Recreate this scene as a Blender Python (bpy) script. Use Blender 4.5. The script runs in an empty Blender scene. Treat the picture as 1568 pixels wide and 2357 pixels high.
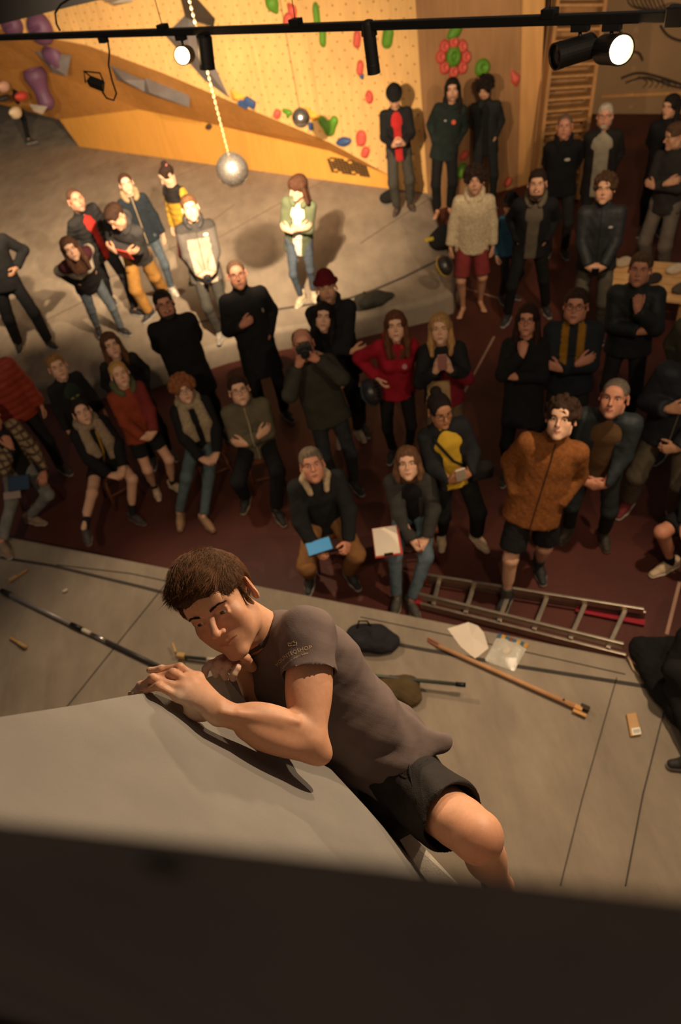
import bpy, bmesh, math, random
import numpy as np
from mathutils import Vector, Matrix

# ------------------------------------------------------------------ camera
W, H = 1568, 2357
FPX = 24 / 36 * H
PITCH, ROLL, CAMH = math.radians(44.5), math.radians(-12.55), 4.65
FW = np.array([0, math.cos(PITCH), -math.sin(PITCH)])
_u0 = np.cross(np.array([1.0, 0, 0]), FW)
RT = math.cos(ROLL) * np.array([1.0, 0, 0]) + math.sin(ROLL) * _u0
UP = -math.sin(ROLL) * np.array([1.0, 0, 0]) + math.cos(ROLL) * _u0
CAM = np.array([0, 0, CAMH])


def ray(x, y):
    return (x - W / 2) / FPX * RT - (y - H / 2) / FPX * UP + FW


def atz(x, y, z):
    d = ray(x, y)
    return CAM + (z - CAMH) / d[2] * d


def aty(x, y, Y):
    d = ray(x, y)
    return CAM + Y / d[1] * d


def atd(x, y, depth):
    return CAM + depth * ray(x, y)


def onpl(x, y, p0, n):
    d = ray(x, y)
    return CAM + (np.dot(np.array(p0) - CAM, n) / np.dot(d, n)) * d


scene = bpy.context.scene
COL = scene.collection
cam_d = bpy.data.cameras.new('camera')
cam_o = bpy.data.objects.new('camera', cam_d)
COL.objects.link(cam_o)
cam_d.sensor_fit = 'VERTICAL'
cam_d.sensor_height = 36
cam_d.lens = 24
cam_d.clip_start = 0.02
cam_d.clip_end = 200
cam_o.matrix_world = Matrix(((RT[0], UP[0], -FW[0], 0), (RT[1], UP[1], -FW[1], 0), (RT[2], UP[2], -FW[2], CAMH), (0, 0, 0, 1)))
cam_d.dof.use_dof = True
cam_d.dof.focus_distance = 1.66
cam_d.dof.aperture_fstop = 2.8
scene.camera = cam_o

# ------------------------------------------------------------------ world, exposure
scene.view_settings.view_transform = 'Standard'
scene.view_settings.look = 'None'
scene.view_settings.gamma = 1
scene.view_settings.use_curve_mapping = False
scene.view_settings.exposure = 0.0
world = bpy.data.worlds.new('World')
scene.world = world
world.use_nodes = True
_bg = world.node_tree.nodes['Background']
_bg.inputs[0].default_value = (1.0, 0.84, 0.70, 1)
_bg.inputs[1].default_value = 0.10

WARM = (1.0, 0.75, 0.49)
TRZ = 4.0                                      # height of the lamp track


def spot(name, loc, target, power, angle=70, blend=.6, radius=.03, col=WARM):
    L = bpy.data.lights.new(name, 'SPOT')
    L.energy = power
    L.color = col
    L.spot_size = math.radians(angle)
    L.spot_blend = blend
    L.shadow_soft_size = radius
    o = bpy.data.objects.new(name, L)
    COL.objects.link(o)
    o.location = loc
    o.rotation_euler = (Vector(target) - Vector(loc)).to_track_quat('-Z', 'Y').to_euler()
    return o


LAMP_A = atd(440, 140, 3.95)                   # lit head over the rear mat
LAMP_B = atd(1428, 150, 2.75)                  # lit head turned to the climber
spot('spot_rear', LAMP_A + np.array([0, .05, -.05]), (-0.8, 12.2, .4), 3600, 64, 1.0)
spot('spot_rear_wall', LAMP_A + np.array([0.08, .05, -.02]), (0.2, 12.5, 2.6), 1200, 90, .9)
spot('fill_rear_left', (-2.7, 6.6, 3.9), (-4.6, 14.0, .4), 1900, 70, 1.0, .05)  # unseen light added to brighten the left of the rear mat
spot('fill_rear_far', (-1.5, 9.6, 4.5), (-1.9, 13.2, .3), 900, 104, 1.0, .08)  # added above the view to lift the far end of the rear mat
spot('spot_rear_right', (2.6, 4.2, 3.9), (3.6, 9.0, 1.0), 300, 80, .9, .05)
spot('fill_mural', (2.3, 3.6, 3.9), (6.6, 13.4, 3.0), 1100, 46, .9, .05)  # extra light with no lamp head, added to brighten the drawing wall
spot('spot_track_right', LAMP_B + np.array([-.02, -.03, -.04]), (0.2, 1.4, 2.0), 130, 80, .6, .035)
spot('spot_climber', (1.85, 2.35, 4.7), (0.05, .95, 3.1), 380, 62, .6, .03)
spot('spot_back_light', LAMP_A + np.array([.12, -.05, -.02]), (-.2, .9, 3.2), 260, 40, .7, .04)
# track heads outside the frame over the front mat; added crowd fill behind the photographer
spot('spot_mat_right', (2.5, 2.6, 4.2), (0.9, 1.7, .3), 380, 88, .8, .05)
spot('spot_mat_left', (-1.6, 5.6, 3.9), (-1.2, 2.6, .3), 330, 70, .8, .05)
spot('fill_crowd_left', (-1.6, -.4, 5.6), (-1.6, 5.6, 1.0), 330, 75, .9, .08)
spot('fill_crowd_right', (1.5, -.4, 5.6), (1.8, 5.6, 1.0), 280, 75, .9, .08)

# ------------------------------------------------------------------ materials


def lin(c):
    return tuple(((v / 255) / 12.92 if v / 255 <= .04045 else ((v / 255 + .055) / 1.055) ** 2.4) for v in c)


_mats = {}


class NT:
    def __init__(s, name):
        s.m = bpy.data.materials.new(name)
        s.m.use_nodes = True
        s.t = s.m.node_tree
        s.b = s.t.nodes['Principled BSDF']
        s.co = s.t.nodes.new('ShaderNodeTexCoord')

    def n(s, kind, **kw):
        nd = s.t.nodes.new('ShaderNode' + kind)
        for k, v in kw.items():
            if isinstance(k, str) and hasattr(nd, k):
                setattr(nd, k, v)
        return nd

    def l(s, a, b):
        s.t.links.new(a, b)


def mat(name, col, rough=.7, metal=0, bump=.0, bscale=60, var=.15, vscale=5, stretch=(1, 1, 1), sheen=0, sss=0, spec=.5, emit=None, estr=0, trans=0, coat=0, vcol=False):
    key = (name, col, rough, metal, bump, bscale, var, vscale, stretch, sheen, vcol)
    if key in _mats:
        return _mats[key]
    q = NT(name)
    b = q.b
    c = lin(col)
    mp = q.n('Mapping')
    mp.inputs['Scale'].default_value = stretch
    q.l(q.co.outputs['Object'], mp.inputs[0])
    base = None
    if vcol:
        at = q.n('Attribute')
        at.attribute_name = 'Col'
        base = at.outputs['Color']
    if var > 0:
        nz = q.n('TexNoise')
        nz.inputs['Scale'].default_value = vscale
        nz.inputs['Detail'].default_value = 4
        q.l(mp.outputs[0], nz.inputs['Vector'])
        mr = q.n('MapRange')
        mr.inputs[1].default_value = .3
        mr.inputs[2].default_value = .7
        mr.inputs[3].default_value = 1 - var
        mr.inputs[4].default_value = 1 + var
        q.l(nz.outputs[0], mr.inputs[0])
        mx = q.n('MixRGB')
        mx.blend_type = 'MULTIPLY'
        mx.inputs[0].default_value = 1
        if base is not None:
            q.l(base, mx.inputs[1])
        else:
            mx.inputs[1].default_value = (*c, 1)
        q.l(mr.outputs[0], mx.inputs[2])
        q.l(mx.outputs[0], b.inputs['Base Color'])
    elif base is not None:
        q.l(base, b.inputs['Base Color'])
    else:
        b.inputs['Base Color'].default_value = (*c, 1)
    b.inputs['Roughness'].default_value = rough
    b.inputs['Metallic'].default_value = metal
    b.inputs['Specular IOR Level'].default_value = spec
    if sheen:
        b.inputs['Sheen Weight'].default_value = sheen
        b.inputs['Sheen Roughness'].default_value = .5
    if sss:
        b.inputs['Subsurface Weight'].default_value = sss
        b.inputs['Subsurface Radius'].default_value = (.012, .005, .003)
        b.inputs['Subsurface Scale'].default_value = 1
    if coat:
        b.inputs['Coat Weight'].default_value = coat
    if trans:
        b.inputs['Transmission Weight'].default_value = trans
    if emit:
        b.inputs['Emission Color'].default_value = (*lin(emit), 1)
        b.inputs['Emission Strength'].default_value = estr
    if bump > 0:
        n2 = q.n('TexNoise')
        n2.inputs['Scale'].default_value = bscale
        n2.inputs['Detail'].default_value = 3
        q.l(mp.outputs[0], n2.inputs['Vector'])
        bp = q.n('Bump')
        bp.inputs['Strength'].default_value = min(1, bump)
        bp.inputs['Distance'].default_value = .01
        q.l(n2.outputs[0], bp.inputs['Height'])
        q.l(bp.outputs[0], b.inputs['Normal'])
    _mats[key] = q.m
    return q.m


def cloth(col, kind='cloth'):
    if max(col) < 75:                                  # near-black cloth is close to neutral
        g_ = sum(col) / 3
        col = tuple(int((v * .55 + g_ * w * .45) * .9) for v, w in zip(col, (1.03, 1.0, .97)))
    if kind == 'fleece':
        return mat('fleece', col, .95, 0, .8, 120, .22, 40, spec=.1)
    if kind == 'shell':
        return mat('nylon_shell', col, .6, 0, .3, 40, .12, 10, spec=.3)
    if kind == 'denim':
        return mat('denim', col, .9, 0, .35, 150, .22, 14, spec=.2)
    return mat('cotton_cloth', col, .92, 0, .35, 90, .14, 12, spec=.15)


# ------------------------------------------------------------------ scene objects
def tag(o, label=None, cat=None, group=None, kind=None):
    if label:
        o['label'] = label
    if cat:
        o['category'] = cat
    if group:
        o['group'] = group
    if kind:
        o['kind'] = kind
    return o


def link(o, parent=None):
    COL.objects.link(o)
    if parent is not None:
        o.parent = parent
    return o


def empty(name, loc=(0, 0, 0), rz=0):
    o = bpy.data.objects.new(name, None)
    o.empty_display_size = .1
    o.location = loc
    o.rotation_euler = (0, 0, rz)
    return link(o)


def mesh(name, V, Fs, m, parent=None, smooth=False):
    me = bpy.data.meshes.new(name)
    me.from_pydata([tuple(map(float, v)) for v in V], [], [list(map(int, f)) for f in Fs])
    if smooth:
        me.polygons.foreach_set('use_smooth', [True] * len(me.polygons))
    me.update()
    for x in (m if isinstance(m, (list, tuple)) else [m]):
        me.materials.append(x)
    return link(bpy.data.objects.new(name, me), parent)


def inst(name, me, parent=None, mw=None):
    o = bpy.data.objects.new(name, me)
    link(o, parent)
    if mw is not None:
        o.matrix_local = mw
    return o


class MB:
    """collects simple shapes into one mesh"""
    def __init__(s):
        s.V = []
        s.F = []

    def add(s, V, Fs):
        n = len(s.V)
        s.V += [tuple(v) for v in V]
        s.F += [[i + n for i in f] for f in Fs]
        return s

    def box(s, c, h, R=None, taper=1):
        V = []
        for z in (-1, 1):
            for y in (-1, 1):
                for x in (-1, 1):
                    k = taper if z > 0 else 1
                    v = np.array([x * h[0] * k, y * h[1] * k, z * h[2]], float)
                    if R is not None:
                        v = R @ v
                    V.append(v + np.array(c))
        return s.add(V, [(0, 2, 3, 1), (4, 5, 7, 6), (0, 1, 5, 4), (2, 6, 7, 3), (0, 4, 6, 2), (1, 3, 7, 5)])

    def bar(s, a, b, w, h, up=(0, 0, 1)):
        a, b = np.array(a, float), np.array(b, float)
        d = b - a
        L = np.linalg.norm(d)
        return s.box((a + b) / 2, (L / 2, w / 2, h / 2), frame(d, up))

    def tube(s, pts, r, n=10, caps=True):
        pts = [np.array(p, float) for p in pts]
        rs = r if isinstance(r, (list, tuple)) else [r] * len(pts)
        rings = []
        ref = np.array([0.31, .2, .93])
        for i, p in enumerate(pts):
            d = pts[min(i + 1, len(pts) - 1)] - pts[max(i - 1, 0)]
            d = d / (np.linalg.norm(d) + 1e-9)
            if abs(np.dot(d, ref)) > .95:
                ref = np.array([.9, .3, .1])
            x = np.cross(d, ref)
            x /= np.linalg.norm(x)
            y = np.cross(d, x)
            ref = np.cross(x, d)
            rings.append([p + rs[i] * (math.cos(t) * x + math.sin(t) * y) for t in np.linspace(0, 2 * math.pi, n, endpoint=False)])
        V = [v for r_ in rings for v in r_]
        Fs = []
        for i in range(len(pts) - 1):
            for j in range(n):
                Fs.append((i * n + j, i * n + (j + 1) % n, (i + 1) * n + (j + 1) % n, (i + 1) * n + j))
        if caps:
            Fs.append(tuple(range(n))[::-1])
            Fs.append(tuple((len(pts) - 1) * n + j for j in range(n)))
        return s.add(V, Fs)

    def lathe(s, prof, n=20, R=None, c=(0, 0, 0)):
        V = []
        for r, z in prof:
            for t in np.linspace(0, 2 * math.pi, n, endpoint=False):
                v = np.array([r * math.cos(t), r * math.sin(t), z])
                V.append((R @ v if R is not None else v) + np.array(c))
        Fs = []
        for i in range(len(prof) - 1):
            for j in range(n):
                Fs.append((i * n + j, i * n + (j + 1) % n, (i + 1) * n + (j + 1) % n, (i + 1) * n + j))
        Fs.append(tuple(range(n))[::-1])
        Fs.append(tuple((len(prof) - 1) * n + j for j in range(n)))
        return s.add(V, Fs)

    def prism(s, poly, ext):
        """closed polygon (3D points) extruded by vector ext"""
        P = [np.array(p, float) for p in poly]
        n = len(P)
        V = P + [p + np.array(ext) for p in P]
        Fs = [tuple(range(n)), tuple(range(2 * n - 1, n - 1, -1))]
        Fs += [(i, i + n, (i + 1) % n + n, (i + 1) % n) for i in range(n)]
        return s.add(V, Fs)

    def build(s, name, m, parent=None, smooth=False, bevel=0):
        o = mesh(name, s.V, s.F, m, parent, smooth)
        bm = bmesh.new()
        bm.from_mesh(o.data)
        bmesh.ops.recalc_face_normals(bm, faces=bm.faces)
        if bevel:
            bmesh.ops.bevel(bm, geom=bm.edges[:], offset=bevel, segments=2, profile=.6, affect='EDGES', clamp_overlap=True)
        bm.to_mesh(o.data)
        bm.free()
        return o


def nrm(v):
    v = np.array(v, float)
    return v / (np.linalg.norm(v) + 1e-12)


def frame(x, up=(0, 0, 1)):
    """columns: x along x, z near up"""
    x = nrm(x)
    up = np.array(up, float)
    if abs(np.dot(x, nrm(up))) > .97:
        up = np.array([.3, 1, .2])
    y = nrm(np.cross(up, x))
    z = np.cross(x, y)
    return np.array([x, y, z]).T


def m4(R, t):
    M = Matrix.Identity(4)
    for i in range(3):
        for j in range(3):
            M[i][j] = float(R[i][j])
        M[i][3] = float(t[i])
    return M


def rotz(a):
    return np.array([[math.cos(a), -math.sin(a), 0], [math.sin(a), math.cos(a), 0], [0, 0, 1.0]])


# ------------------------------------------------------------------ signed-distance modelling
class Field:
    def __init__(s, lo, hi, vox):
        s.lo = np.array(lo, float)
        s.vox = vox
        n = np.ceil((np.array(hi, float) - s.lo) / vox).astype(int) + 2
        s.n = n
        s.v = np.full(n, 1.0, np.float32)
        s.ax = [(s.lo[i] + np.arange(n[i]) * vox).astype(np.float32) for i in range(3)]

    def region(s, lo, hi, pad):
        a = np.clip(np.floor((np.array(lo) - pad - s.lo) / s.vox).astype(int), 0, s.n)
        b = np.clip(np.ceil((np.array(hi) + pad - s.lo) / s.vox).astype(int) + 1, 0, s.n)
        if np.any(b <= a):
            return None
        sl = tuple(slice(a[i], b[i]) for i in range(3))
        P = np.stack(np.meshgrid(*[s.ax[i][sl[i]] for i in range(3)], indexing='ij'), -1)
        return sl, P

    def apply(s, prim):
        op, k, lo, hi, fn = prim
        rg = s.region(lo, hi, k + 3 * s.vox)
        if rg is None:
            return
        sl, P = rg
        d = fn(P)
        a = s.v[sl]
        if op == 'u':
            if k > 0:
                h = np.maximum(k - np.abs(a - d), 0) / k
                s.v[sl] = np.minimum(a, d) - h * h * k * .25
            else:
                s.v[sl] = np.minimum(a, d)
        elif op == 's':
            d = -d
            if k > 0:
                h = np.maximum(k - np.abs(a - d), 0) / k
                s.v[sl] = np.maximum(a, d) + h * h * k * .25
            else:
                s.v[sl] = np.maximum(a, d)

    def cut(s, p, n):
        """remove the half space on the side the normal n points to"""
        n = nrm(n)
        P = [s.ax[i].reshape([-1 if j == i else 1 for j in range(3)]) for i in range(3)]
        d = (P[0] - p[0]) * n[0] + (P[1] - p[1]) * n[1] + (P[2] - p[2]) * n[2]
        s.v = np.maximum(s.v, d.astype(np.float32))

    def nets(s):
        v = s.v
        v[0], v[-1] = 1, 1
        v[:, 0], v[:, -1] = 1, 1
        v[:, :, 0], v[:, :, -1] = 1, 1
        ins = v < 0
        c = np.zeros(tuple(x - 1 for x in v.shape), np.int8)
        for dx in (0, 1):
            for dy in (0, 1):
                for dz in (0, 1):
                    c += ins[dx:ins.shape[0] - 1 + dx, dy:ins.shape[1] - 1 + dy, dz:ins.shape[2] - 1 + dz]
        act = (c > 0) & (c < 8)
        idx = np.full(act.shape, -1, np.int64)
        cells = np.argwhere(act)
        if len(cells) == 0:
            return np.zeros((0, 3)), np.zeros((0, 4), int)
        idx[act] = np.arange(len(cells))
        acc = np.zeros((len(cells), 3))
        cnt = np.zeros(len(cells))
        cor = [(x, y, z) for x in (0, 1) for y in (0, 1) for z in (0, 1)]
        cv = {q: v[cells[:, 0] + q[0], cells[:, 1] + q[1], cells[:, 2] + q[2]] for q in cor}
        for a in cor:
            for ax in range(3):
                if a[ax] == 0:
                    b = list(a)
                    b[ax] = 1
                    b = tuple(b)
                    va, vb = cv[a], cv[b]
                    m = (va < 0) != (vb < 0)
                    t = np.where(m, va / np.where(np.abs(va - vb) < 1e-12, 1, va - vb), 0)
                    pos = np.zeros((len(cells), 3))
                    pos[:] = a
                    pos[:, ax] += t
                    acc[m] += pos[m]
                    cnt[m] += 1
        V = (cells + acc / cnt[:, None]) * s.vox + s.lo
        quads = []
        for ax in range(3):
            o1, o2 = [(1, 2), (2, 0), (0, 1)][ax]
            a0 = [slice(None)] * 3
            a1 = [slice(None)] * 3
            a0[ax] = slice(0, -1)
            a1[ax] = slice(1, None)
            ch = ins[tuple(a0)] != ins[tuple(a1)]
            e = np.argwhere(ch)
            e = e[(e[:, o1] > 0) & (e[:, o2] > 0) & (e[:, o1] < v.shape[o1] - 1) & (e[:, o2] < v.shape[o2] - 1)]
            if len(e) == 0:
                continue
            q = []
            for d1, d2 in ((-1, -1), (0, -1), (0, 0), (-1, 0)):
                g = e.copy()
                g[:, o1] += d1
                g[:, o2] += d2
                q.append(idx[g[:, 0], g[:, 1], g[:, 2]])
            q = np.stack(q, 1)
            fl = ~ins[e[:, 0], e[:, 1], e[:, 2]]
            q[fl] = q[fl][:, ::-1]
            quads.append(q)
        Q = np.concatenate(quads)
        return V, Q


def cone(a, b, ra, rb=None, k=.02, op='u', ax=None, q=1, fa=False, fb=False):
    """tapered capsule; ax/q squash the section along an axis; fa/fb flat ends"""
    a, b = np.array(a, np.float32), np.array(b, np.float32)
    rb = ra if rb is None else rb
    ba = b - a
    L2 = float(ba @ ba) + 1e-12
    L = math.sqrt(L2)
    R = max(ra, rb) * max(1, q)
    axv = nrm(ax).astype(np.float32) if ax is not None else None

    def fn(P):
        d = P - a
        h = (d @ ba) / L2
        t = np.clip(h, 0, 1)
        d = d - t[..., None] * ba
        if axv is not None:
            cpt = d @ axv
            d = d + (cpt * (1 / q - 1))[..., None] * axv
        r = np.sqrt((d * d).sum(-1)) - (ra + t * (rb - ra))
        if q < 1:
            r = r * (q * .5 + .5)
        if fb:
            r = np.maximum(r, (h - 1) * L)
        if fa:
            r = np.maximum(r, -h * L)
        return r
    return (op, k, np.minimum(a, b) - R, np.maximum(a, b) + R, fn)


def ell(c, r, R=None, k=.02, op='u'):
    c = np.array(c, np.float32)
    r = np.array(r if hasattr(r, '__len__') else (r, r, r), np.float32)
    Rm = None if R is None else np.array(R, np.float32)
    mr = float(r.max()) if Rm is not None else r

    def fn(P):
        d = P - c
        if Rm is not None:
            d = d @ Rm
        k0 = np.sqrt(((d / r) ** 2).sum(-1))
        k1 = np.sqrt(((d / (r * r)) ** 2).sum(-1)) + 1e-9
        return np.where(k0 < .2, -(1 - k0) * r.min(), k0 * (k0 - 1) / k1)
    return (op, k, c - mr, c + mr, fn)


def rbox(c, h, R=None, rd=.01, k=.01, op='u'):
    c = np.array(c, np.float32)
    h = np.array(h, np.float32)
    Rm = np.eye(3, dtype=np.float32) if R is None else np.array(R, np.float32)
    m = float(np.linalg.norm(h))

    def fn(P):
        d = np.abs((P - c) @ Rm) - (h - rd)
        return np.sqrt((np.maximum(d, 0) ** 2).sum(-1)) + np.minimum(d.max(-1), 0) - rd
    return (op, k, c - m, c + m, fn)


def bounds(prims, pad):
    lo = np.min([p[2] for p in prims if p[0] == 'u'], 0) - pad
    hi = np.max([p[3] for p in prims if p[0] == 'u'], 0) + pad
    return lo, hi


def sdf(prims, vox, cuts=(), lo=None, hi=None):
    l2, h2 = bounds(prims, 3 * vox + .01)
    lo = l2 if lo is None else np.maximum(lo, l2)
    hi = h2 if hi is None else np.minimum(hi, h2)
    f = Field(lo, hi, vox)
    for p in prims:
        f.apply(p)
    for p, n in cuts:
        f.cut(p, n)
    return f.nets()


_rng = np.random.default_rng(7)
_ND = _rng.normal(size=(14, 3))
_NP = _rng.uniform(0, 6.28, 14)


def wob(P, freq, seed=0, n=10):
    o = np.zeros(len(P))
    ph = _NP * (1 + seed * 1.37)
    for i in range(n):
        w = 1 + .35 * (i % 4)
        o += np.sin((P @ _ND[(i + seed) % 14]) * freq * w + ph[i] + 1.7 * np.sin((P @ _ND[(i + 5 + seed) % 14]) * freq * .5 + seed)) / w
    return o / n


def vnorm(V, Q):
    N = np.zeros_like(V)
    a = np.cross(V[Q[:, 2]] - V[Q[:, 0]], V[Q[:, 3]] - V[Q[:, 1]])
    for i in range(4):
        np.add.at(N, Q[:, i], a)
    return N / (np.linalg.norm(N, axis=1, keepdims=True) + 1e-12)


def relax(V, Q, it=1, w=.5):
    for _ in range(it):
        S = np.zeros_like(V)
        n = np.zeros(len(V))
        for i in range(4):
            a, b = Q[:, i], Q[:, (i + 1) % 4]
            np.add.at(S, a, V[b])
            np.add.at(n, a, 1)
            np.add.at(S, b, V[a])
            np.add.at(n, b, 1)
        V = V * (1 - w) + w * S / np.maximum(n, 1)[:, None]
    return V


def qmesh(name, V, Q, m, parent=None, colr=None, data_only=False):
    me = bpy.data.meshes.new(name)
    n, k = len(V), len(Q)
    me.vertices.add(n)
    me.vertices.foreach_set('co', np.asarray(V, np.float32).ravel())
    me.loops.add(k * 4)
    me.loops.foreach_set('vertex_index', np.asarray(Q, np.int32).ravel())
    me.polygons.add(k)
    me.polygons.foreach_set('loop_start', np.arange(0, k * 4, 4, dtype=np.int32))
    me.polygons.foreach_set('use_smooth', np.ones(k, bool))
    me.update(calc_edges=True)
    for x in (m if isinstance(m, (list, tuple)) else [m]):
        me.materials.append(x)
    if colr is not None:
        ca = me.color_attributes.new('Col', 'FLOAT_COLOR', 'POINT')
        ca.data.foreach_set('color', np.concatenate([colr, np.ones((n, 1))], 1).astype(np.float32).ravel())
    if data_only:
        return me
    return link(bpy.data.objects.new(name, me), parent)


def cat_parts(parts):
    Vs, Qs, Cs, n = [], [], [], 0
    for V, Q, C in parts:
        Vs.append(V)
        Qs.append(Q + n)
        Cs.append(C)
        n += len(V)
    return np.concatenate(Vs), np.concatenate(Qs), np.concatenate(Cs)

# ------------------------------------------------------------------ setting
def wood_mat(name, col, dark=.75, holes=False, rough=.55, axis=2, tex=1.0):
    q = NT(name)
    c = lin(col)
    mp = q.n('Mapping')
    sc = [9, 9, 9]
    sc[axis] = .9
    mp.inputs['Scale'].default_value = sc
    q.l(q.co.outputs['Object'], mp.inputs[0])
    nz = q.n('TexNoise')
    nz.inputs['Scale'].default_value = 1.5 * tex
    nz.inputs['Detail'].default_value = 6
    q.l(mp.outputs[0], nz.inputs['Vector'])
    n2 = q.n('TexNoise')
    n2.inputs['Scale'].default_value = .9
    q.l(q.co.outputs['Object'], n2.inputs['Vector'])
    ad = q.n('Math')
    ad.operation = 'ADD'
    q.l(nz.outputs[0], ad.inputs[0])
    q.l(n2.outputs[0], ad.inputs[1])
    mr = q.n('MapRange')
    mr.inputs[1].default_value = .75
    mr.inputs[2].default_value = 1.25
    mr.inputs[3].default_value = dark
    mr.inputs[4].default_value = 1.12
    q.l(ad.outputs[0], mr.inputs[0])
    mx = q.n('MixRGB')
    mx.blend_type = 'MULTIPLY'
    mx.inputs[0].default_value = 1
    mx.inputs[1].default_value = (*c, 1)
    q.l(mr.outputs[0], mx.inputs[2])
    out = mx.outputs[0]
    if holes:
        # staggered grid of bolt holes, in the panel's own plane (x along, z up)
        sp = q.n('SeparateXYZ')
        q.l(q.co.outputs['Object'], sp.inputs[0])

        def cell(o, off):
            a = q.n('Math'); a.operation = 'MULTIPLY_ADD'
            a.inputs[1].default_value = 1 / .22
            a.inputs[2].default_value = off
            q.l(o, a.inputs[0])
            f = q.n('Math'); f.operation = 'FRACT'
            q.l(a.outputs[0], f.inputs[0])
            s_ = q.n('Math'); s_.operation = 'SUBTRACT'
            q.l(f.outputs[0], s_.inputs[0]); s_.inputs[1].default_value = .5
            p = q.n('Math'); p.operation = 'MULTIPLY'
            q.l(s_.outputs[0], p.inputs[0]); q.l(s_.outputs[0], p.inputs[1])
            return p.outputs[0]
        masks = []
        for off in (0, .5):
            s_ = q.n('Math'); s_.operation = 'ADD'
            q.l(cell(sp.outputs[0], off + .13), s_.inputs[0])
            q.l(cell(sp.outputs[2], off + .31), s_.inputs[1])
            lt = q.n('Math'); lt.operation = 'LESS_THAN'
            q.l(s_.outputs[0], lt.inputs[0]); lt.inputs[1].default_value = .0036
            masks.append(lt.outputs[0])
        mm = q.n('Math'); mm.operation = 'MAXIMUM'
        q.l(masks[0], mm.inputs[0]); q.l(masks[1], mm.inputs[1])
        m2 = q.n('MixRGB')
        q.l(mm.outputs[0], m2.inputs[0])
        q.l(out, m2.inputs[1])
        m2.inputs[2].default_value = (*lin((142, 98, 52)), 1)
        out = m2.outputs[0]
    q.l(out, q.b.inputs['Base Color'])
    q.b.inputs['Roughness'].default_value = rough
    q.b.inputs['Specular IOR Level'].default_value = .25
    bp = q.n('Bump')
    bp.inputs['Strength'].default_value = .15
    bp.inputs['Distance'].default_value = .004
    q.l(nz.outputs[0], bp.inputs['Height'])
    q.l(bp.outputs[0], q.b.inputs['Normal'])
    return q.m


M_PLY = wood_mat('birch_plywood', (222, 176, 112), .86, holes=True)
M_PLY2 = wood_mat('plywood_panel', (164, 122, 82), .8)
M_KICK = wood_mat('painted_kicker', (226, 164, 78), .94)
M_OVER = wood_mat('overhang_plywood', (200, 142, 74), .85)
M_STAIR = wood_mat('stair_timber', (176, 128, 78), .75)
M_BEAM = wood_mat('pale_beam', (214, 160, 100), .85)
M_BACK = wood_mat('board_back', (118, 102, 92), .8, rough=.8)
M_BLACK = mat('black_metal', (22, 21, 20), .45, .3, var=.05)
M_WALLR = mat('plastered_wall', (168, 134, 96), .9, 0, .2, 30, .1, 1.2)


def mat_mat():
    q = NT('mat_carpet')
    n1 = q.n('TexNoise'); n1.inputs['Scale'].default_value = 1.3; n1.inputs['Detail'].default_value = 7
    n2 = q.n('TexNoise'); n2.inputs['Scale'].default_value = 260
    n3 = q.n('TexNoise'); n3.inputs['Scale'].default_value = 3.0; n3.inputs['Detail'].default_value = 8
    n3.inputs['Roughness'].default_value = .7
    mp = q.n('Mapping'); mp.inputs['Scale'].default_value = (1.8, .6, 1)
    mp.inputs['Rotation'].default_value = (0, 0, .5)
    q.l(q.co.outputs['Object'], mp.inputs[0])
    q.l(q.co.outputs['Object'], n1.inputs['Vector']); q.l(q.co.outputs['Object'], n2.inputs['Vector']); q.l(mp.outputs[0], n3.inputs['Vector'])
    r = q.n('ValToRGB')
    r.color_ramp.elements[0].position = .34; r.color_ramp.elements[0].color = (*lin((128, 115, 100)), 1)
    r.color_ramp.elements[1].position = .68; r.color_ramp.elements[1].color = (*lin((164, 149, 130)), 1)
    a = q.n('Math'); a.operation = 'ADD'; q.l(n1.outputs[0], a.inputs[0]); q.l(n3.outputs[0], a.inputs[1])
    b = q.n('Math'); b.operation = 'MULTIPLY'; b.inputs[1].default_value = .5; q.l(a.outputs[0], b.inputs[0])
    q.l(b.outputs[0], r.inputs[0])
    q.l(r.outputs[0], q.b.inputs['Base Color'])
    q.b.inputs['Roughness'].default_value = .95
    q.b.inputs['Specular IOR Level'].default_value = .1
    bp = q.n('Bump'); bp.inputs['Strength'].default_value = .35; bp.inputs['Distance'].default_value = .02
    c = q.n('Math'); c.operation = 'MULTIPLY_ADD'; c.inputs[1].default_value = .12
    q.l(n2.outputs[0], c.inputs[0]); q.l(n3.outputs[0], c.inputs[2])
    q.l(c.outputs[0], bp.inputs['Height']); q.l(bp.outputs[0], q.b.inputs['Normal'])
    return q.m


M_MAT = mat_mat()
M_SEAM = mat('seam_webbing', (62, 56, 50), .9)


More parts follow.
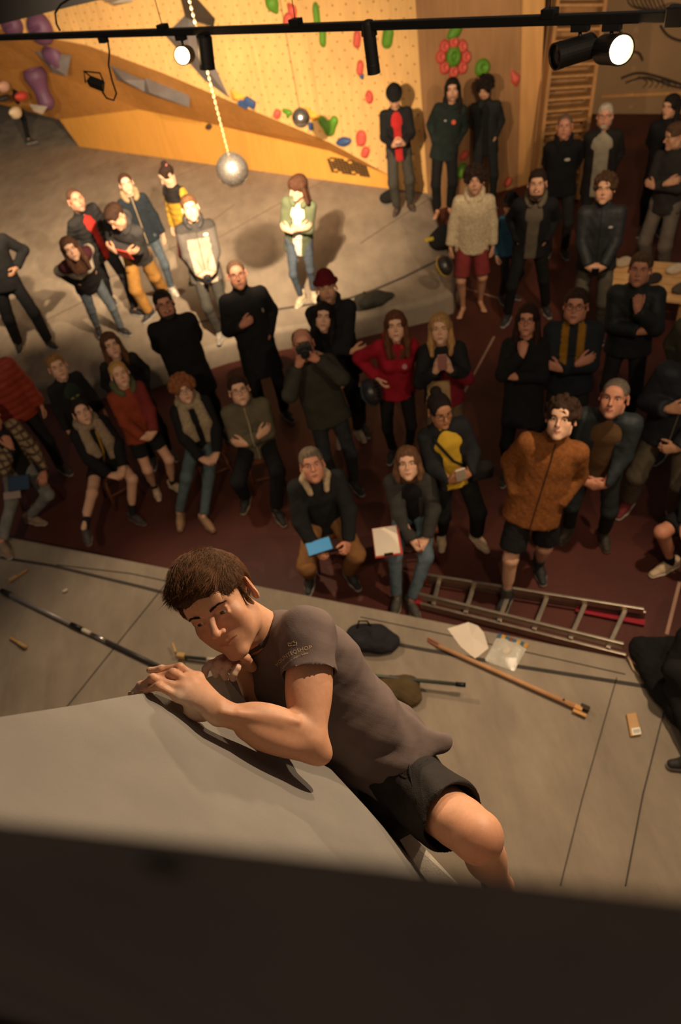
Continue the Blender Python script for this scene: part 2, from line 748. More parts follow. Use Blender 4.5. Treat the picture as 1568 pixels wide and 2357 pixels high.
def floor_mat():
    q = NT('red_floor')
    n1 = q.n('TexNoise'); n1.inputs['Scale'].default_value = .8; n1.inputs['Detail'].default_value = 5
    n2 = q.n('TexNoise'); n2.inputs['Scale'].default_value = 40; n2.inputs['Detail'].default_value = 4
    for n in (n1, n2):
        q.l(q.co.outputs['Object'], n.inputs['Vector'])
    r = q.n('ValToRGB')
    r.color_ramp.elements[0].position = .35; r.color_ramp.elements[0].color = (*lin((66, 33, 28)), 1)
    r.color_ramp.elements[1].position = .7; r.color_ramp.elements[1].color = (*lin((96, 50, 40)), 1)
    a = q.n('Math'); a.operation = 'MULTIPLY_ADD'; a.inputs[1].default_value = .25
    q.l(n2.outputs[0], a.inputs[0]); q.l(n1.outputs[0], a.inputs[2])
    s = q.n('Math'); s.operation = 'SUBTRACT'; s.inputs[1].default_value = .1; q.l(a.outputs[0], s.inputs[0])
    q.l(s.outputs[0], r.inputs[0]); q.l(r.outputs[0], q.b.inputs['Base Color'])
    q.b.inputs['Roughness'].default_value = .6
    q.b.inputs['Specular IOR Level'].default_value = .3
    bp = q.n('Bump'); bp.inputs['Strength'].default_value = .1; bp.inputs['Distance'].default_value = .01
    q.l(n2.outputs[0], bp.inputs['Height']); q.l(bp.outputs[0], q.b.inputs['Normal'])
    return q.m


M_FLOOR = floor_mat()


def struct(o):
    o['kind'] = 'structure'
    return o


struct(MB().prism([(-14, -3, 0), (14, -3, 0), (14, 32, 0), (-14, 32, 0)], (0, 0, -.2)).build('floor', M_FLOOR))
# pale lines on the red floor
for i, (a, b) in enumerate((((1138, 775), (1068, 905)), ((1565, 1340), (1535, 1460)), ((1060, 660), (1160, 690)))):
    p, q_ = atz(*a, .002), atz(*b, .002)
    struct(MB().bar(p, q_, .025, .004).build('trim_%d' % (i + 1), mat('floor_line', (168, 130, 108), .8)))


def soft_slab(name, outline, z0, z1, m, round_=.05, label=None, group=None):
    """crash pad: top face outline with a rolled edge"""
    P = [np.array(p[:2], float) for p in outline]
    n = len(P)
    area = sum(P[i][0] * P[(i + 1) % n][1] - P[(i + 1) % n][0] * P[i][1] for i in range(n))
    if area < 0:
        P = P[::-1]
    rings = []
    prof = [(0, z0), (0, z1 - round_)] + [(round_ * (1 - math.cos(t)), z1 - round_ + round_ * math.sin(t)) for t in (.4, .8, 1.2, 1.57)]
    nr = []
    for i in range(n):
        d1, d2 = nrm(P[i] - P[i - 1]), nrm(P[(i + 1) % n] - P[i])
        n1, n2 = np.array([-d1[1], d1[0]]), np.array([-d2[1], d2[0]])
        b = n1 + n2
        nr.append(b / max(.5, float(b @ n1)))
    V, Fs = [], []
    for off, z in prof:
        V += [(*(P[i] + nr[i] * off), z) for i in range(n)]
    for k in range(len(prof) - 1):
        for i in range(n):
            Fs.append((k * n + i, k * n + (i + 1) % n, (k + 1) * n + (i + 1) % n, (k + 1) * n + i))
    Fs.append(tuple((len(prof) - 1) * n + i for i in range(n)))
    Fs.append(tuple(range(n))[::-1])
    o = mesh(name, V, Fs, m)
    return o


rear = [atz(x, y, .3) for x, y in ((990, 448), (1012, 520), (1042, 590), (1054, 640), (1042, 672), (985, 692), (930, 705), (800, 735), (640, 758), (510, 790), (330, 850), (150, 885), (-100, 890))]
rear = [p[:2] for p in rear] + [(-12, 9), (-12, 30), (-2, 30), (2.7, 11.3)]
o = soft_slab('crash_mat', rear, 0, .3, M_MAT, .07)
tag(o, 'wide grey crash mat running back to the orange kicker wall', 'crash mat')
REAR = o
front = [(-4.2, 5.65), (-3.08, 5.04), (.16, 3.27), (1.72, 2.41), (2.3, 1.7), (3.8, 1.5), (3.8, -.6), (-4.2, -.6)]
o = soft_slab('crash_mat', front, 0, .3, M_MAT, .05)
tag(o, 'grey crash mat in the foreground under the climber', 'crash mat')
FRONT = o


def seam(parent, pts, w, zz=.3, m=None):
    P = [atz(x, y, zz + .002) for x, y in pts]
    mb = MB()
    for a, b in zip(P[:-1], P[1:]):
        mb.bar(a, b, w, .005)
    return mb.build('seam', m or M_SEAM, parent)


seam(FRONT, ((0, 1283), (120, 1302), (330, 1352), (560, 1412), (800, 1460), (960, 1492), (1200, 1535), (1500, 1582)), .028)
seam(FRONT, ((130, 1300), (300, 1320), (420, 1345)), .008)
seam(FRONT, ((400, 1322), (300, 1445), (150, 1632)), .008)
seam(FRONT, ((1528, 1640), (1480, 1830), (1440, 2040)), .008)
seam(FRONT, ((1420, 1560), (1340, 1840), (1290, 2040)), .006)
seam(FRONT, ((830, 1420), (1000, 1455), (1230, 1505), (1440, 1552)), .006)
for pts in (((0, 480), (160, 412), (420, 300)), ((480, 560), (640, 470), (800, 390)), ((830, 560), (905, 510), (1000, 450)), ((250, 640), (420, 560), (540, 470)), ((100, 740), (260, 660)), ((370, 420), (470, 380), (560, 355))):
    seam(REAR, pts, .02, .3, mat('mat_joint', (112, 96, 80), .9))
# dark rolled seam along the front of the rear mat
seam(REAR, ((1010, 598), (930, 638), (860, 668), (800, 688), (640, 712), (520, 730), (440, 745)), .05, .3, mat('velcro', (72, 64, 56), .9))

# --- walls at the back -------------------------------------------------------
M0 = np.array([2.49, 11.14, .3])
DM = nrm((-.80, .60, 0))
NM = np.array([-.60, -.80, 0])


def to_sz(p):
    d = np.array(p) - M0
    return float(d @ DM), float(p[2])


def clip(poly, s0, s1):
    for lim, sg in ((s0, 1), (s1, -1)):
        out = []
        for i in range(len(poly)):
            a, b = poly[i], poly[(i + 1) % len(poly)]
            ia, ib = sg * (a[0] - lim) >= 0, sg * (b[0] - lim) >= 0
            if ia:
                out.append(a)
            if ia != ib:
                t = (lim - a[0]) / (b[0] - a[0])
                out.append((lim, a[1] + t * (b[1] - a[1])))
        poly = out
    return poly


lip = [(893, 402), (760, 328), (540, 237), (375, 168), (200, 104), (-90, 50)]
mainp = [(0, .3)] + [to_sz(onpl(893, 434, M0, NM))] + [to_sz(onpl(x, y, M0, NM)) for x, y in lip]
smax = mainp[-1][0]
mainp += [(smax, 6.0), (0, 6.0)]
seams = [0, to_sz(onpl(665, 120, M0, NM))[0], to_sz(onpl(372, 40, M0, NM))[0], smax]
wall_root = struct(empty('wall_back', M0))
wall_root.rotation_euler = (0, 0, math.atan2(DM[1], DM[0]))
for a, b in zip(seams[:-1], seams[1:]):
    pl = clip(mainp, a + .003, b - .003)
    # local: x along DM, y = DM rotated +90 (faces the hall when negated below)
    mb = MB().prism([(s, 0, z - .3) for s, z in pl], (0, -.1, 0))
    mb.build('plywood_panel', M_PLY, wall_root)
# the panel turned away beside it, its pale corner beam
c1, c2 = atz(985, 445, .3), atz(1192, 430, 0)
c2[2] = .3
dB = nrm(c2 - c1)
nB = np.array([-dB[1], dB[0], 0])
root = struct(empty('wall_right', (c1[0], c1[1], 0)))
rr = frame((dB[0], dB[1], 0))
root.rotation_euler = (0, 0, math.atan2(dB[1], dB[0]))
LB = float(np.linalg.norm(c2 - c1))
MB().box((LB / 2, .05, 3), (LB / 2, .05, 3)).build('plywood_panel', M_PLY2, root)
MB().box((LB + .17, .04, 3), (.17, .05, 3)).build('corner_beam', M_BEAM, root)

K0, K1 = atz(182, 337, .3), atz(893, 434, .3)
DK = nrm(K1 - K0)
NK = np.array([DK[1], -DK[0], 0])
if NK[1] > 0:
    NK = -NK


def kp(x, y):
    return onpl(x, y, K0, NK)


def lp(x, y):
    return onpl(x, y, M0, NM)


kick_top = [(893, 388), (760, 348), (620, 315), (480, 284), (320, 252)]
mb = MB().prism([K0, K1] + [kp(*p) for p in kick_top] + [kp(137, 275)], -NK * .1)
kick = struct(mb.build('wall_kicker', M_KICK))
# shaded underside between the lip and the kicker
a = [lp(*p) for p in lip[:4]]
b = [kp(*p) for p in ((893, 388), (760, 348), (480, 284), (320, 252))]
V = a + b
bk = np.array([0, .06, .06])
V = V + [v + bk for v in V]
Fs = []
for i in range(3):
    Fs += [(i, i + 1, i + 5, i + 4), (i + 8, i + 12, i + 13, i + 9)]
Fs += [(3, 11, 15, 7), (0, 4, 12, 8)]
struct(mesh('wall_underside', V, Fs, M_OVER))
# left overhang, two folded facets
O = [aty(-90, 232, 19.5), aty(0, 240, 19.5), kp(137, 275), kp(320, 252)]
mid = [onpl(-90, 150, M0 + np.array([0, 1.2, 0]), NM), onpl(120, 165, M0 + np.array([0, 1.2, 0]), NM), onpl(300, 205, M0 + np.array([0, 1.0, 0]), NM)]
Lp = [lp(-90, 50), lp(200, 104), lp(375, 168)]
V = Lp + mid + O
bk = np.array([0, .1, .12])
V = V + [v + bk for v in V]
F1 = [(0, 1, 4, 3), (1, 2, 5, 4), (3, 4, 8, 7), (3, 7, 6), (4, 5, 9, 8), (5, 2, 9)]
Fs = F1 + [tuple(i + 10 for i in f[::-1]) for f in F1]
struct(mesh('wall_overhang', V, Fs, M_OVER))
# dark hall beyond on the far left, and the painted wall on the right
struct(MB().box((-11, 20, 3), (.1, 12, 3)).build('wall_left', mat('dark_plaster', (50, 42, 36), .9)))
struct(MB().box((-6, 30, 3), (6, .1, 3)).build('wall_rear', mat('dark_plaster', (50, 42, 36), .9)))
w1, w2 = atz(1385, 262, 0), atz(1590, 262, 0)
dR = nrm(w2 - w1)
NRW = np.array([dR[1], -dR[0], 0])
if NRW[1] > 0:
    NRW = -NRW
PRW = w1
e0, e1 = w1 - dR * 3, w2 + dR * 3
struct(MB().prism([(e0[0], e0[1], 0), (e1[0], e1[1], 0), (e1[0], e1[1], 6), (e0[0], e0[1], 6)], -NRW * .15).build('wall_side', M_WALLR))


def rw(x, y, off=.0):
    return onpl(x, y, PRW + NRW * off, NRW)


mb = MB()
mb.bar(rw(1385, 222, .02), rw(1590, 212, .02), .04, .05)
struct(mb.build('trim_4', M_BEAM))
struct(MB().prism([aty(-120, -60, 7.0), aty(290, -14, 7.0), aty(160, 16, 7.0), aty(0, 56, 7.0), aty(-120, 84, 7.0)], (0, .3, .1)).build('ceiling', mat('ceiling_black', (24, 22, 21), .9)))
# line drawing painted on the side wall: flowing strands of hair and a shoulder
mural = empty('wall_drawing', rw(1480, 100, .01))
tag(mural, 'dark line drawing of flowing strands on the beige side wall', 'mural')
random.seed(4)


def stroke(pts, w=.022):
    P = [rw(x, y, .012) - np.array(mural.location) for x, y in pts]
    Q = []
    for i in range(len(P) - 1):                       # catmull-rom
        p0, p1, p2, p3 = P[max(i - 1, 0)], P[i], P[i + 1], P[min(i + 2, len(P) - 1)]
        for t in np.linspace(0, 1, 6, endpoint=False):
            Q.append(.5 * ((2 * p1) + (-p0 + p2) * t + (2 * p0 - 5 * p1 + 4 * p2 - p3) * t * t + (-p0 + 3 * p1 - 3 * p2 + p3) * t ** 3))
    Q.append(P[-1])
    MB().tube(Q, w * .5, 4).build('painted_line', mat('mural_ink', (66, 52, 40), .9), mural)


for i in range(9):
    stroke([(1440 + i * 9, -30), (1452 + i * 10, 12 + i), (1500 + i * 6, 22 + i * 3), (1545 + i * 3, 8 + i * 6), (1580, 14 + i * 9)], .025)
stroke([(1408, 60), (1432, 78), (1428, 100), (1446, 118), (1470, 122), (1480, 140)], .04)
stroke([(1520, 58), (1536, 80), (1560, 92), (1585, 96)], .04)
stroke([(1430, 180), (1470, 168), (1520, 178), (1585, 200)], .04)
stroke([(1440, 190), (1490, 178), (1540, 196), (1585, 206)], .03)
for i in range(7):
    stroke([(1470 + i * 13, 176 + i * 2), (1490 + i * 13, 188 + i), (1480 + i * 14, 202)], .02)

# --- steep timber stair on the right ----------------------------------------
st = empty('timber_stair', atz(1262, 462, 0))
tag(st, 'steep wooden stair with open treads beside the right plywood wall', 'stairs')
sb = np.array(st.location)
A0, B0 = atz(1226, 476, 0), atz(1326, 460, 0)
A1, B1 = aty(1283, -20, 11.6), aty(1392, -20, 11.4)
for p, q_ in ((A0, A1), (B0, B1)):
    MB().bar(p - sb, q_ - sb, .05, .22, (0, -1, .8)).build('stringer', M_STAIR, st)
for i in range(1, 19):
    t = i / 19
    p, q_ = A0 + (A1 - A0) * t, B0 + (B1 - B0) * t
    MB().bar(p - sb, q_ - sb, .22, .035, (0, 0, 1)).build('tread', M_STAIR, st)
bk = np.array([0, .22, 0])
MB().prism([A0 + bk - sb, B0 + bk - sb, B1 + bk - sb, A1 + bk - sb], (0, .04, 0)).build('backing_board', wood_mat('stair_back', (150, 108, 66), .8), st)

# --- foreground: wall the camera leans over -----------------------------------
eL, eR = atd(0, 1885, .20), atd(1568, 2058, .16)
eR[2] = eL[2]
dE = nrm(eR - eL)
nE = np.array([-dE[1], dE[0], 0])                    # to the hall
wf = struct(empty('wall_front', ((eL + eR) / 2)[:3]))
wf.rotation_euler = (0, 0, math.atan2(dE[1], dE[0]))
MB().box((0, -.006, -2.08), (2.6, .006, 2.08)).build('plywood_board', M_BACK, wf, bevel=.002)
hp = onpl(378, 1982, (eL + eR) / 2 - nE * .0122, nE)
hl = rotz(-wf.rotation_euler[2]) @ (hp - (eL + eR) / 2)
MB().lathe([(.0012, .0), (.0055, .0), (.0060, .0012), (.0046, .0016), (.0044, .0004), (.0012, .0004)], 20, np.array([[1, 0, 0], [0, 0, -1], [0, 1, 0.0]]), hl).build('bolt_socket', mat('dark_steel', (14, 13, 12), .6, .0), wf)

# ------------------------------------------------------------------ climbing holds and volumes
def blob_hold(name, centre, R, prims, m, label, cat='climbing hold', vox=.012, group=None):
    V, Q = sdf(prims, vox)
    V = relax(V, Q, 1)
    o = qmesh(name, V, Q, m)
    o.matrix_world = m4(R, centre)
    tag(o, label, cat, group)
    return o


RM = np.array([-DM, -NM, (0, 0, 1)]).T               # x right in view, y into the wall, z up
RB = np.array([dB, nB, (0, 0, 1)]).T
RK = np.array([DK, -NK, (0, 0, 1)]).T
GREEN, RED, BLUE = (84, 132, 28), (196, 82, 66), (50, 74, 118)
HM = {'g': mat('green_resin', GREEN, .6, 0, .3, 60), 'r': mat('red_resin', RED, .6, 0, .3, 60), 'b': mat('blue_resin', BLUE, .55, 0, .2, 60)}


def px_m(p):
    return float(np.dot(np.array(p) - CAM, FW)) / FPX


def hold(x, y, w, h, colour, label, shape='bean', wall='m', ang=0):
    """w, h in photo pixels"""
    if wall == 'm':
        p, R = onpl(x, y, M0, NM), RM
    elif wall == 'b':
        p, R = onpl(x, y, c1, nB), RB
    else:
        p, R = kp(x, y), RK
    u = px_m(p)
    a, b = w * u / 2, h * u / 2 * 1.1
    ca, sa = math.cos(ang), math.sin(ang)
    rt = lambda X, Z: (ca * X - sa * Z, 0, sa * X + ca * Z)
    if shape == 'bean':
        pr = [ell((0, 0, 0), (a * .8, .07, b), k=.02), ell(rt(a * .4, b * .5), (a * .6, .06, b * .5), k=.05), ell(rt(-a * .4, -b * .5), (a * .6, .06, b * .5), k=.05)]
    elif shape == 'leaf':
        pr = [cone(rt(-a * .6, b * .7), rt(0, 0), a * .4, a * .8, .04), cone(rt(0, 0), rt(a * .3, -b * .7), a * .8, a * .35, .04)]
    elif shape == 'heart':
        pr = [cone((-a * .6, 0, b * .5), (0, 0, -b * .5), a * .38, a * .42, .06), cone((a * .6, 0, b * .5), (0, 0, -b * .5), a * .38, a * .42, .06)]
    elif shape == 'cap':
        pr = [ell((0, 0, 0), (a, .09, b), k=0), ell((0, -.09, b * .15), (a * .45, .05, b * .4), k=.03, op='s')]
    elif shape == 'jug':
        pr = [cone((-a * .6, 0, b * .4), (a * .6, 0, b * .1), b * .45, b * .5, .03), cone((a * .3, -.03, 0), (0, -.02, -b * .6), b * .35, b * .3, .03)]
    elif shape == 'ring':
        pr = [ell((0, 0, 0), (a, .1, b), k=0), ell((0, -.11, 0), (a * .45, .09, b * .42), k=.03, op='s'), ell((0, -.03, 0), (a * .26, .05, b * .24), k=.01)]
    else:
        pr = [rbox((0, 0, 0), (a, .06, b), frame((ca, 0, sa), (0, -1, 0)), .02, 0)]
    return blob_hold('climbing_hold', p, R, pr, HM[colour] if isinstance(colour, str) else colour, label)


hold(628, 8, 40, 36, 'g', 'green leaf-shaped hold at the top edge of the plywood wall', 'leaf')
hold(730, 36, 18, 44, 'g', 'slim upright green hold just above the lamp track', 'bean', ang=.2)
hold(744, 84, 18, 36, 'g', 'slim green hold just below the lamp track', 'bean')
hold(893, 86, 32, 38, 'g', 'green hold right of the black cylinder lamp', 'bean')
hold(1046, 74, 38, 22, 'g', 'small green hold above the red flower of holds', 'bean', 'b')
hold(1110, 156, 38, 34, 'g', 'green cap hold above the curly-haired man by the wall', 'cap', 'b')
hold(662, 260, 26, 22, 'g', 'green hold left of the small mirror ball', 'jug')
hold(758, 288, 54, 36, 'g', 'heart-shaped green hold right of the small mirror ball', 'heart')
hold(1062, 393, 26, 28, 'g', 'green hold low behind the legs of the two men', 'bean', 'b')
hold(674, 24, 26, 28, 'r', 'red hold above the lamp track, upper of a pair', 'leaf')
hold(664, 46, 30, 24, 'r', 'red hold above the lamp track, lower of a pair', 'bean')
hold(823, 90, 20, 30, 'r', 'red hold just left of the black cylinder lamp', 'bean')
hold(830, 156, 18, 26, 'r', 'red hold at the foot of the black cylinder lamp', 'bean')
hold(851, 223, 20, 26, 'r', 'small red hold left of the man in the red hood', 'cap')
hold(639, 262, 22, 16, 'r', 'small flat red hold far left of the heart-shaped hold', 'bean')
hold(832, 318, 34, 26, 'r', 'tilted red hold above the pierced kicker vent', 'bean', ang=.5)
hold(842, 350, 24, 20, 'r', 'small red hold on the lip near the kicker vent', 'bean')
hold(1186, 181, 24, 36, 'r', 'red hold near the pale corner beam', 'leaf', 'b')
hold(1068, 357, 22, 16, 'r', 'small red hold between the legs of the two men', 'bean', 'b')
hold(1168, 418, 20, 16, 'r', 'small dark red hold low by the corner beam', 'bean', 'b')
hold(1043, 129, 38, 44, 'g', 'green ring hold in the middle of the red flower', 'ring', 'b')
petal_words = ('right', 'lower right', 'bottom', 'lower left', 'left', 'upper left', 'top', 'upper right')
for i, wd in enumerate(petal_words):
    t = i * math.pi / 4
    hold(1043 + 29 * math.cos(t), 131 + 34 * math.sin(t), 24, 26, 'r', 'pinkish red petal hold at the %s of the flower' % wd, 'cap', 'b')['group'] = 'petal holds of the flower'
hold(560, 238, 26, 10, 'b', 'thin blue hold at the lip beside the lamp glow', 'box', ang=-.4)
hold(577, 235, 28, 18, 'b', 'blue block hold right of the thin blue hold', 'box', ang=-.5)
hold(792, 326, 40, 18, 'b', 'dark blue hold on the lip below the heart hold', 'bean', ang=-.3)
hold(716, 290, 12, 10, 'b', 'tiny blue hold behind the small mirror ball', 'box')
hold(833, 174, 12, 18, 'b', 'tiny blue hold below the black cylinder lamp', 'leaf')
PUR = mat('purple_resin', (92, 58, 84), .6, 0, .3, 30)
GREYV = mat('grey_volume', (104, 98, 96), .75, 0, .25, 90)
DARKV = mat('dark_volume', (48, 44, 42), .6, 0, .1, 90)


def op(x, y, off=.75):
    return onpl(x, y, M0 + np.array([0, 1.1 - off, 0]), NM)


def phold(x, y, w, h, shape, label, off=.3):
    p = op(x, y, off)
    u = px_m(p)
    a, b = w * u / 2, h * u / 2
    if shape == 'ball':
        pr = [ell((0, 0, 0), (a, a * .8, b), k=0), cone((-a * .5, -a * .7, 0), (a * .5, -a * .7, b * .2), a * .12, a * .12, .05, 's')]
    elif shape == 'cup':
        pr = [cone((0, 0, b * .8), (0, 0, -b * .1), a * .95, a * .55, .05), cone((0, 0, -b * .1), (0, 0, -b * .7), a * .55, a * .7, .05), ell((0, 0, b * 1.35), (a * .7, a * .7, b * .5), k=.03, op='s')]
    else:
        pr = [ell((0, 0, 0), (a * .9, a * .6, b), k=0), ell((-a * .4, 0, b * .3), (a * .6, a * .6, b * .6), k=.05)]
    return blob_hold('climbing_hold', p, RM, pr, PUR, label, vox=.02)


phold(93, 66, 64, 66, 'ball', 'large round purple hold behind the left end of the track', 1.2)
phold(28, 58, 56, 46, 'ball', 'dark purple hold at the far left above the track', 1.2)
phold(124, 132, 52, 52, 'bean', 'purple hold on a grey plate below the track', .75)
phold(95, 207, 56, 66, 'cup', 'purple waisted hold hanging from the left overhang')
for (x, y, w, h, c, lb) in ((8, 200, 24, 22, (190, 150, 130), 'pale pink hold at the left edge of the overhang'), (48, 222, 26, 18, (176, 60, 50), 'small red hold left of the purple waisted hold'), (10, 226, 26, 12, (40, 36, 34), 'small black hold at the left picture edge'), (36, 260, 22, 24, (200, 180, 150), 'whitish hold at the lower left of the overhang')):
    p = op(x, y, .2)
    u = px_m(p)
    blob_hold('climbing_hold', p, RM, [ell((0, 0, 0), (w * u / 2, .15, h * u / 2), k=0), ell((w * u * .2, -.05, h * u * .2), (w * u * .3, .15, h * u * .3), k=.05)], mat('small_hold', c, .6), lb, vox=.02)


def volume(pts, m, label, depth=.25, apex=None, pl=lp, name='climbing_volume'):
    """wooden volume: outline on the wall, apex raised towards the hall"""
    P = [pl(*p) for p in pts]
    c = np.mean(P, 0)
    base = [p - NM * .02 for p in P]
    ax = apex if apex is not None else None
    A = (pl(*ax) if ax is not None else c) + NM * depth
    n = len(P)
    V = [p - c for p in base] + [A - c]
    Fs = [(i, (i + 1) % n, n) for i in range(n)] + [tuple(range(n))[::-1]]
    o = mesh(name, V, Fs, m)
    o.location = c
    bm = bmesh.new(); bm.from_mesh(o.data); bmesh.ops.recalc_face_normals(bm, faces=bm.faces); bm.to_mesh(o.data); bm.free()
    return tag(o, label, 'climbing volume')


volume(((433, 20), (374, 80), (470, 190), (534, 236), (486, 130)), GREYV, 'tall grey triangular volume behind the lit lamp heads', .25, (455, 95))
volume(((412, -8), (452, -6), (497, 44), (493, 64), (452, 52)), DARKV, 'dark pointed volume above the lit lamp heads', .5, (470, 20))
volume(((252, 150), (332, 186), (334, 214), (268, 184)), GREYV, 'grey wedge volume on the lip left of the lamps', .2, (300, 176), op)
volume(((332, 180), (436, 216), (434, 248), (330, 214)), GREYV, 'longer grey wedge volume on the lip under the lamps', .2, (360, 205), op)
volume(((78, 118), (162, 128), (152, 176), (120, 168)), GREYV, 'small grey plate volume under the purple hold', .12, None, op)
volume(((66, 240), (108, 246), (96, 264)), mat('white_volume', (176, 166, 150), .7), 'small whitish wedge volume at the foot of the overhang', .15, None, op)
volume(((525, 200), (575, 222), (560, 240), (530, 232)), mat('yellow_volume', (222, 160, 60), .7), 'small orange wedge volume at the lip by the lamp glow', .08)
volume(((695, 236), (752, 276), (716, 284)), mat('yellow_volume', (222, 160, 60), .7), 'small orange wedge volume behind the small mirror ball', .08)
volume(((222, -4), (300, -10), (312, 4), (262, 14)), mat('pale_volume', (150, 140, 126), .7), 'pale flat volume at the top picture edge left', .2)
hold(483, 264, 14, 20, mat('grey_resin', (96, 80, 62), .7), 'upright grey hold on the orange kicker', 'bean', 'k')
hold(482, 291, 20, 8, mat('dark_resin', (60, 44, 34), .7), 'small flat dark hold on the orange kicker', 'bean', 'k')
# pierced vent in the kicker
vent = empty('kicker_vent', kp(803, 383))
tag(vent, 'slanted cluster of dark air slots cut in the orange kicker', 'vent')
me = None
vl = np.array(vent.location)
dz_ = (kp(803, 390) - kp(803, 376)) / 14
dx_ = (kp(810, 384) - kp(796, 382)) / 14
for r in range(8):
    for cc in range(11):
        x, y = 756 + cc * 8.2 + r * 1.6, 362 + r * 4.6 + cc * 1.1
        if (cc * 7 + r * 3) % 5 == 0 and (r < 2 or r > 5) or x > 852:
            continue
        p = kp(x, y) - vl + NK * .012
        if me is None:
            ob = MB().box((0, 0, 0), (.032, .006, .011), np.array([DK, -NK, (0, 0, 1)]).T).build('slot', mat('slot_black', (40, 26, 14), .9), vent)
            me = ob.data
            ob.location = p
        else:
            inst('slot', me, vent, Matrix.Translation(p))

# ------------------------------------------------------------------ lamp track
T0, T1 = atz(0, 86, TRZ), atz(1568, 36, TRZ)
T0, T1 = T0 + (T0 - T1) * .35, T1 + (T1 - T0) * .35
DT = nrm(T1 - T0)


def ontrack(x):
    """point of the track under photo column x"""
    best = None
    for t in np.linspace(0, 1, 4001):
        p = T0 + (T1 - T0) * t
        d = p - CAM
        u = W / 2 + FPX * (d @ RT) / (d @ FW)
        if best is None or abs(u - x) < best[0]:
            best = (abs(u - x), p)
    return best[1]


tr = empty('lamp_track', (T0 + T1) / 2)
tc = np.array(tr.location)
tag(tr, 'long black lamp track crossing the hall above the crowd', 'light track')
MB().bar(T0 - tc, T1 - tc, .036, .034).build('rail', M_BLACK, tr, bevel=.004)
for x in (378, 683, 1265):
    p = ontrack(x) - tc
    MB().box(p + np.array([0, 0, .022]), (.028, .024, .016), frame(DT)).build('hanger_clip', M_BLACK, tr, bevel=.004)
    MB().tube([p + np.array([0, 0, .03]), p + np.array([0, 0, 2.0])], .0022, 6).build('hanger_wire', M_BLACK, tr)
p = ontrack(1556) - tc
MB().box(p, (.03, .026, .03), frame(DT)).build('end_feed', M_BLACK, tr, bevel=.005)

M_LENS = mat('lit_lens', (255, 230, 190), .3, emit=(255, 205, 140), estr=60, var=0)
M_LAMPB = mat('lamp_black', (26, 24, 23), .5, .2, var=.05)


def lamp_head(x, d, L, r, label, lit=False, drop=.07):
    """cylinder spotlight: rail adapter, stem, yoke and can pointing along d"""
    p = ontrack(x)
    d = nrm(d)
    t = empty('track_spotlight', p)
    tag(t, label, 'spotlight', 'spotlights on the lamp track')
    MB().box((0, 0, -.028), (.034, .016, .012), frame(DT)).build('adapter', M_LAMPB, t, bevel=.003)
    MB().tube([(0, 0, -.035), (0, 0, -.035 - drop)], .007, 10).build('stem', M_LAMPB, t, smooth=True)
    R = frame(d)
    R = np.array([R[:, 1], R[:, 2], R[:, 0]]).T
    base = np.array([0, 0, -.035 - drop - r * .3]) - d * L * .35
    MB().lathe([(r * .4, -.012), (r * .8, -.008), (r, .004), (r, L * .8), (r * 1.03, L * .81), (r * 1.03, L), (r * .9, L), (r * .86, L - .02), (r * .5, L - .02)], 28, R, base).build('can', M_LAMPB, t, smooth=False)
    MB().lathe([(r * .2, L - .024), (r * .84, L - .021), (r * .84, L - .012), (r * .3, L - .008)], 24, R, base).build('lens', M_LENS if lit else mat('dark_lens', (50, 44, 38), .2), t)
    return t


dirA = np.array([-.2, 10.5, .6]) - LAMP_A
lamp_head(413, -RT * .05 - UP * .55 - FW * .75 + np.array([0, 0, 0]), .13, .045, 'lit track spotlight with glowing lens, left of the close pair', True, .06)
lamp_head(463, FW * .8 - UP * .9, .15, .042, 'dark track spotlight, right of the close pair over the mirror ball', False, .03)
lamp_head(848, (0.02, .0, -1), .2, .03, 'slim black cylinder spotlight hanging straight down mid-track', False, .015)
lamp_head(1338, -RT * .95 - UP * .35 - FW * .1, .16, .045, 'dark track spotlight lying sideways beside the lit one', False, .05)
lamp_head(1412, RT * .15 - UP * .55 - FW * .8, .14, .05, 'lit track spotlight near the right end of the track', True, .05)
# cable and work lamp on the left
cb = empty('floodlight', ontrack(238))
tag(cb, 'small black floodlight dangling on a looped cable from the track', 'floodlight')
cl = np.array(cb.location)
dd = float((cl - CAM) @ FW)
f3 = lambda x, y, k=0: atd(x, y, dd + k) - cl
MB().box(f3(238, 92), (.03, .018, .014), frame(DT)).build('plug', M_LAMPB, cb, bevel=.003)
MB().tube([f3(248, 92), f3(252, 120), f3(250, 150), f3(258, 185), f3(268, 215), f3(262, 231), f3(246, 226), f3(236, 212)], .0055, 8).build('cable', M_LAMPB, cb, smooth=True)
R = frame(f3(246, 206) - f3(200, 188), UP)
MB().box(f3(222, 192), (.048, .03, .022), R, .8).build('lamp_body', M_LAMPB, cb, bevel=.006)
br = MB()
br.tube([f3(197, 190), f3(193, 164), f3(230, 168), f3(240, 192)], .005, 6)
br.tube([f3(193, 164), f3(214, 180)], .004, 6)
br.build('bracket', M_LAMPB, cb)
# loose cable over the track at the top left
cb2 = MB().tube([atd(*q, dd) for q in ((165, -6), (140, 10), (127, 30), (130, 55), (138, 70))], .006, 8).build('hanging_cable', M_LAMPB, smooth=True)
tag(cb2, 'thin black cable curling over the left end of the track', 'cable')

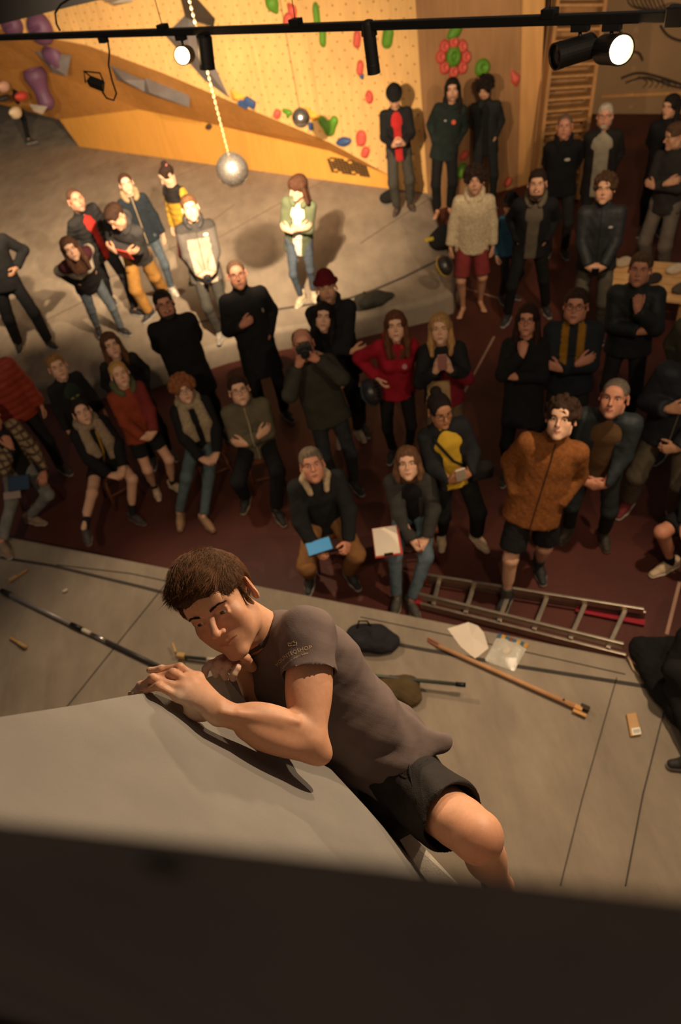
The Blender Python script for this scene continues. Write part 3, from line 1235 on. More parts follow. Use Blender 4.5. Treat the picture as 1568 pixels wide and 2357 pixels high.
# ------------------------------------------------------------------ mirror balls
def mirror_ball(x, y, diapx, d, label, chain_to, chain=True):
    c = atd(x, y, d)
    r = diapx * d / FPX / 2
    t = empty('mirror_ball', c)
    tag(t, label, 'disco ball', 'mirror balls')
    V, Fs = [], []
    rows, cols = 22, 40
    mbb = MB()
    for i in range(rows):
        t0, t1 = math.pi * i / rows + .012, math.pi * (i + 1) / rows - .012
        ncol = max(6, int(cols * math.sin((t0 + t1) / 2)))
        for j in range(ncol):
            p0, p1 = 2 * math.pi * j / ncol + .016, 2 * math.pi * (j + 1) / ncol - .016
            jt = lambda: r * (1.004 + random.uniform(-.006, .006))
            f = lambda a, b, q=0: tuple(jt() * v for v in (math.sin(a) * math.cos(b), math.sin(a) * math.sin(b), math.cos(a)))
            mbb.add([f(t0, p0), f(t1, p0), f(t1, p1), f(t0, p1)], [(0, 1, 2, 3)])
    o = mbb.build('mirror_tiles', mat('mirror', (222, 212, 198), .24, .96, var=.3, vscale=40), t)
    o['kind'] = 'stuff'
    mbc = MB().lathe([(r * .978 * math.sin(a) + .0005, r * .978 * math.cos(a)) for a in np.linspace(math.pi, 0, 20)], 32)
    mbc.build('core', mat('ball_core', (38, 34, 30), .6), t, smooth=True)
    MB().lathe([(r * .12, r * .96), (r * .12, r * 1.06), (r * .05, r * 1.08)], 12).build('cap', mat('steel', (150, 140, 128), .35, 1), t)
    top = np.array(chain_to) - c
    if chain:
        n = int((top[2] - r) / .022)
        link0 = None
        for k in range(n):
            z = r * 1.06 + k * .022
            s = (z - r) / (top[2] - r)
            pos = (top[0] * s, top[1] * s, z)
            if link0 is None:
                pts = [(.007 * math.cos(a), 0, .013 * math.sin(a)) for a in np.linspace(0, 2 * math.pi, 9)]
                link0 = MB().tube(pts, .0025, 5, False).build('chain_link', mat('chain_brass', (186, 164, 128), .4, .8), t)
                link0.location = pos
            else:
                inst('chain_link', link0.data, t, Matrix.Translation(pos) @ Matrix.Rotation(1.57 * (k % 2), 4, 'Z'))
    else:
        MB().tube([(0, 0, r), tuple(top)], .003, 6).build('wire', M_BLACK, t)
    return t


cbl = atd(535, 390, 6.2)
mirror_ball(535, 391, 74, 6.2, 'large mirror ball on a chain above the rear mat', cbl + np.array([0, 0, 1.32]))
cbs = atd(693, 271, 8.6)
mirror_ball(693, 271, 41, 8.6, 'small mirror ball on a wire in front of the plywood wall', cbs + np.array([0, 0, 2.4]), False)

# ------------------------------------------------------------------ people: heads, hair, hands
EYE_X, EYE_Y, EYE_Z, EYE_R = .0315, -.0755, .009, .0125


def head_prims(g, neck, hi=False):
    """head in its own frame: x = person's left, -y = forward, z = up; g = shape dictionary; neck = neck base point"""
    jw = g.get('jaw', .86 if g.get('fem') else 1.0)
    ch = g.get('chin', 1.0)
    ns = g.get('nose', 1.0)
    fat = g.get('fat', 0.0)
    fem = g.get('fem', False)
    P = [ell((0, .016, .044), (.0755, .094, .080), k=0),
         ell((0, -.030, .035), (.064, .062, .066), k=.02),
         ell((0, -.034, -.022), ((.055 if fem else .060) + fat * .5, .056, .082), k=.022)]
    for s in (-1, 1):
        P += [cone((s * .052 * jw, .004, -.040), (s * .047 * jw, -.012, -.068), .020 + fat, .018 + fat, .02),
              cone((s * .047 * jw, -.012, -.068), (s * .014, -.073, -.096 * ch), .018 + fat, .0145, .022),
              ell((s * .043, -.062, -.020), (.020 + fat * .6, .018, .020 + fat * .4), k=.026),
              cone((s * .012, -.0905, .028), (s * .047, -.0725, .030), .0075 if fem else .0095, .0085, .016),
              ell((s * .036, -.050, -.052), (.020 + fat, .020, .024), k=.026)]
    P += [ell((0, -.082, -.097 * ch), (.018, .0145, .0135), k=.018),
          ell((0, -.074, -.062), (.031, .022, .030), k=.018),
          ell((0, -.086, .052), (.045, .012, .026), k=.028)]
    # eye sockets, lids
    for s in (-1, 1):
        P.append(ell((s * .0315, -.096, .0085), (.0175, .0135, .0115), k=.014, op='s'))
    # nose
    P += [cone((0, -.0885, .022), (0, -.112 - .003 * ns, -.020), .0068, .0085 * ns, .012),
          ell((0, -.114 - .004 * ns, -.0235), (.0095 * ns, .0095 * ns, .0085), k=.008),
          ell((.0115 * ns, -.1035, -.0275), (.0068, .0085, .0065), k=.006),
          ell((-.0115 * ns, -.1035, -.0275), (.0068, .0085, .0065), k=.006)]
    for s in (-1, 1):
        P.append(ell((s * .0066, -.110, -.0335), (.0032, .0048, .0035), k=.003, op='s'))
        # lids: ball with an almond opening
        c = np.array((s * EYE_X, EYE_Y, EYE_Z))
        lid = g.get('lid', .0038)
        P.append(cone(c + (-.0105, -.0085, .0045 + lid * .4), c + (.0105, -.0085, .0045 + lid * .4), .0042, .0042, .006))
        P.append(cone(c + (-.009, -.0085, -.0080), c + (.009, -.0085, -.0080), .0036, .0036, .007))
        P.append(ell(c + (0, -.001, 0), (.0138, .0128, .0128), k=.004))
        P.append(ell(c + (0, -.0125, -.0008 + g.get('lidz', 0)), (.0112, .0080, lid), k=.0015, op='s'))
    # lips
    sm = g.get('smile', 0.0)
    lipz = -.0585
    lt = g.get('lipt', 1.0)
    ly = g.get('lipy', 0.0)
    for s in (-1, 1):
        P += [cone((0, -.0972 + ly, lipz + .0030), (s * .023, -.0860, lipz - .0005 + sm), .0042 * lt, .0022, .006),
              cone((0, -.0962 + ly, lipz - .0070), (s * .021, -.0860, lipz - .0025 + sm), .0052 * lt, .0024, .007)]
    op_ = g.get('open', 0.0)
    for s in (-1, 1):
        P.append(cone((0, -.1030 + ly, lipz - .0015 - op_), (s * .026, -.0895, lipz - .0012 + sm), .0019 + op_, .0013 + op_ * .3, .002, 's'))
    # ears
    if not g.get('noear'):
        for s in (-1, 1):
            R = rotz(s * .55) @ np.array([[1, 0, 0], [0, math.cos(-.2), -math.sin(-.2)], [0, math.sin(-.2), math.cos(-.2)]])
            c = np.array((s * .0825, .013, .002))
            P += [ell(c, (.0075, .0185, .031), R, k=.008), ell(c + (s * .007, -.004, .004), (.0062, .0105, .019), R, k=.004, op='s'),
                  ell(c + (-s * .001, -.006, -.022), (.0065, .0085, .010), R, k=.006)]
    nb = np.array(neck, float)
    nr = g.get('neck', .054)
    ct = np.array((0, .020, -.045))
    P += [cone(ct, nb, nr, nr * 1.08, .022)]
    if g.get('adam'):
        P.append(ell(ct * .45 + nb * .55 + np.array((0, -nr, 0)), (.010, .008, .014), k=.02))
    return P


def skin_col(V, tone, g, rng):
    """albedo of the skin: lips, ruddy cheeks and nose, stubble"""
    c = np.array(lin(tone))
    C = np.tile(c, (len(V), 1))
    x, y, z = V[:, 0], V[:, 1], V[:, 2]
    red = np.exp(-(((np.abs(x) - .045) / .022) ** 2 + ((z + .022) / .022) ** 2)) * (y < -.03) * .5
    red += np.exp(-((x / .014) ** 2 + ((z + .022) / .014) ** 2)) * (y < -.1) * .5
    red += (np.abs(x) > .074) * .35 * (np.abs(z) < .05)
    C *= (1 - red[:, None] * np.array([.02, .20, .22]))
    st = g.get('stubble', 0)
    if st:
        w = np.clip((-.032 - z) / .018, 0, 1) * np.clip((.03 - y) / .03, 0, 1) * (z > -.125)
        w *= 1 - np.exp(-(((np.abs(x) - .04) / .016) ** 2 + ((z + .045) / .014) ** 2)) * .6
        C = C * (1 - st * w[:, None]) + np.array(lin(g.get('beardc', (60, 42, 32)))) * st * w[:, None]
    lipz = -.0585 + g.get('smile', 0) * np.clip(np.abs(x) / .021, 0, 1)
    ex = (x / .0235) ** 2 + ((z - lipz + .0022) / (.0088 * g.get('lipt', 1.0))) ** 2
    w = np.clip((1.15 - ex) / .35, 0, 1) * (y < -.078)
    lc = np.array(lin(g.get('lipc', (140, 68, 60)))) * c.mean() / np.array(lin((200, 150, 120))).mean()
    lw = g.get('lipw', .75)
    C = C * (1 - lw * w[:, None]) + lc * lw * w[:, None]
    return C


SKULL = lambda t, k=0: [ell((0, .016, .044), (.0755 + t, .094 + t, .080 + t), k=k), ell((0, -.030, .035), (.064 + t, .062 + t, .066 + t), k=.02)]


def hair_prims(style, rng):
    face = [ell((0, -.118, -.020), (.064, .072, .092), k=.006, op='s')]
    ears = [ell((s * .088, .012, -.004), (.031, .034, .046), k=.006, op='s') for s in (-1, 1)]
    low = []
    disp = (.0035, 90)
    if style in ('short', 'shortdark'):
        P = SKULL(.010) + [ell((0, -.022, .088), (.066, .080, .046), k=.02)]
        P += face + ears + [rbox((0, .0, -.115), (.2, .2, .07), None, .005, .01, 's'), rbox((0, -.14, -.05), (.2, .14, .075), None, .005, .01, 's')]
        disp = (.005, 70)
    elif style == 'buzz':
        P = SKULL(.0035) + face + ears + [rbox((0, .0, -.105), (.2, .2, .07), None, .005, .01, 's'), rbox((0, -.14, -.045), (.2, .14, .075), None, .005, .01, 's')]
        disp = (.001, 100)
    elif style == 'balding':
        P = SKULL(.005) + face + ears + [rbox((0, .0, -.105), (.2, .2, .07), None, .005, .01, 's'), ell((0, -.05, .125), (.062, .115, .075), k=.01, op='s'), rbox((0, -.15, -.0), (.2, .12, .2), None, .005, .01, 's')]
        disp = (.002, 100)
    elif style == 'curly' or style == 'afro':
        t = .028 if style == 'curly' else .050
        P = SKULL(.012 if style == 'curly' else .024)
        for i in range(150):
            v = nrm(rng.normal(size=3))
            if v[2] < -.35 or (v[1] < -.55 and v[2] < .30):
                continue
            c = np.array((0, .012, .045)) + v * np.array((.0755 + t * .6, .094 + t * .6, .080 + t * .6))
            P.append(ell(c, rng.uniform(.012, .022) * (1 if style == 'curly' else 1.25), k=.008))
        P += [ell((0, -.118, -.028), (.058, .070, .082), k=.006, op='s')] + [rbox((0, .0, -.125), (.2, .2, .07), None, .005, .01, 's')]
        disp = (.005, 60)
    elif style in ('long', 'wavy', 'bob'):
        L = {'long': .25, 'wavy': .21, 'bob': .12}[style]
        P = SKULL(.013) + [ell((0, -.01, .085), (.07, .088, .05), k=.02)]
        for s in (-1, 1):
            P += [cone((s * .070, .018, .030), (s * .084, .016, -L * .55), .030, .030, .02), cone((s * .084, .016, -L * .55), (s * .078, .0, -L), .030, .018, .02)]
        P += [cone((0, .075, .03), (0, .085, -L), .055, .040, .03, ax=(0, 1, 0), q=.6), cone((.05, .06, .02), (.055, .07, -L), .04, .03, .03), cone((-.05, .06, .02), (-.055, .07, -L), .04, .03, .03)]
        P += [ell((0, -.116, -.035), (.058, .074, .108), k=.008, op='s')]
        disp = (.007 if style != 'long' else .004, 55)
    elif style == 'fringe':
        P = SKULL(.014) + [ell((0, -.04, .07), (.068, .066, .052), k=.02)]
        for s in (-1, 1):
            P += [cone((s * .070, .012, .030), (s * .082, .012, -.16), .032, .024, .02)]
        P += [cone((0, .075, .03), (0, .08, -.16), .06, .05, .03, ax=(0, 1, 0), q=.6)]
        P += [ell((0, -.120, -.052), (.056, .074, .080), k=.006, op='s')]
        disp = (.005, 60)
    elif style in ('bun', 'pony', 'tied'):
        P = SKULL(.008) + [ell((0, -.120, -.008), (.068, .080, .100), k=.006, op='s')] + ears + [rbox((0, -.05, -.115), (.2, .2, .07), None, .005, .01, 's')]
        if style == 'bun':
            P += [ell((0, .055, .135), (.042, .042, .036), k=.012)]
        elif style == 'pony':
            P += [ell((0, .112, .05), (.026, .022, .03), k=.01), cone((0, .125, .045), (.01, .135, -.10), .026, .016, .01)]
        disp = (.002, 80)
    else:
        return None
    return P, disp


def beanie_prims():
    P = SKULL(.014) + [ell((0, .02, .11), (.062, .075, .05), k=.03)]
    P += [rbox((0, 0, -.140), (.3, .3, .19), np.array([[1, 0, 0], [0, math.cos(.05), -math.sin(.05)], [0, math.sin(.05), math.cos(.05)]]), .004, .004, 's')]
    return P


_hands = {}


def hand_mesh(curl=.45, spread=.1, thumb=.4, vox=.0048, side=1, size=1.0):
    """right hand: wrist at origin, fingers +x, palm -z, thumb +y (mirrored for left)"""
    key = (round(curl, 2), spread, thumb, vox)
    if key not in _hands:
        P = []
        base = [(.088, .028, .002), (.094, .009, .004), (.089, -.011, .002), (.080, -.028, -.002)]
        ln = [.068, .076, .070, .055]
        for b in base:
            P.append(cone((.006, b[1] * .55, 0), b, .0135, .0115, .012, ax=(0, 0, 1), q=.85))
        P.append(cone((-.03, 0, 0), (.02, 0, 0), .024, .026, .015, ax=(0, 0, 1), q=.66))
        P.append(ell((.04, .022, -.010), (.030, .016, .013), k=.012))
        P.append(ell((.04, -.022, -.009), (.034, .013, .012), k=.012))
        for i, (b, L) in enumerate(zip(base, ln)):
            a = 0
            p = np.array(b, float)
            yaw = spread * (1.5 - i) * .5
            for j, (f, cr) in enumerate(((.45, .75), (.31, 1.05), (.24, .75))):
                a += curl * cr * 1.5
                d = np.array([math.cos(a) * math.cos(yaw), math.sin(yaw) * math.cos(a), -math.sin(a)])
                qn = p + d * L * f
                r0 = .0092 - .0009 * j - (.0012 if i == 3 else 0)
                P.append(cone(p, qn, r0, r0 - .0008, .005 if j else .007))
                p = qn
        p = np.array((.022, .026, -.006))
        a = .55
        for j, L in enumerate((.040, .032, .026)):
            a2 = a - thumb * j * .5
            d = nrm((math.cos(a2), math.sin(a2), -.25 - curl * .45))
            qn = p + d * L
            P.append(cone(p, qn, .0125 - .0014 * j, .0112 - .0014 * j, .008))
            p = qn
        V, Q = sdf(P, vox)
        _hands[key] = (V, Q)
    V, Q = _hands[key]
    V = V * size
    if side > 0:
        V = V * np.array([1, -1, 1])
        Q = Q[:, ::-1]
    return V, Q


def eye_mat(col):
    q = NT('eye')
    sp = q.n('SeparateXYZ')
    q.l(q.co.outputs['Object'], sp.inputs[0])
    x2 = q.n('Math'); x2.operation = 'MULTIPLY'; q.l(sp.outputs[0], x2.inputs[0]); q.l(sp.outputs[0], x2.inputs[1])
    z2 = q.n('Math'); z2.operation = 'MULTIPLY'; q.l(sp.outputs[2], z2.inputs[0]); q.l(sp.outputs[2], z2.inputs[1])
    s = q.n('Math'); s.operation = 'ADD'; q.l(x2.outputs[0], s.inputs[0]); q.l(z2.outputs[0], s.inputs[1])
    sq = q.n('Math'); sq.operation = 'SQRT'; q.l(s.outputs[0], sq.inputs[0])
    r = q.n('ValToRGB')
    mr = q.n('MapRange'); mr.inputs[2].default_value = .0125
    q.l(sq.outputs[0], mr.inputs[0]); q.l(mr.outputs[0], r.inputs[0])
    e = r.color_ramp.elements
    r.color_ramp.interpolation = 'LINEAR'
    e[0].position = 0; e[0].color = (.002, .002, .002, 1)
    e[1].position = 1; e[1].color = (.55, .46, .40, 1)
    for p, c in ((.19, (.002, .002, .002)), (.22, tuple(v * 1.2 for v in lin(col))), (.44, lin(col)), (.48, (.01, .008, .006)), (.52, (.58, .50, .44))):
        k = e.new(p)
        k.color = (*c, 1)
    q.l(r.outputs[0], q.b.inputs['Base Color'])
    q.b.inputs['Roughness'].default_value = .08
    return q.m


_cache = {}


def eye_data():
    if 'eye' not in _cache:
        mb = MB().lathe([(EYE_R * math.sin(a) + 1e-5, EYE_R * math.cos(a)) for a in np.linspace(math.pi, 0, 15)], 20, np.array([[1, 0, 0], [0, 0, -1], [0, 1, 0.0]]))
        o = mb.build('eye', eye_mat((70, 48, 30)), smooth=True)
        _cache['eye'] = o.data
        bpy.data.objects.remove(o)
    return _cache['eye']


def brow_data(col, thick=1.0):
    key = ('brow', col, thick)
    if key not in _cache:
        P = []
        for s in (1,):
            pts = [(s * .014, -.1010, .0275), (s * .025, -.1002, .0305), (s * .037, -.0955, .0318), (s * .049, -.0860, .0275)]
            for a, b, r1, r2 in zip(pts[:-1], pts[1:], (.0036, .0042, .0036), (.0042, .0036, .0018)):
                P.append(cone(a, b, r1 * thick, r2 * thick, .003))
        V, Q = sdf(P, .0016 if thick > 1.2 else .0024)
        V = V + vnorm(V, Q) * (wob(V, 900, 3) * .0008)[:, None]
        m = mat('brow_hair', col, .9, 0, .5, 600, .2, 60)
        _cache[key] = (qmesh('eyebrow', V, Q, m, data_only=True), qmesh('eyebrow', V * np.array([-1, 1, 1]), Q[:, ::-1], m, data_only=True))
    return _cache[key]


def glasses_data(col=(30, 26, 24)):
    key = ('glasses', col)
    if key not in _cache:
        mb = MB()
        for s in (-1, 1):
            mb.tube([(s * .033 + .0235 * math.cos(a), -.108 - .004 * math.cos(a) * s * -1, .006 + .0175 * math.sin(a)) for a in np.linspace(0, 2 * math.pi, 17)], .0016, 5, False)
            mb.tube([(s * .056, -.106, .011), (s * .077, -.06, .013), (s * .085, .01, .014)], .0016, 5)
        mb.tube([(-.010, -.110, .010), (0, -.112, .013), (.010, -.110, .010)], .0016, 5)
        o = mb.build('glasses', mat('spectacle_frame', col, .3), smooth=True)
        _cache[key] = o.data
        bpy.data.objects.remove(o)
    return _cache[key]


def shoe_data(col, sole, style='trainer'):
    key = ('shoe', col, sole, style)
    if key not in _cache:
        P = [cone((0, .050, .045), (0, -.080, .040), .038, .040, .02), cone((0, -.06, .038), (0, -.165, .030), .040, .030, .02, ax=(0, 0, 1), q=.8),
             cone((0, .045, .055), (0, .040, .105 if style != 'boot' else .16), .040, .040, .02, fb=True), cone((0, .02, .075), (0, -.09, .055), .033, .028, .025)]
        V, Q = sdf(P, .009, [((0, 0, .018), (0, 0, -1))])
        up = qmesh('shoe', V, Q, mat('shoe_upper', col, .7, 0, .2, 80), data_only=True)
        P = [cone((0, .052, .012), (0, -.085, .012), .043, .045, .02), cone((0, -.08, .012), (0, -.165, .014), .045, .034, .02)]
        V, Q = sdf(P, .009, [((0, 0, .024), (0, 0, 1)), ((0, 0, .0), (0, 0, -1))])
        so = qmesh('sole', V, Q, mat('shoe_sole', sole, .7, var=.1), data_only=True)
        mb = MB()
        for i in range(4):
            y, z = -.055 - i * .022 + .03, .098 - i * .0095
            mb.tube([(-.026, y, z - .010), (0, y - .004, z), (.026, y, z - .010)], .0028, 5)
        o = mb.build('laces', mat('laces', tuple(min(255, int(v * .6 + 70)) for v in sole), .9))
        la = o.data
        bpy.data.objects.remove(o)
        _cache[key] = (up, so, la)
    return _cache[key]


# ------------------------------------------------------------------ people: posed figure
def ik(a, t, l1, l2, pole):
    a, t = np.array(a, float), np.array(t, float)
    d = t - a
    D = np.linalg.norm(d)
    D2 = min(D, (l1 + l2) * .995)
    u = d / (D + 1e-9)
    t = a + u * D2
    x = (l1 * l1 - l2 * l2 + D2 * D2) / (2 * D2)
    h = math.sqrt(max(l1 * l1 - x * x, 0))
    pv = np.array(pole, float)
    pv = nrm(pv - u * (pv @ u))
    return a + u * x + pv * h, t


# wrist, elbow pole, finger direction, back of hand, curl (person's left; x mirrored for right)
ARMS = {
    'down': ((.255, -.04, .83), (.3, 1, 0), (0, -.2, -1), (1, .1, 0), .35),
    'pocket': ((.135, -.055, .985), (.55, 1, 0), (-.25, .05, -1), (.8, -.3, 0), .2),
    'clasp': ((.065, -.245, .96), (.55, .6, -.3), (-1, -.1, -.35), (.25, -1, .3), .5),
    'cross': ((-.075, -.215, 1.17), (.45, -.1, -1), (-1, .25, .2), (0, -1, .3), .35),
    'crossu': ((-.06, -.205, 1.22), (.45, -.1, -1), (-1, .3, .35), (0, -1, .3), .3),
    'chin': ((.03, -.215, 1.375), (.6, -.1, -1), (-.15, .25, 1), (.2, -1, .2), .65),
    'phone': ((.07, -.30, 1.13), (.4, .3, -1), (-.55, -.5, .5), (.6, -.8, -.1), .55),
    'phoneup': ((.065, -.30, 1.38), (.6, 0, -1), (-.4, -.2, .9), (.6, -.8, .0), .6),
    'camera': ((.085, -.205, 1.545), (.7, -.1, -1), (-.55, -.25, .75), (.6, -.8, .2), .6),
    'hip': ((.185, -.03, 1.05), (1, .6, .1), (-.55, -.6, -.4), (.8, .3, .2), .3),
    'behind': ((.07, .17, .94), (.5, .5, 0), (-1, .1, -.3), (0, 1, 0), .4),
    'lap': ((.085, -.33, 1.00), (1, .3, -.3), (-.7, -.7, -.2), (.2, -.3, 1), .4),
    'tablet': ((.135, -.36, 1.02), (1, .2, -.5), (-.35, -.8, .2), (.9, -.2, .4), .6),
    'write': ((.03, -.36, 1.03), (1, .3, -.4), (-.6, -.7, -.4), (.3, -.2, 1), .7),
    'hug': ((-.12, -.30, 1.13), (1, -.1, -.6), (-1, .1, -.1), (.1, -1, .1), .3),
    'front': ((.08, -.20, 1.24), (.3, .1, -1), (-.8, -.2, .4), (.3, -.9, .3), .6),
}
CLIMBER_AT = np.array((0.0, 1.0, 3.45))
PEOPLE = {}


def person(key, label, hp, h=1.75, base=0., sit=None, feet=None, turn=0, look=None, hroll=0, la='down', ra='down', lean=None,
           tone=(198, 148, 116), face=None, hair='short', hairc=(58, 40, 28), top=None, inner=None, bottom=None, shoes=((40, 38, 36), (150, 145, 138)),
           extras=(), wide=1.0, seed=0, headsize=1.0, clothres=.0145):
    rng = np.random.default_rng(seed + 11)
    s = h / 1.75
    g = dict(face or {})
    sitting = sit is not None
    pz = (sit + .09) if sitting else .935 * s
    nz = pz + .55 * s if not sitting else pz + .53 * s
    hz = nz + .145 * s
    HP = atz(hp[0], hp[1], base + hz)
    dcam = -HP[:2]
    th = math.atan2(dcam[0], -dcam[1]) + math.radians(turn)
    Rz = rotz(th)
    ftw = None
    if lean is None:
        lean = (0, -.10, 0) if sitting else (0, -.03, 0)
    lean = np.array((lean[0], lean[1], 0.0))
    if feet is not None:
        ftw = [atz(f[0], f[1], base + .03 if len(f) < 3 else f[2] + .03) for f in feet]
    if feet is not None and not sitting:
        mid = (ftw[0] + ftw[1]) / 2
        rootxy = mid[:2] * .7 + HP[:2] * .3
        lean = Rz.T @ np.array((*(HP[:2] - rootxy), 0))
    else:
        rootxy = HP[:2] - (Rz @ lean)[:2]
    root = empty('person', (rootxy[0], rootxy[1], base), th)
    tag(root, label, 'person')
    rw_ = np.array((rootxy[0], rootxy[1], base))
    loc = lambda w: Rz.T @ (np.array(w) - rw_)
    wld = lambda l: Rz @ np.array(l) + rw_
    Pv = np.array((0, 0, pz))
    Nk = np.array((lean[0] * .82, lean[1] * .82 + .02, nz))
    Hc = np.array((lean[0], lean[1], hz))
    T = nrm(Nk - Pv)
    Fr = np.array((0, -1.0, 0))
    Fr = nrm(Fr - T * (Fr @ T))
    Lf = np.cross(T, Fr)
    sw = .158 * s * (.93 if g.get('fem') else 1.02)
    Sh = {1: Nk + Lf * sw - T * .072 * s, -1: Nk - Lf * sw - T * .072 * s}
    Hip = {1: Pv + np.array((.088 * s, 0, -.01)), -1: Pv + np.array((-.088 * s, 0, -.01))}
    # legs
    An, Kn, Toe = {}, {}, {}
    for i, sd in enumerate((1, -1)):
        if ftw is not None:
            f = loc(ftw[i])
            t = f + np.array((0, .03, .06))
        elif sitting:
            t = np.array((sd * .13, -.44 * s, .09))
        else:
            t = np.array((sd * .105 * s, .02, .085))
        Kn[sd], An[sd] = ik(Hip[sd], t, .445 * s, .43 * s, (sd * .25, -1, .3 if sitting else 0))
        Toe[sd] = nrm((sd * .28, -1, 0))
    # arms
    El, Wr, HX, HZ, Cu = {}, {}, {}, {}, {}
    for sd, a in ((1, la), (-1, ra)):
        w, pole, hx, hz_, cu = ARMS[a] if isinstance(a, str) else a
        mv = np.array((sd, 1, 1))
        w = np.array(w, float) * s * mv
        dz = w[2] - 1.48 * s
        tw = Nk + Lf * w[0] - Fr * w[1] * 1.0 + T * dz + Fr * 0
        tw = Nk + Lf * w[0] + Fr * (-w[1]) + T * dz
        El[sd], Wr[sd] = ik(Sh[sd], tw, .285 * s, .255 * s, Lf * pole[0] * sd - Fr * pole[1] + T * pole[2])
        HX[sd] = nrm(Lf * hx[0] * sd - Fr * hx[1] + T * hx[2])
        HZ[sd] = Lf * hz_[0] * sd - Fr * hz_[1] + T * hz_[2]
        Cu[sd] = cu
    # head
    if look is None:
        tgt = CLIMBER_AT
        f = loc(tgt) - Hc
    elif len(look) == 3:
        f = loc(look) - Hc
    else:                                            # yaw, pitch relative to the body (degrees)
        yw, pt = math.radians(look[0]), math.radians(look[1])
        f = np.array((math.sin(yw) * math.cos(pt), -math.cos(yw) * math.cos(pt), math.sin(pt)))
    f = nrm(f)
    pt = math.asin(f[2])
    lim = math.radians(34)
    if pt > lim:
        hxy = nrm((f[0], f[1], 0))
        f = hxy * math.cos(lim) + np.array((0, 0, math.sin(lim)))
    up = np.array((math.sin(math.radians(hroll)), 0, 1.0))
    lf = nrm(np.cross(up, f))
    RH = np.array([lf, -f, np.cross(f, lf)]).T
    hs = 1.07 * headsize * (s ** .35) * (.97 if g.get('fem') else 1.02)
    # ---- body mesh: head and neck, hands, limbs and trunk in one surface object
    neck_l = RH.T @ (Nk - T * .03 - Hc) / hs
    parts = []
    V, Q = sdf(head_prims(g, neck_l), g.get('vox', .0056))
    Ch = skin_col(V, tone, g, rng)
    parts.append((V * hs @ RH.T + Hc, Q, Ch))
    base_c = np.array(lin(tone)) * np.array([1, .96, .94])
    for sd in (1, -1):
        V, Q = hand_mesh(Cu[sd], side=sd, size=s ** .5 * (.93 if g.get('fem') else 1))
        R = frame(HX[sd], HZ[sd])
        parts.append((V @ R.T + Wr[sd], Q, np.tile(base_c, (len(V), 1))))
    bp = [cone(Pv, Nk - T * .18 * s, .115 * s, .125 * s, .03, ax=Fr, q=.66), cone(Sh[1], Sh[-1], .04 * s, .04 * s, .05), cone(Nk - T * .1, Nk, .05, .05, .04)]
    for sd in (1, -1):
        bp += [cone(Sh[sd], El[sd], .045 * s, .036 * s, .02), cone(El[sd], Wr[sd], .038 * s, .026 * s, .015),
               cone(Hip[sd], Kn[sd], .065 * s, .040 * s, .03)]
    bare = bottom[0] in ('shorts',) if bottom else False
    V, Q = sdf(bp, .02)
    parts.append((V, Q, np.tile(base_c, (len(V), 1))))
    for sd in (1, -1):
        ax = nrm(An[sd] - Kn[sd])
        calf = Kn[sd] * .68 + An[sd] * .32 + np.array((0, .018, 0))
        if bare:
            lp_ = [cone(Hip[sd], Kn[sd], .075 * s, .054 * s, .03), cone(Kn[sd], An[sd], .046 * s, .030 * s, .03), ell(Kn[sd] + np.array((0, -.012, 0)), .050 * s, k=.03), cone(Kn[sd] + ax * .06, calf + ax * .1, .046 * s, .042 * s, .03)]
        else:
            lp_ = [cone(Hip[sd], Kn[sd], .065 * s, .040 * s, .02), cone(Kn[sd], An[sd], .038 * s, .028 * s, .02)]
        if shoes is None:
            t = An[sd]
            td = Toe[sd]
            lp_ += [cone(t + (0, 0, -.045), t + td * .13 + (0, 0, -.065), .032, .026, .03), cone(t + td * .10 + (0, 0, -.066), t + td * .185 + (0, 0, -.070), .030, .016, .02), ell(t - td * .03 + (0, 0, -.05), .032, k=.02)]
            for k in range(5):
                off = np.cross(td, (0, 0, 1)) * (k - 2) * .0145
                lp_.append(cone(t + td * .15 + off + (0, 0, -.07), t + td * (.20 - abs(k - (1 if sd > 0 else 3)) * .006) + off + (0, 0, -.073), .009, .008, .005))
        V, Q = sdf(lp_, .011 if bare else .02)
        parts.append((V, Q, np.tile(base_c, (len(V), 1))))
    V, Q, C = cat_parts(parts)
    body = qmesh('body', V, Q, mat('skin', tone, .5, 0, .12, 300, .06, 60, vcol=True, spec=.35), root, C)
    MH = m4(RH * hs, Hc)
    for sd in (-1, 1):
        e = inst('eye', eye_data(), body, MH @ Matrix.Translation((sd * EYE_X, EYE_Y - .0012, EYE_Z)))
        b = inst('eyebrow', brow_data(g.get('browc', tuple(int(v * .8) for v in hairc)))[0 if sd > 0 else 1], body, MH)
    if g.get('glasses'):
        gl = inst('glasses', glasses_data(g['glasses'] if isinstance(g['glasses'], tuple) else (30, 26, 24)), root, MH)
    if g.get('beard'):
        bt = .006
        P = []
        for sd in (-1, 1):
            P += [cone((sd * .060, -.004, -.02), (sd * .049, -.012, -.068), .016 + bt, .018 + bt, .02), cone((sd * .049, -.012, -.068), (sd * .014, -.073, -.096), .018 + bt, .0155 + bt, .02)]
        P += [ell((0, -.080, -.094), (.024, .022, .022), k=.02), cone((-.024, -.088, -.047), (.024, -.088, -.047), .009, .009, .01), ell((0, -.1, -.0605), (.020, .03, .0085), k=.003, op='s'), ell((0, -.10, -.01), (.042, .07, .034), k=.01, op='s')]
        V, Q = sdf(P, .006)
        V = V + vnorm(V, Q) * (wob(V, 260, 2) * .003)[:, None]
        o = qmesh('beard', V, Q, mat('beard_hair', g['beard'], .9, 0, .8, 240, .25, 60), root)
        o.matrix_local = MH
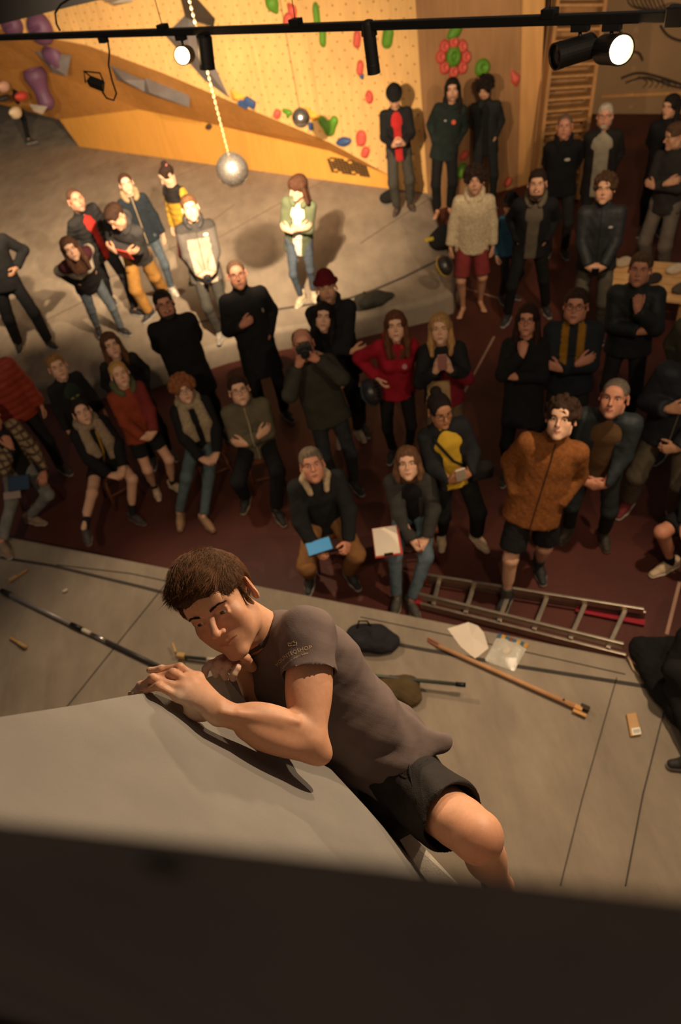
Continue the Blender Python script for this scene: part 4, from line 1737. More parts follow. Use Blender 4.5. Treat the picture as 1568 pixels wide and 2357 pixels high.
    if hair:
        if hair.startswith('beanie'):
            V, Q = sdf(beanie_prims(), .007)
            V = V + vnorm(V, Q) * (np.sin(np.arctan2(V[:, 1], V[:, 0]) * 42) * .0012)[:, None]
            o = qmesh('beanie', V, Q, cloth(hairc, 'fleece'), root)
            o.matrix_local = MH
            pts = [(.090 * math.cos(a), .010 + .110 * math.sin(a), .056 + .004 * math.sin(a)) for a in np.linspace(0, 2 * math.pi, 25)]
            P = [cone(a, b, .014, .014, .006, ax=(0, 0, 1), q=1.4) for a, b in zip(pts[:-1], pts[1:])]
            V, Q = sdf(P, .007)
            o2 = qmesh('folded_rim', V, Q, cloth(g.get('rimc', hairc), 'fleece'), o)
        else:
            hp_ = hair_prims(hair, rng)
            if hp_:
                P, (am, fr) = hp_
                V, Q = sdf(P, .0068)
                N = vnorm(V, Q)
                V = V + N * (wob(V * np.array([1, 1, .45]), fr, seed % 7) * am)[:, None]
                o = qmesh('hair', V, Q, mat('hair', hairc, .7, 0, .9, 160, .35, 70, stretch=(1, 1, .25), spec=.15), root)
                o.matrix_local = MH
    # ---- clothes
    tk, tc_, to = top
    o_ = to.get
    puff = o_('fit', .0) * .7
    hem = Pv + T * (o_('hem', -.10) * s)

    def torso(extra, arms=True, flat=None, neck=True):
        wd = wide
        P = [cone(hem, Pv + T * .16 * s, (.188 + puff + extra) * s * wd, (.154 + puff + extra) * s * wd, .03, ax=Fr, q=.68, fa=True),
             cone(Pv + T * .14 * s, Nk - T * .20 * s, (.152 + puff + extra) * s * wd, (.168 + puff + extra) * s * (wd * .5 + .5), .05, ax=Fr, q=.68),
             cone(Nk - T * .075 * s, Sh[1] - T * .012 * s - Lf * .01, (.072 + extra) * s, (.056 + puff * .5 + extra) * s, .045),
             cone(Nk - T * .075 * s, Sh[-1] - T * .012 * s + Lf * .01, (.072 + extra) * s, (.056 + puff * .5 + extra) * s, .045),
             cone(Nk - T * .12 * s, Nk + T * .005, (.085 + extra) * s, (.066 + extra) * s, .05)]
        if o_('bust') and extra <= .001:
            for sd in (1, -1):
                P.append(ell(Nk - T * .24 * s + Fr * .085 * s + Lf * sd * .07, (.062, .062, .062), k=.05))
        if arms:
            for sd in (1, -1):
                sl = o_('sleeve', .96)
                r = puff * .8 + extra
                if sl > .5:
                    we = El[sd] + (Wr[sd] - El[sd]) * sl
                    P += [cone(Sh[sd] - T * .015, El[sd], (.060 + r) * s, (.054 + r) * s, .03), cone(El[sd], we, (.054 + r) * s, (.043 + r) * s, .025, fb=True)]
                else:
                    P += [cone(Sh[sd], Sh[sd] + (El[sd] - Sh[sd]) * .6, (.066 + r) * s, (.060 + r) * s, .035, fb=True)]
        return P

    opn = inner is not None
    if opn:
        ik_, ic, io = inner
        pi = torso(-.016, arms=False)
        if io.get('hood'):
            pass
        V, Q = sdf(pi, clothres)
        V = relax(V, Q, 1)
        V = V + vnorm(V, Q) * (wob(V * np.array([1, 1, .6]), 30, seed % 5) * .004)[:, None]
        qmesh(ik_, V, Q, cloth(ic, io.get('kind', 'cloth')), root)
    P = torso(0)
    ncut = cone(Nk - T * .02, Hc - T * .01 * s, .060, .064, .006, 's')
    if o_('collar'):
        ch_ = o_('collar')
        P.append(cone(Nk - T * .05, Nk + nrm(Hc - Nk) * ch_ * s, .078, .074, .02, fb=True))
    if opn:
        wv = o_('gap', .05)
        P.append(rbox(Nk - T * .10 * s + Fr * .17, (wv * 1.5, .10, .10), np.array([Lf, -Fr, T]).T, .02, .02, 's'))
        P.append(rbox(Nk - T * .45 * s + Fr * (.182 + puff * .7), (wv, .100, .46), np.array([Lf, -Fr, T]).T, .01, .015, 's'))
    P.append(ncut)
    V, Q = sdf(P, clothres)
    V = relax(V, Q, 1)
    N = vnorm(V, Q)
    am = o_('folds', .0085)
    dsp = wob(V * np.array([1, 1, .7]), 26, seed % 6) * am + wob(V, 62, (seed + 2) % 6) * am * .6
    if o_('quilt'):
        rel = (V - Pv) @ T
        dsp = dsp + (np.abs(np.sin(rel * math.pi / .075)) ** .5 - .7) * .011
    V = V + N * dsp[:, None]
    Cc = None
    jm = cloth(tc_, o_('kind', 'cloth'))
    if o_('zones'):
        Cc = np.tile(np.array(lin(tc_)), (len(V), 1))
        L_ = (V - Nk) @ T
        X_ = (V - Nk) @ Lf
        Y_ = (V - Nk) @ Fr
        for fn, cz in o_('zones'):
            Cc[fn(X_, Y_, L_)] = lin(cz)
        jm = mat('panelled_cloth', tc_, .85, 0, .35, 90, .14, 12, spec=.15, vcol=True)
    jk = qmesh(tk, V, Q, jm, root, Cc)
    if o_('zip') and True:
        pts = []
        for t in np.linspace(.04, 1, 12):
            c = (Nk + T * .03 * s) * (1 - t) + (hem + T * .01) * t
            w_ = np.abs((V - c) @ Lf) < .018
            w_ &= np.abs((V - c) @ T) < .018
            if w_.any():
                fr = float(((V - c) @ Fr)[w_].max())
                if fr > .03:
                    pts.append(c + Fr * (fr + .001))
        if len(pts) > 2:
            MB().tube(pts, .005, 5).build('zip', mat('zip', o_('zip'), .5), jk)
    if o_('hood'):
        hc = o_('hood') if isinstance(o_('hood'), tuple) else tc_
        pts = []
        for a in np.linspace(-2.5, 2.5, 13):
            rr_ = .085
            pts.append(Nk + T * (.012 - .035 * (1 + math.cos(math.pi - a)) * .0 + (.02 if abs(a) < 1.3 else -.045 * (abs(a) - 1.3))) - Fr * (math.cos(a) * rr_) + Lf * (math.sin(a) * rr_))
        P = [cone(a, b, .030 + .010 * max(0, math.cos(an)), None, .02) for a, b, an in zip(pts[:-1], pts[1:], np.linspace(-2.4, 2.4, 12))]
        P.append(ell(Nk - Fr * .125 - T * .05, (.085, .05, .09), k=.04))
        V, Q = sdf(P, .012)
        V = V + vnorm(V, Q) * (wob(V, 50, 3) * .006)[:, None]
        qmesh('hood', V, Q, cloth(hc, o_('kind', 'cloth')), jk)
    if o_('furcollar'):
        P = []
        for sd in (-1, 1):
            P += [cone(Nk - Fr * .06 + Lf * sd * .05 + T * .05, Nk + Fr * .03 + Lf * sd * .09 + T * .03, .03, .034, .02), cone(Nk + Fr * .03 + Lf * sd * .09 + T * .03, Nk + Fr * .12 + Lf * sd * .065 - T * .05, .034, .022, .02)]
        V, Q = sdf(P, .010)
        V = V + vnorm(V, Q) * (wob(V, 160, 3) * .005)[:, None]
        qmesh('fur_collar', V, Q, cloth(o_('furcollar'), 'fleece'), jk)
    # trousers / shorts
    bk, bc, bo = bottom
    P = [cone(Hip[1], Hip[-1], .090 * s * wide, None, .04, ax=(0, 1, 0), q=.95), cone(Pv + T * .09, Pv - T * .02, .135 * s * wide, .14 * s * wide, .04, ax=Fr, q=.72)]
    br = bo.get('fit', 0)
    for sd in (1, -1):
        if bk == 'shorts':
            e = Hip[sd] + (Kn[sd] - Hip[sd]) * bo.get('len', .72)
            P += [cone(Hip[sd], e, .084 * s, (.088 + br) * s, .04, fb=True)]
        else:
            e = Kn[sd] + (An[sd] - Kn[sd]) * .93
            P += [cone(Hip[sd], Kn[sd], .084 * s, (.064 + br) * s, .04), cone(Kn[sd], e, (.064 + br) * s, (.052 + br) * s, .03, fb=True)]
    V, Q = sdf(P, clothres)
    V = relax(V, Q, 1)
    V = V + vnorm(V, Q) * (wob(V * np.array([1, 1, .8]), 34, (seed + 1) % 6) * .0075 + wob(V, 80, seed % 6) * .003)[:, None]
    qmesh('shorts' if bk == 'shorts' else bk, V, Q, cloth(bc, bo.get('kind', 'cloth')), root)
    # shoes and socks
    if shoes is not None:
        sc, so = shoes[:2]
        up_, sl_, lc_ = shoe_data(sc, so, shoes[2] if len(shoes) > 2 else 'trainer')
        for sd in (1, -1):
            td = Toe[sd]
            R = np.array([np.cross(-td, (0, 0, 1)) * 1, -td, (0, 0, 1)]).T
            if np.linalg.det(R) < 0:
                R[:, 0] *= -1
            Mx = m4(R * (s * .98), (An[sd][0], An[sd][1], An[sd][2] - .085))
            a = inst('shoe', up_, root, Mx)
            inst('sole', sl_, a)
            inst('laces', lc_, a)
            if bk == 'shorts' and bo.get('sock'):
                P = [cone(An[sd] + (0, 0, -.02), An[sd] + (Kn[sd] - An[sd]) * bo.get('sockh', .28), .038 * s, .043 * s, .01, fb=True)]
                V, Q = sdf(P, .01)
                qmesh('sock', V, Q, cloth(bo['sock'], 'fleece'), root)
    for ex in extras:
        kind, col = ex[0], ex[1]
        if kind == 'scarf':
            P = []
            pts = [Nk + T * .015 + Lf * (.088 * math.sin(a)) + Fr * (.085 * math.cos(a)) for a in np.linspace(0, 2 * math.pi, 15)]
            P += [cone(a, b, .036, None, .015) for a, b in zip(pts[:-1], pts[1:])]
            for sd, L in ((1, ex[2]), (-1, ex[3])):
                a0 = Nk + Fr * .085 + Lf * sd * .075 - T * .0
                a1 = Nk + Fr * .155 + Lf * sd * .085 - T * .2
                a2 = Nk + Fr * (.165 if not sitting else .17) + Lf * sd * .075 - T * L
                P += [cone(a0, a1, .05, .058, .02, ax=Fr, q=.55), cone(a1, a2, .058, .056, .02, ax=Fr, q=.5, fb=True)]
            V, Q = sdf(P, .011)
            V = V + vnorm(V, Q) * (wob(V * np.array([1, 1, .35]), 60, 4) * .008)[:, None]
            qmesh('scarf', V, Q, cloth(col, 'fleece'), root)
        elif kind == 'scrunchie':
            pts = [(.030 * math.cos(a), .052 + .024 * math.sin(a), .112 + .018 * math.sin(a)) for a in np.linspace(0, 2 * math.pi, 13)]
            V_, Q_ = sdf([cone(a, b, .013, None, .008) for a, b in zip(pts[:-1], pts[1:])], .007)
            ob_ = qmesh('hair_band', V_, Q_, cloth(col, 'fleece'), root)
            ob_.matrix_local = MH
        elif kind == 'strap':
            pts = [Nk + Lf * .10 * ex[2] + T * .0 - Fr * .02, Nk + Lf * .09 * ex[2] - T * .08 + Fr * .10, Nk - T * .28 + Fr * .145, Nk - T * .46 - Lf * .13 * ex[2] + Fr * .11]
            MB().tube(pts, .012, 6).build('bag_strap', cloth(col), root, smooth=True)
        elif kind == 'patch':                        # small mark on the chest: offset left, down, w, h
            _, _, lx, dn, pw, ph = ex
            c = Nk + Lf * lx - T * dn
            dg = bpy.context.evaluated_depsgraph_get() if False else None
            yy = (V - V)[:0]
            mesh_v = np.array([v.co for v in jk.data.vertices])
            dd_ = ((mesh_v - c) @ Lf) ** 2 + ((mesh_v - c) @ T) ** 2
            m_ = (dd_ < (max(pw, ph) * .6 + .01) ** 2) & (((mesh_v - c) @ Fr) > 0)
            fr = float(((mesh_v - c) @ Fr)[m_].max()) if m_.any() else .15
            cen = c + Fr * (fr + .002)
            b = MB()
            b.prism([cen + Lf * (pw / 2 * math.cos(a)) + T * (ph / 2 * math.sin(a)) for a in np.linspace(0, 2 * math.pi, 12, endpoint=False)], -Fr * .012)
            b.build('logo_patch', mat('logo_print', col, .8), jk)
    J = dict(root=root, H=wld(Hc), N=wld(Nk), P=wld(Pv), th=th, Rz=Rz, F=Rz @ Fr, L=Rz @ Lf, T=Rz @ T, RH=Rz @ RH,
             W={k: wld(v) for k, v in Wr.items()}, E={k: wld(v) for k, v in El.items()}, K={k: wld(v) for k, v in Kn.items()}, A={k: wld(v) for k, v in An.items()},
             HX={k: Rz @ v for k, v in HX.items()}, HZ={k: Rz @ np.array(v) for k, v in HZ.items()}, body=body, jacket=jk)
    PEOPLE[key] = J
    return J

# ------------------------------------------------------------------ the crowd
BLK, CHAR, NAVY = (34, 33, 34), (58, 56, 54), (40, 46, 58)
DJ = dict(kind='denim', fit=-.004)
TAN, PALE, RUD, OLV = (200, 150, 118), (214, 168, 138), (194, 134, 106), (178, 126, 92)

# back wall
person('redhood', 'man in a black jacket over a red hoodie bowed over his phone', (908, 222), 1.78, .3, look=(0, -38), la='phone', ra='phone', tone=TAN, hair='beanie', hairc=(34, 32, 32),
       top=('jacket', BLK, dict(gap=.05, fit=.012, hem=-.14)), inner=('hoodie', (168, 40, 38), {}), bottom=('trousers', (74, 70, 58), dict(fit=.012)), feet=((945, 476), (915, 486)), shoes=((70, 56, 44), (60, 52, 44)), seed=1)
person('greenhood', 'person in a dark green hoodie with the hood up, barefoot against the plywood wall', (1042, 208), 1.78, .3, la='pocket', ra='pocket', hair='long', hairc=(32, 26, 22), face=dict(stubble=.4),
       top=('hoodie', (36, 52, 46), dict(hood=True, fit=.02, hem=-.14)), bottom=('trousers', (34, 34, 36), dict(fit=.006)), shoes=None, feet=((1036, 488), (1008, 492)), extras=(('patch', (206, 92, 52), .065, .20, .06, .06), ('patch', (180, 176, 160), -.05, .19, .03, .02)), seed=2)
person('beardcurl', 'bearded man with curly dark hair beside the flower of red holds', (1117, 205), 1.8, .0, look=(-18, -12), la='pocket', ra='behind', hair='afro', hairc=(34, 26, 22), face=dict(beard=(40, 30, 24), smile=.003),
       top=('jacket', (44, 46, 46), dict(gap=.045, hem=-.16, collar=.05, fit=.01)), inner=('shirt', (30, 30, 32), {}), bottom=('trousers', (40, 42, 46), {}), seed=3)
person('shaved', 'shaven-headed man in a black hoodie with a small white chest mark near the stair', (1300, 292), 1.78, 0, la='behind', ra='behind', hair='buzz', hairc=(120, 96, 78), tone=RUD, face=dict(fat=.004, smile=.002),
       top=('hoodie', BLK, dict(hood=True, fit=.02)), bottom=('trousers', CHAR, {}), extras=(('patch', (190, 184, 170), .06, .20, .07, .035),), seed=4)
person('whitehair', 'white-haired man with a white beard in a dark coat over a pale shirt', (1393, 268), 1.76, 0, la='pocket', ra='behind', hair='short', hairc=(186, 172, 152), tone=RUD, face=dict(beard=(176, 160, 140), browc=(150, 140, 126), fat=.006, glasses=True),
       top=('coat', (46, 42, 40), dict(gap=.085, hem=-.24, fit=.02)), inner=('shirt', (158, 146, 126), {}), bottom=('trousers', (44, 42, 42), {}), wide=1.12, seed=5)
person('darkwoman', 'woman with long dark hair in a black coat at the far right back', (1545, 246), 1.72, 0, look=(-30, 4), la='behind', ra='behind', hair='long', hairc=(34, 27, 24), face=dict(fem=True),
       top=('coat', BLK, dict(hem=-.24, fit=.014, collar=.05)), bottom=('trousers', BLK, {}), seed=6)
person('armscrossed', 'man in a dark jumper and grey trousers with folded arms at the far right', (1558, 314), 1.82, 0, turn=-25, look=(-40, -4), la='cross', ra='crossu', hair='short', hairc=(86, 62, 44), tone=TAN,
       top=('jumper', (56, 52, 48), dict(collar=.05)), bottom=('trousers', (104, 94, 84), dict(fit=.012)), seed=7)
# right middle
person('whitehoodie', 'barefoot young man in a cream hoodie and red shorts with curly hair', (1094, 418), 1.78, 0, la='down', ra='down', hair='afro', hairc=(48, 34, 26), face=dict(stubble=.25), tone=TAN,
       top=('hoodie', (206, 186, 152), dict(hood=True, fit=.024, kind='fleece', hem=-.12)), bottom=('shorts', (126, 52, 50), dict(fit=.012, len=.9)), shoes=None, feet=((1106, 702), (1066, 716)), seed=8)
person('beaniechild', 'child in a black beanie with a gold band and a blue jacket', (1176, 472), 1.32, 0, turn=30, look=(-50, -8), la='down', ra='down', hair='beanie', hairc=(34, 32, 30), face=dict(fem=True, rimc=(72, 58, 30)), tone=PALE,
       top=('jacket', (58, 98, 122), dict(fit=.02, kind='shell', zones=[(lambda X, Y, L: X > .02, (40, 42, 46))])), bottom=('trousers', (40, 42, 48), {}), seed=9)
person('greyhoodman', 'bearded man in a black jacket over a grey hooded sweater', (1237, 425), 1.85, 0, la='pocket', ra='pocket', hair='short', hairc=(44, 32, 25), face=dict(beard=(58, 38, 28)), tone=TAN,
       top=('jacket', BLK, dict(gap=.06, fit=.014, hood=(104, 92, 76))), inner=('hoodie', (98, 88, 74), {}), bottom=('trousers', (30, 30, 32), {}), feet=((1256, 716), (1168, 736)), seed=10)
person('dropphone', 'young man in a black zip jacket and grey trousers holding a phone low', (1392, 436), 1.84, 0, la='clasp', ra='clasp', hair='curly', hairc=(72, 50, 34), tone=TAN,
       top=('jacket', (40, 42, 46), dict(fit=.02, collar=.06, zip=(26, 26, 28), kind='shell')), bottom=('trousers', (88, 82, 70), dict(fit=.008)), extras=(('patch', (170, 164, 150), .10, .19, .045, .022),), seed=11)
person('chinman', 'older man in a dark jacket stroking his chin on the right', (1474, 622), 1.78, 0, look=None, la='chin', ra='cross', hair='short', hairc=(84, 64, 46), tone=RUD, face=dict(jaw=1.02),
       top=('jacket', (38, 44, 46), dict(fit=.03, collar=.05, kind='shell')), bottom=('trousers', (46, 46, 48), {}), seed=12)
person('yellowlining', 'man with glasses in a dark padded jacket opening on yellow lining', (1326, 706), 1.78, 0, la='cross', ra='crossu', hair='short', hairc=(54, 40, 30), tone=RUD, face=dict(glasses=True, jaw=1.04, fat=.003),
       top=('jacket', (38, 42, 46), dict(fit=.032, collar=.07, kind='shell', zones=[(lambda X, Y, L: (Y > .03) & (np.abs(X) > .035) & (np.abs(X) < .09) & (L > -.26) & (L < .03), (152, 108, 34))])), bottom=('trousers', (40, 42, 46), {}), seed=13)
person('thinkwoman', 'woman in black with dark curls and glasses, one hand to her mouth', (1214, 738), 1.66, 0, la='cross', ra='chin', hair='wavy', hairc=(50, 30, 26), tone=RUD, face=dict(fem=True, glasses=True),
       top=('coat', (34, 33, 35), dict(hem=-.26, fit=.018)), bottom=('trousers', (32, 32, 34), {}), feet=((1226, 1090), (1168, 1098)), seed=14)
person('edgeright', 'person in a grey green coat at the right picture edge behind the navy jacket', (1640, 700), 1.74, 0, la='pocket', ra='pocket', hair='short', hairc=(70, 52, 40),
       top=('coat', (84, 80, 66), dict(hem=-.2, fit=.03)), bottom=('trousers', CHAR, {}), seed=15)
person('navyedge', 'person in a navy jacket, grey trousers and red laced trainers cut by the right edge', (1614, 806), 1.84, 0, la='clasp', ra='front', hair='short', hairc=(70, 52, 40),
       top=('jacket', (40, 46, 56), dict(fit=.035, kind='shell', zip=(120, 112, 96))), bottom=('trousers', (108, 98, 82), dict(fit=.012)), feet=((1546, 1192), (1444, 1168)), shoes=((122, 40, 44), (170, 164, 150)), seed=16)
person('tealjacket', 'grey-haired man in a teal jacket over a brown cardigan with clasped hands', (1414, 918), 1.76, 0, la='clasp', ra='clasp', hair='buzz', hairc=(104, 92, 80), tone=RUD, face=dict(jaw=1.05, nose=1.15, stubble=.2, beardc=(120, 110, 100)),
       top=('jacket', (44, 60, 66), dict(gap=.07, fit=.02, collar=.045, kind='shell', hem=-.16)), inner=('cardigan', (104, 78, 52), {}), bottom=('trousers', (46, 50, 54), {}), feet=((1388, 1238), (1308, 1226)), shoes=((60, 50, 40), (80, 70, 60)), seed=17)
person('brownfleece', 'young man in a brown fleece jacket and black shorts stepping over the ladder', (1292, 966), 1.82, 0, la='pocket', ra='pocket', hair='curly', hairc=(54, 37, 26), tone=PALE,
       top=('fleece_jacket', (130, 80, 42), dict(kind='fleece', collar=.085, fit=.028, zip=(64, 38, 20), hem=-.13)), bottom=('shorts', (34, 34, 36), dict(sock=(78, 74, 68), fit=.012, len=.8)), feet=((1240, 1312), (1164, 1392)), shoes=((38, 37, 37), (120, 112, 98), 'boot'), seed=18)
# middle
person('redjumper', 'woman in a crimson hoodie with long auburn hair, helmet on her arm', (911, 752), 1.7, 0, la='behind', ra='hip', hair='long', hairc=(96, 58, 38), tone=PALE, face=dict(fem=True, smile=.003),
       top=('hoodie', (150, 28, 42), dict(hood=(168, 36, 42), bust=True, fit=.012)), bottom=('leggings', (30, 30, 32), dict(fit=-.01)), extras=(('patch', (200, 150, 150), .07, .20, .045, .05),), feet=((944, 1040), (905, 1046)), seed=19)
person('blondephone', 'blonde woman photographing with a phone, black and red jacket', (1014, 758), 1.68, 0, la='phoneup', ra='phoneup', hair='wavy', hairc=(176, 134, 84), tone=PALE, face=dict(fem=True),
       top=('jacket', BLK, dict(fit=.02, bust=True, zones=[(lambda X, Y, L: (L < -.20) & (X > -.02), (122, 32, 44)), (lambda X, Y, L: (L < -.32) & (X < .05) & (Y > .06), (176, 146, 104))])), bottom=('trousers', (100, 82, 62), {}), seed=20)
person('redbeanie', 'man in a dark red beanie and black jacket embracing a woman from behind', (752, 664), 1.84, 0, look=None, la='hug', ra='hug', hair='beanie', hairc=(96, 24, 32), tone=TAN, face=dict(stubble=.35),
       top=('jacket', (36, 35, 37), dict(fit=.026, hood=True)), bottom=('trousers', (32, 32, 34), {}), seed=21)
person('embraced', 'dark-haired woman in black held by the man in the red beanie', (744, 730), 1.64, 0, la='down', ra='clasp', hair='long', hairc=(30, 24, 22), tone=PALE, face=dict(fem=True, smile=.002),
       top=('jumper', (32, 31, 33), dict(bust=True)), bottom=('trousers', (32, 32, 34), {}), shoes=((150, 130, 110), (160, 150, 140)), feet=((826, 1000), (785, 1012)), hroll=12, seed=22)
person('photographer', 'balding man in a dark green jumper raising a camera to his eye', (698, 794), 1.76, 0, la='camera', ra='camera', hair='balding', hairc=(66, 46, 34), tone=RUD, face=dict(fat=.004), look=None,
       top=('jumper', (62, 60, 46), dict(fit=.02, folds=.008)), bottom=('jeans', (44, 52, 58), DJ), feet=((818, 1120), (772, 1110)), wide=1.06, seed=23)
person('tallglasses', 'tall balding man with glasses in a long black coat and dark scarf', (546, 634), 1.9, 0, la='pocket', ra='front', hair='buzz', hairc=(92, 70, 54), tone=RUD, face=dict(glasses=True, jaw=1.02, beardc=(120, 90, 70), stubble=.25),
       top=('coat', (38, 37, 38), dict(hem=-.34, fit=.02, collar=.09)), bottom=('trousers', (30, 30, 32), {}), extras=(('patch', (150, 140, 126), .155, .22, .02, .045),), seed=24)
person('blackparka', 'bearded man with glasses in a plain black parka', (379, 702), 1.82, 0, la='behind', ra='behind', hair='short', hairc=(38, 29, 24), tone=RUD, face=dict(glasses=True, beard=(48, 34, 27)),
       top=('parka', (32, 32, 33), dict(hem=-.30, fit=.04, collar=.06)), bottom=('trousers', (32, 32, 34), {}), wide=1.05, seed=25)
# rear mat, left
person('greenparka', 'woman with a brown fringe in an open green parka, arms folded in the lamp light', (687, 432), 1.7, .3, turn=-14, look=(-44, -6), la='cross', ra='crossu', hair='fringe', hairc=(70, 44, 30), tone=PALE, face=dict(fem=True),
       top=('parka', (88, 94, 70), dict(hem=-.2, gap=.055, hood=True, fit=.012)), inner=('blouse', (222, 212, 196), {}), bottom=('jeans', (70, 78, 88), dict(kind='denim', fit=-.012)), shoes=((196, 176, 146), (206, 196, 176), 'boot'), feet=((722, 682), (694, 694)), seed=26)
person('greyjacket', 'young man in a two-tone grey outdoor jacket, sunlit face, holding a small camera', (438, 480), 1.76, .3, look=None, la='clasp', ra='clasp', hair='short', hairc=(104, 72, 46), tone=PALE,
       top=('jacket', (84, 78, 72), dict(fit=.024, hood=(52, 49, 46), kind='shell', zip=(60, 56, 52), hem=-.16, zones=[(lambda X, Y, L: (Y > .02) & (np.abs(X) < .125) & (L < -.16), (160, 148, 128)), (lambda X, Y, L: (L > -.09), (56, 52, 49))])), bottom=('trousers', (72, 66, 58), {}), extras=(('patch', (214, 206, 190), .10, .13, .055, .03),), feet=((520, 760), (508, 775)), shoes=((150, 140, 128), (190, 184, 172)), seed=27)
person('yellowjacket', 'girl with tied dark hair and a pink band in a black and yellow jacket', (386, 404), 1.62, .3, turn=-50, look=(-20, -22), la='down', ra='down', hair='bun', hairc=(48, 32, 24), tone=PALE, face=dict(fem=True),
       top=('puffer_jacket', (190, 146, 52), dict(fit=.024, quilt=True, zones=[(lambda X, Y, L: (L > -.19) & (np.abs(X) < .17), (40, 36, 34))])), bottom=('trousers', (96, 46, 44), {}), extras=(('scrunchie', (214, 120, 112)),), seed=28)
person('bluefleece', 'woman in a dark blue fleece with a sandy collar behind the red folder', (291, 424), 1.68, .3, la='down', ra='behind', hair='tied', hairc=(66, 44, 32), tone=PALE, face=dict(fem=True),
       top=('fleece_jacket', (36, 48, 60), dict(kind='fleece', fit=.014, zip=(176, 146, 106), hood=(160, 132, 98))), bottom=('jeans', (76, 86, 94), DJ), shoes=((200, 190, 176), (206, 198, 184)), seed=29)
person('redshirt', 'balding man in a black quilted jacket over a red shirt', (175, 462), 1.8, .3, turn=25, look=(-8, 12), la='down', ra='pocket', hair='buzz', hairc=(82, 58, 44), tone=RUD, face=dict(stubble=.5, beardc=(120, 104, 92), jaw=1.04),
       top=('quilted_jacket', (46, 43, 42), dict(gap=.045, fit=.02, quilt=True, collar=.04)), inner=('shirt', (166, 46, 38), {}), bottom=('trousers', (36, 36, 40), {}), feet=((318, 722), (262, 700)), seed=30)
person('redfolder', 'young man in a charcoal hoodie and mustard trousers looking down, clutching a red folder', (268, 498), 1.8, .3, turn=-28, look=(-24, -34), la='cross', ra='crossu', hair='short', hairc=(58, 39, 28), tone=TAN,
       top=('hoodie', (66, 62, 62), dict(hood=True, fit=.018)), bottom=('trousers', (160, 116, 58), dict(fit=.016)), feet=((385, 690), (345, 728)), seed=31)
person('whiteband', 'woman with long brown hair in a black sweatshirt with a white chest band', (163, 574), 1.68, .3, turn=10, look=(-10, 10), hroll=-8, la='pocket', ra='pocket', hair='long', hairc=(84, 56, 40), tone=PALE, face=dict(fem=True, smile=.002),
       top=('sweatshirt', (38, 35, 36), dict(fit=.022, bust=True, zones=[(lambda X, Y, L: (L > -.28) & (L < -.13), (198, 184, 164)), (lambda X, Y, L: (L >= -.13), (74, 36, 42))])), bottom=('jeans', (96, 104, 110), DJ), feet=((285, 765), (232, 770)), seed=32)
person('leftblack', 'person all in black with hands on hips at the left picture edge', (-42, 512), 1.8, .3, la='hip', ra='hip', hair='short', hairc=(50, 38, 30),
       top=('jumper', (36, 35, 36), dict(fit=.016)), bottom=('trousers', (32, 32, 33), dict(fit=.012)), feet=((118, 796), (48, 800)), seed=33)
# left front
person('rustpuffer', 'person in a rust red puffer jacket at the left picture edge', (-46, 812), 1.76, 0, la='down', ra='down', hair='short', hairc=(60, 44, 34),
       top=('puffer_jacket', (148, 56, 38), dict(fit=.04, quilt=True, kind='shell')), bottom=('trousers', (38, 38, 40), {}), seed=34)
person('greentee', 'fair-haired boy in a dark jacket over a bottle green sweater', (133, 846), 1.5, 0, turn=16, la='down', ra='down', hair='short', hairc=(150, 108, 64), tone=PALE,
       top=('jacket', (40, 38, 38), dict(gap=.065, fit=.014)), inner=('sweater', (44, 66, 48), {}), bottom=('trousers', (40, 40, 42), {}), extras=(('patch', (132, 128, 74), .0, .20, .10, .022),), seed=35)
person('wavyback', 'smiling woman with wavy brown hair behind the blond girl', (257, 796), 1.6, 0, la='pocket', ra='pocket', hair='wavy', hairc=(92, 60, 42), tone=PALE, face=dict(fem=True, smile=.004, open=.002),
       top=('coat', (44, 40, 38), dict(hem=-.2, fit=.016)), bottom=('trousers', BLK, {}), seed=36)
person('blondgirl', 'blond girl in a rust jacket with a green neck warmer, shorts and white trainers', (276, 862), 1.54, 0, turn=12, lean=(0, -.16), la='clasp', ra='clasp', hair='tied', hairc=(190, 146, 84), tone=PALE, face=dict(fem=True),
       top=('jacket', (132, 58, 36), dict(fit=.02, hood=(84, 86, 58), zones=[(lambda X, Y, L: (X > .04), (118, 46, 42))])), bottom=('shorts', (34, 33, 35), dict(len=.6, sock=(40, 38, 38), sockh=.12)), feet=((404, 1122), (362, 1132)), shoes=((196, 170, 138), (200, 186, 160)), seed=37)
person('curlyscarf', 'seated woman with ginger curls, blue glasses and a long beige scarf', (424, 900), 1.68, 0, sit=.46, la='lap', ra='lap', hair='afro', hairc=(138, 86, 50), tone=PALE, face=dict(fem=True, glasses=(60, 90, 120), smile=.003, open=.0015),
       top=('cardigan', (36, 35, 37), dict(fit=.016, bust=True)), bottom=('jeans', (82, 96, 98), DJ), feet=((474, 1208), (418, 1196)), shoes=((158, 122, 90), (140, 112, 84)), extras=(('scarf', (164, 146, 118), .42, .36),), seed=38)
person('foldedsitter', 'seated young man with glasses in an olive grey zip sweater, arms folded', (551, 900), 1.78, 0, sit=.46, turn=-6, look=None, la='cross', ra='crossu', hair='short', hairc=(54, 36, 27), tone=PALE, face=dict(glasses=True, open=.002),
       top=('sweater', (98, 90, 72), dict(fit=.018, collar=.05, zip=(170, 156, 128))), bottom=('trousers', (34, 34, 36), dict(fit=.01)), feet=((640, 1188), (568, 1156)), shoes=((38, 36, 35), (150, 132, 110)), seed=39)
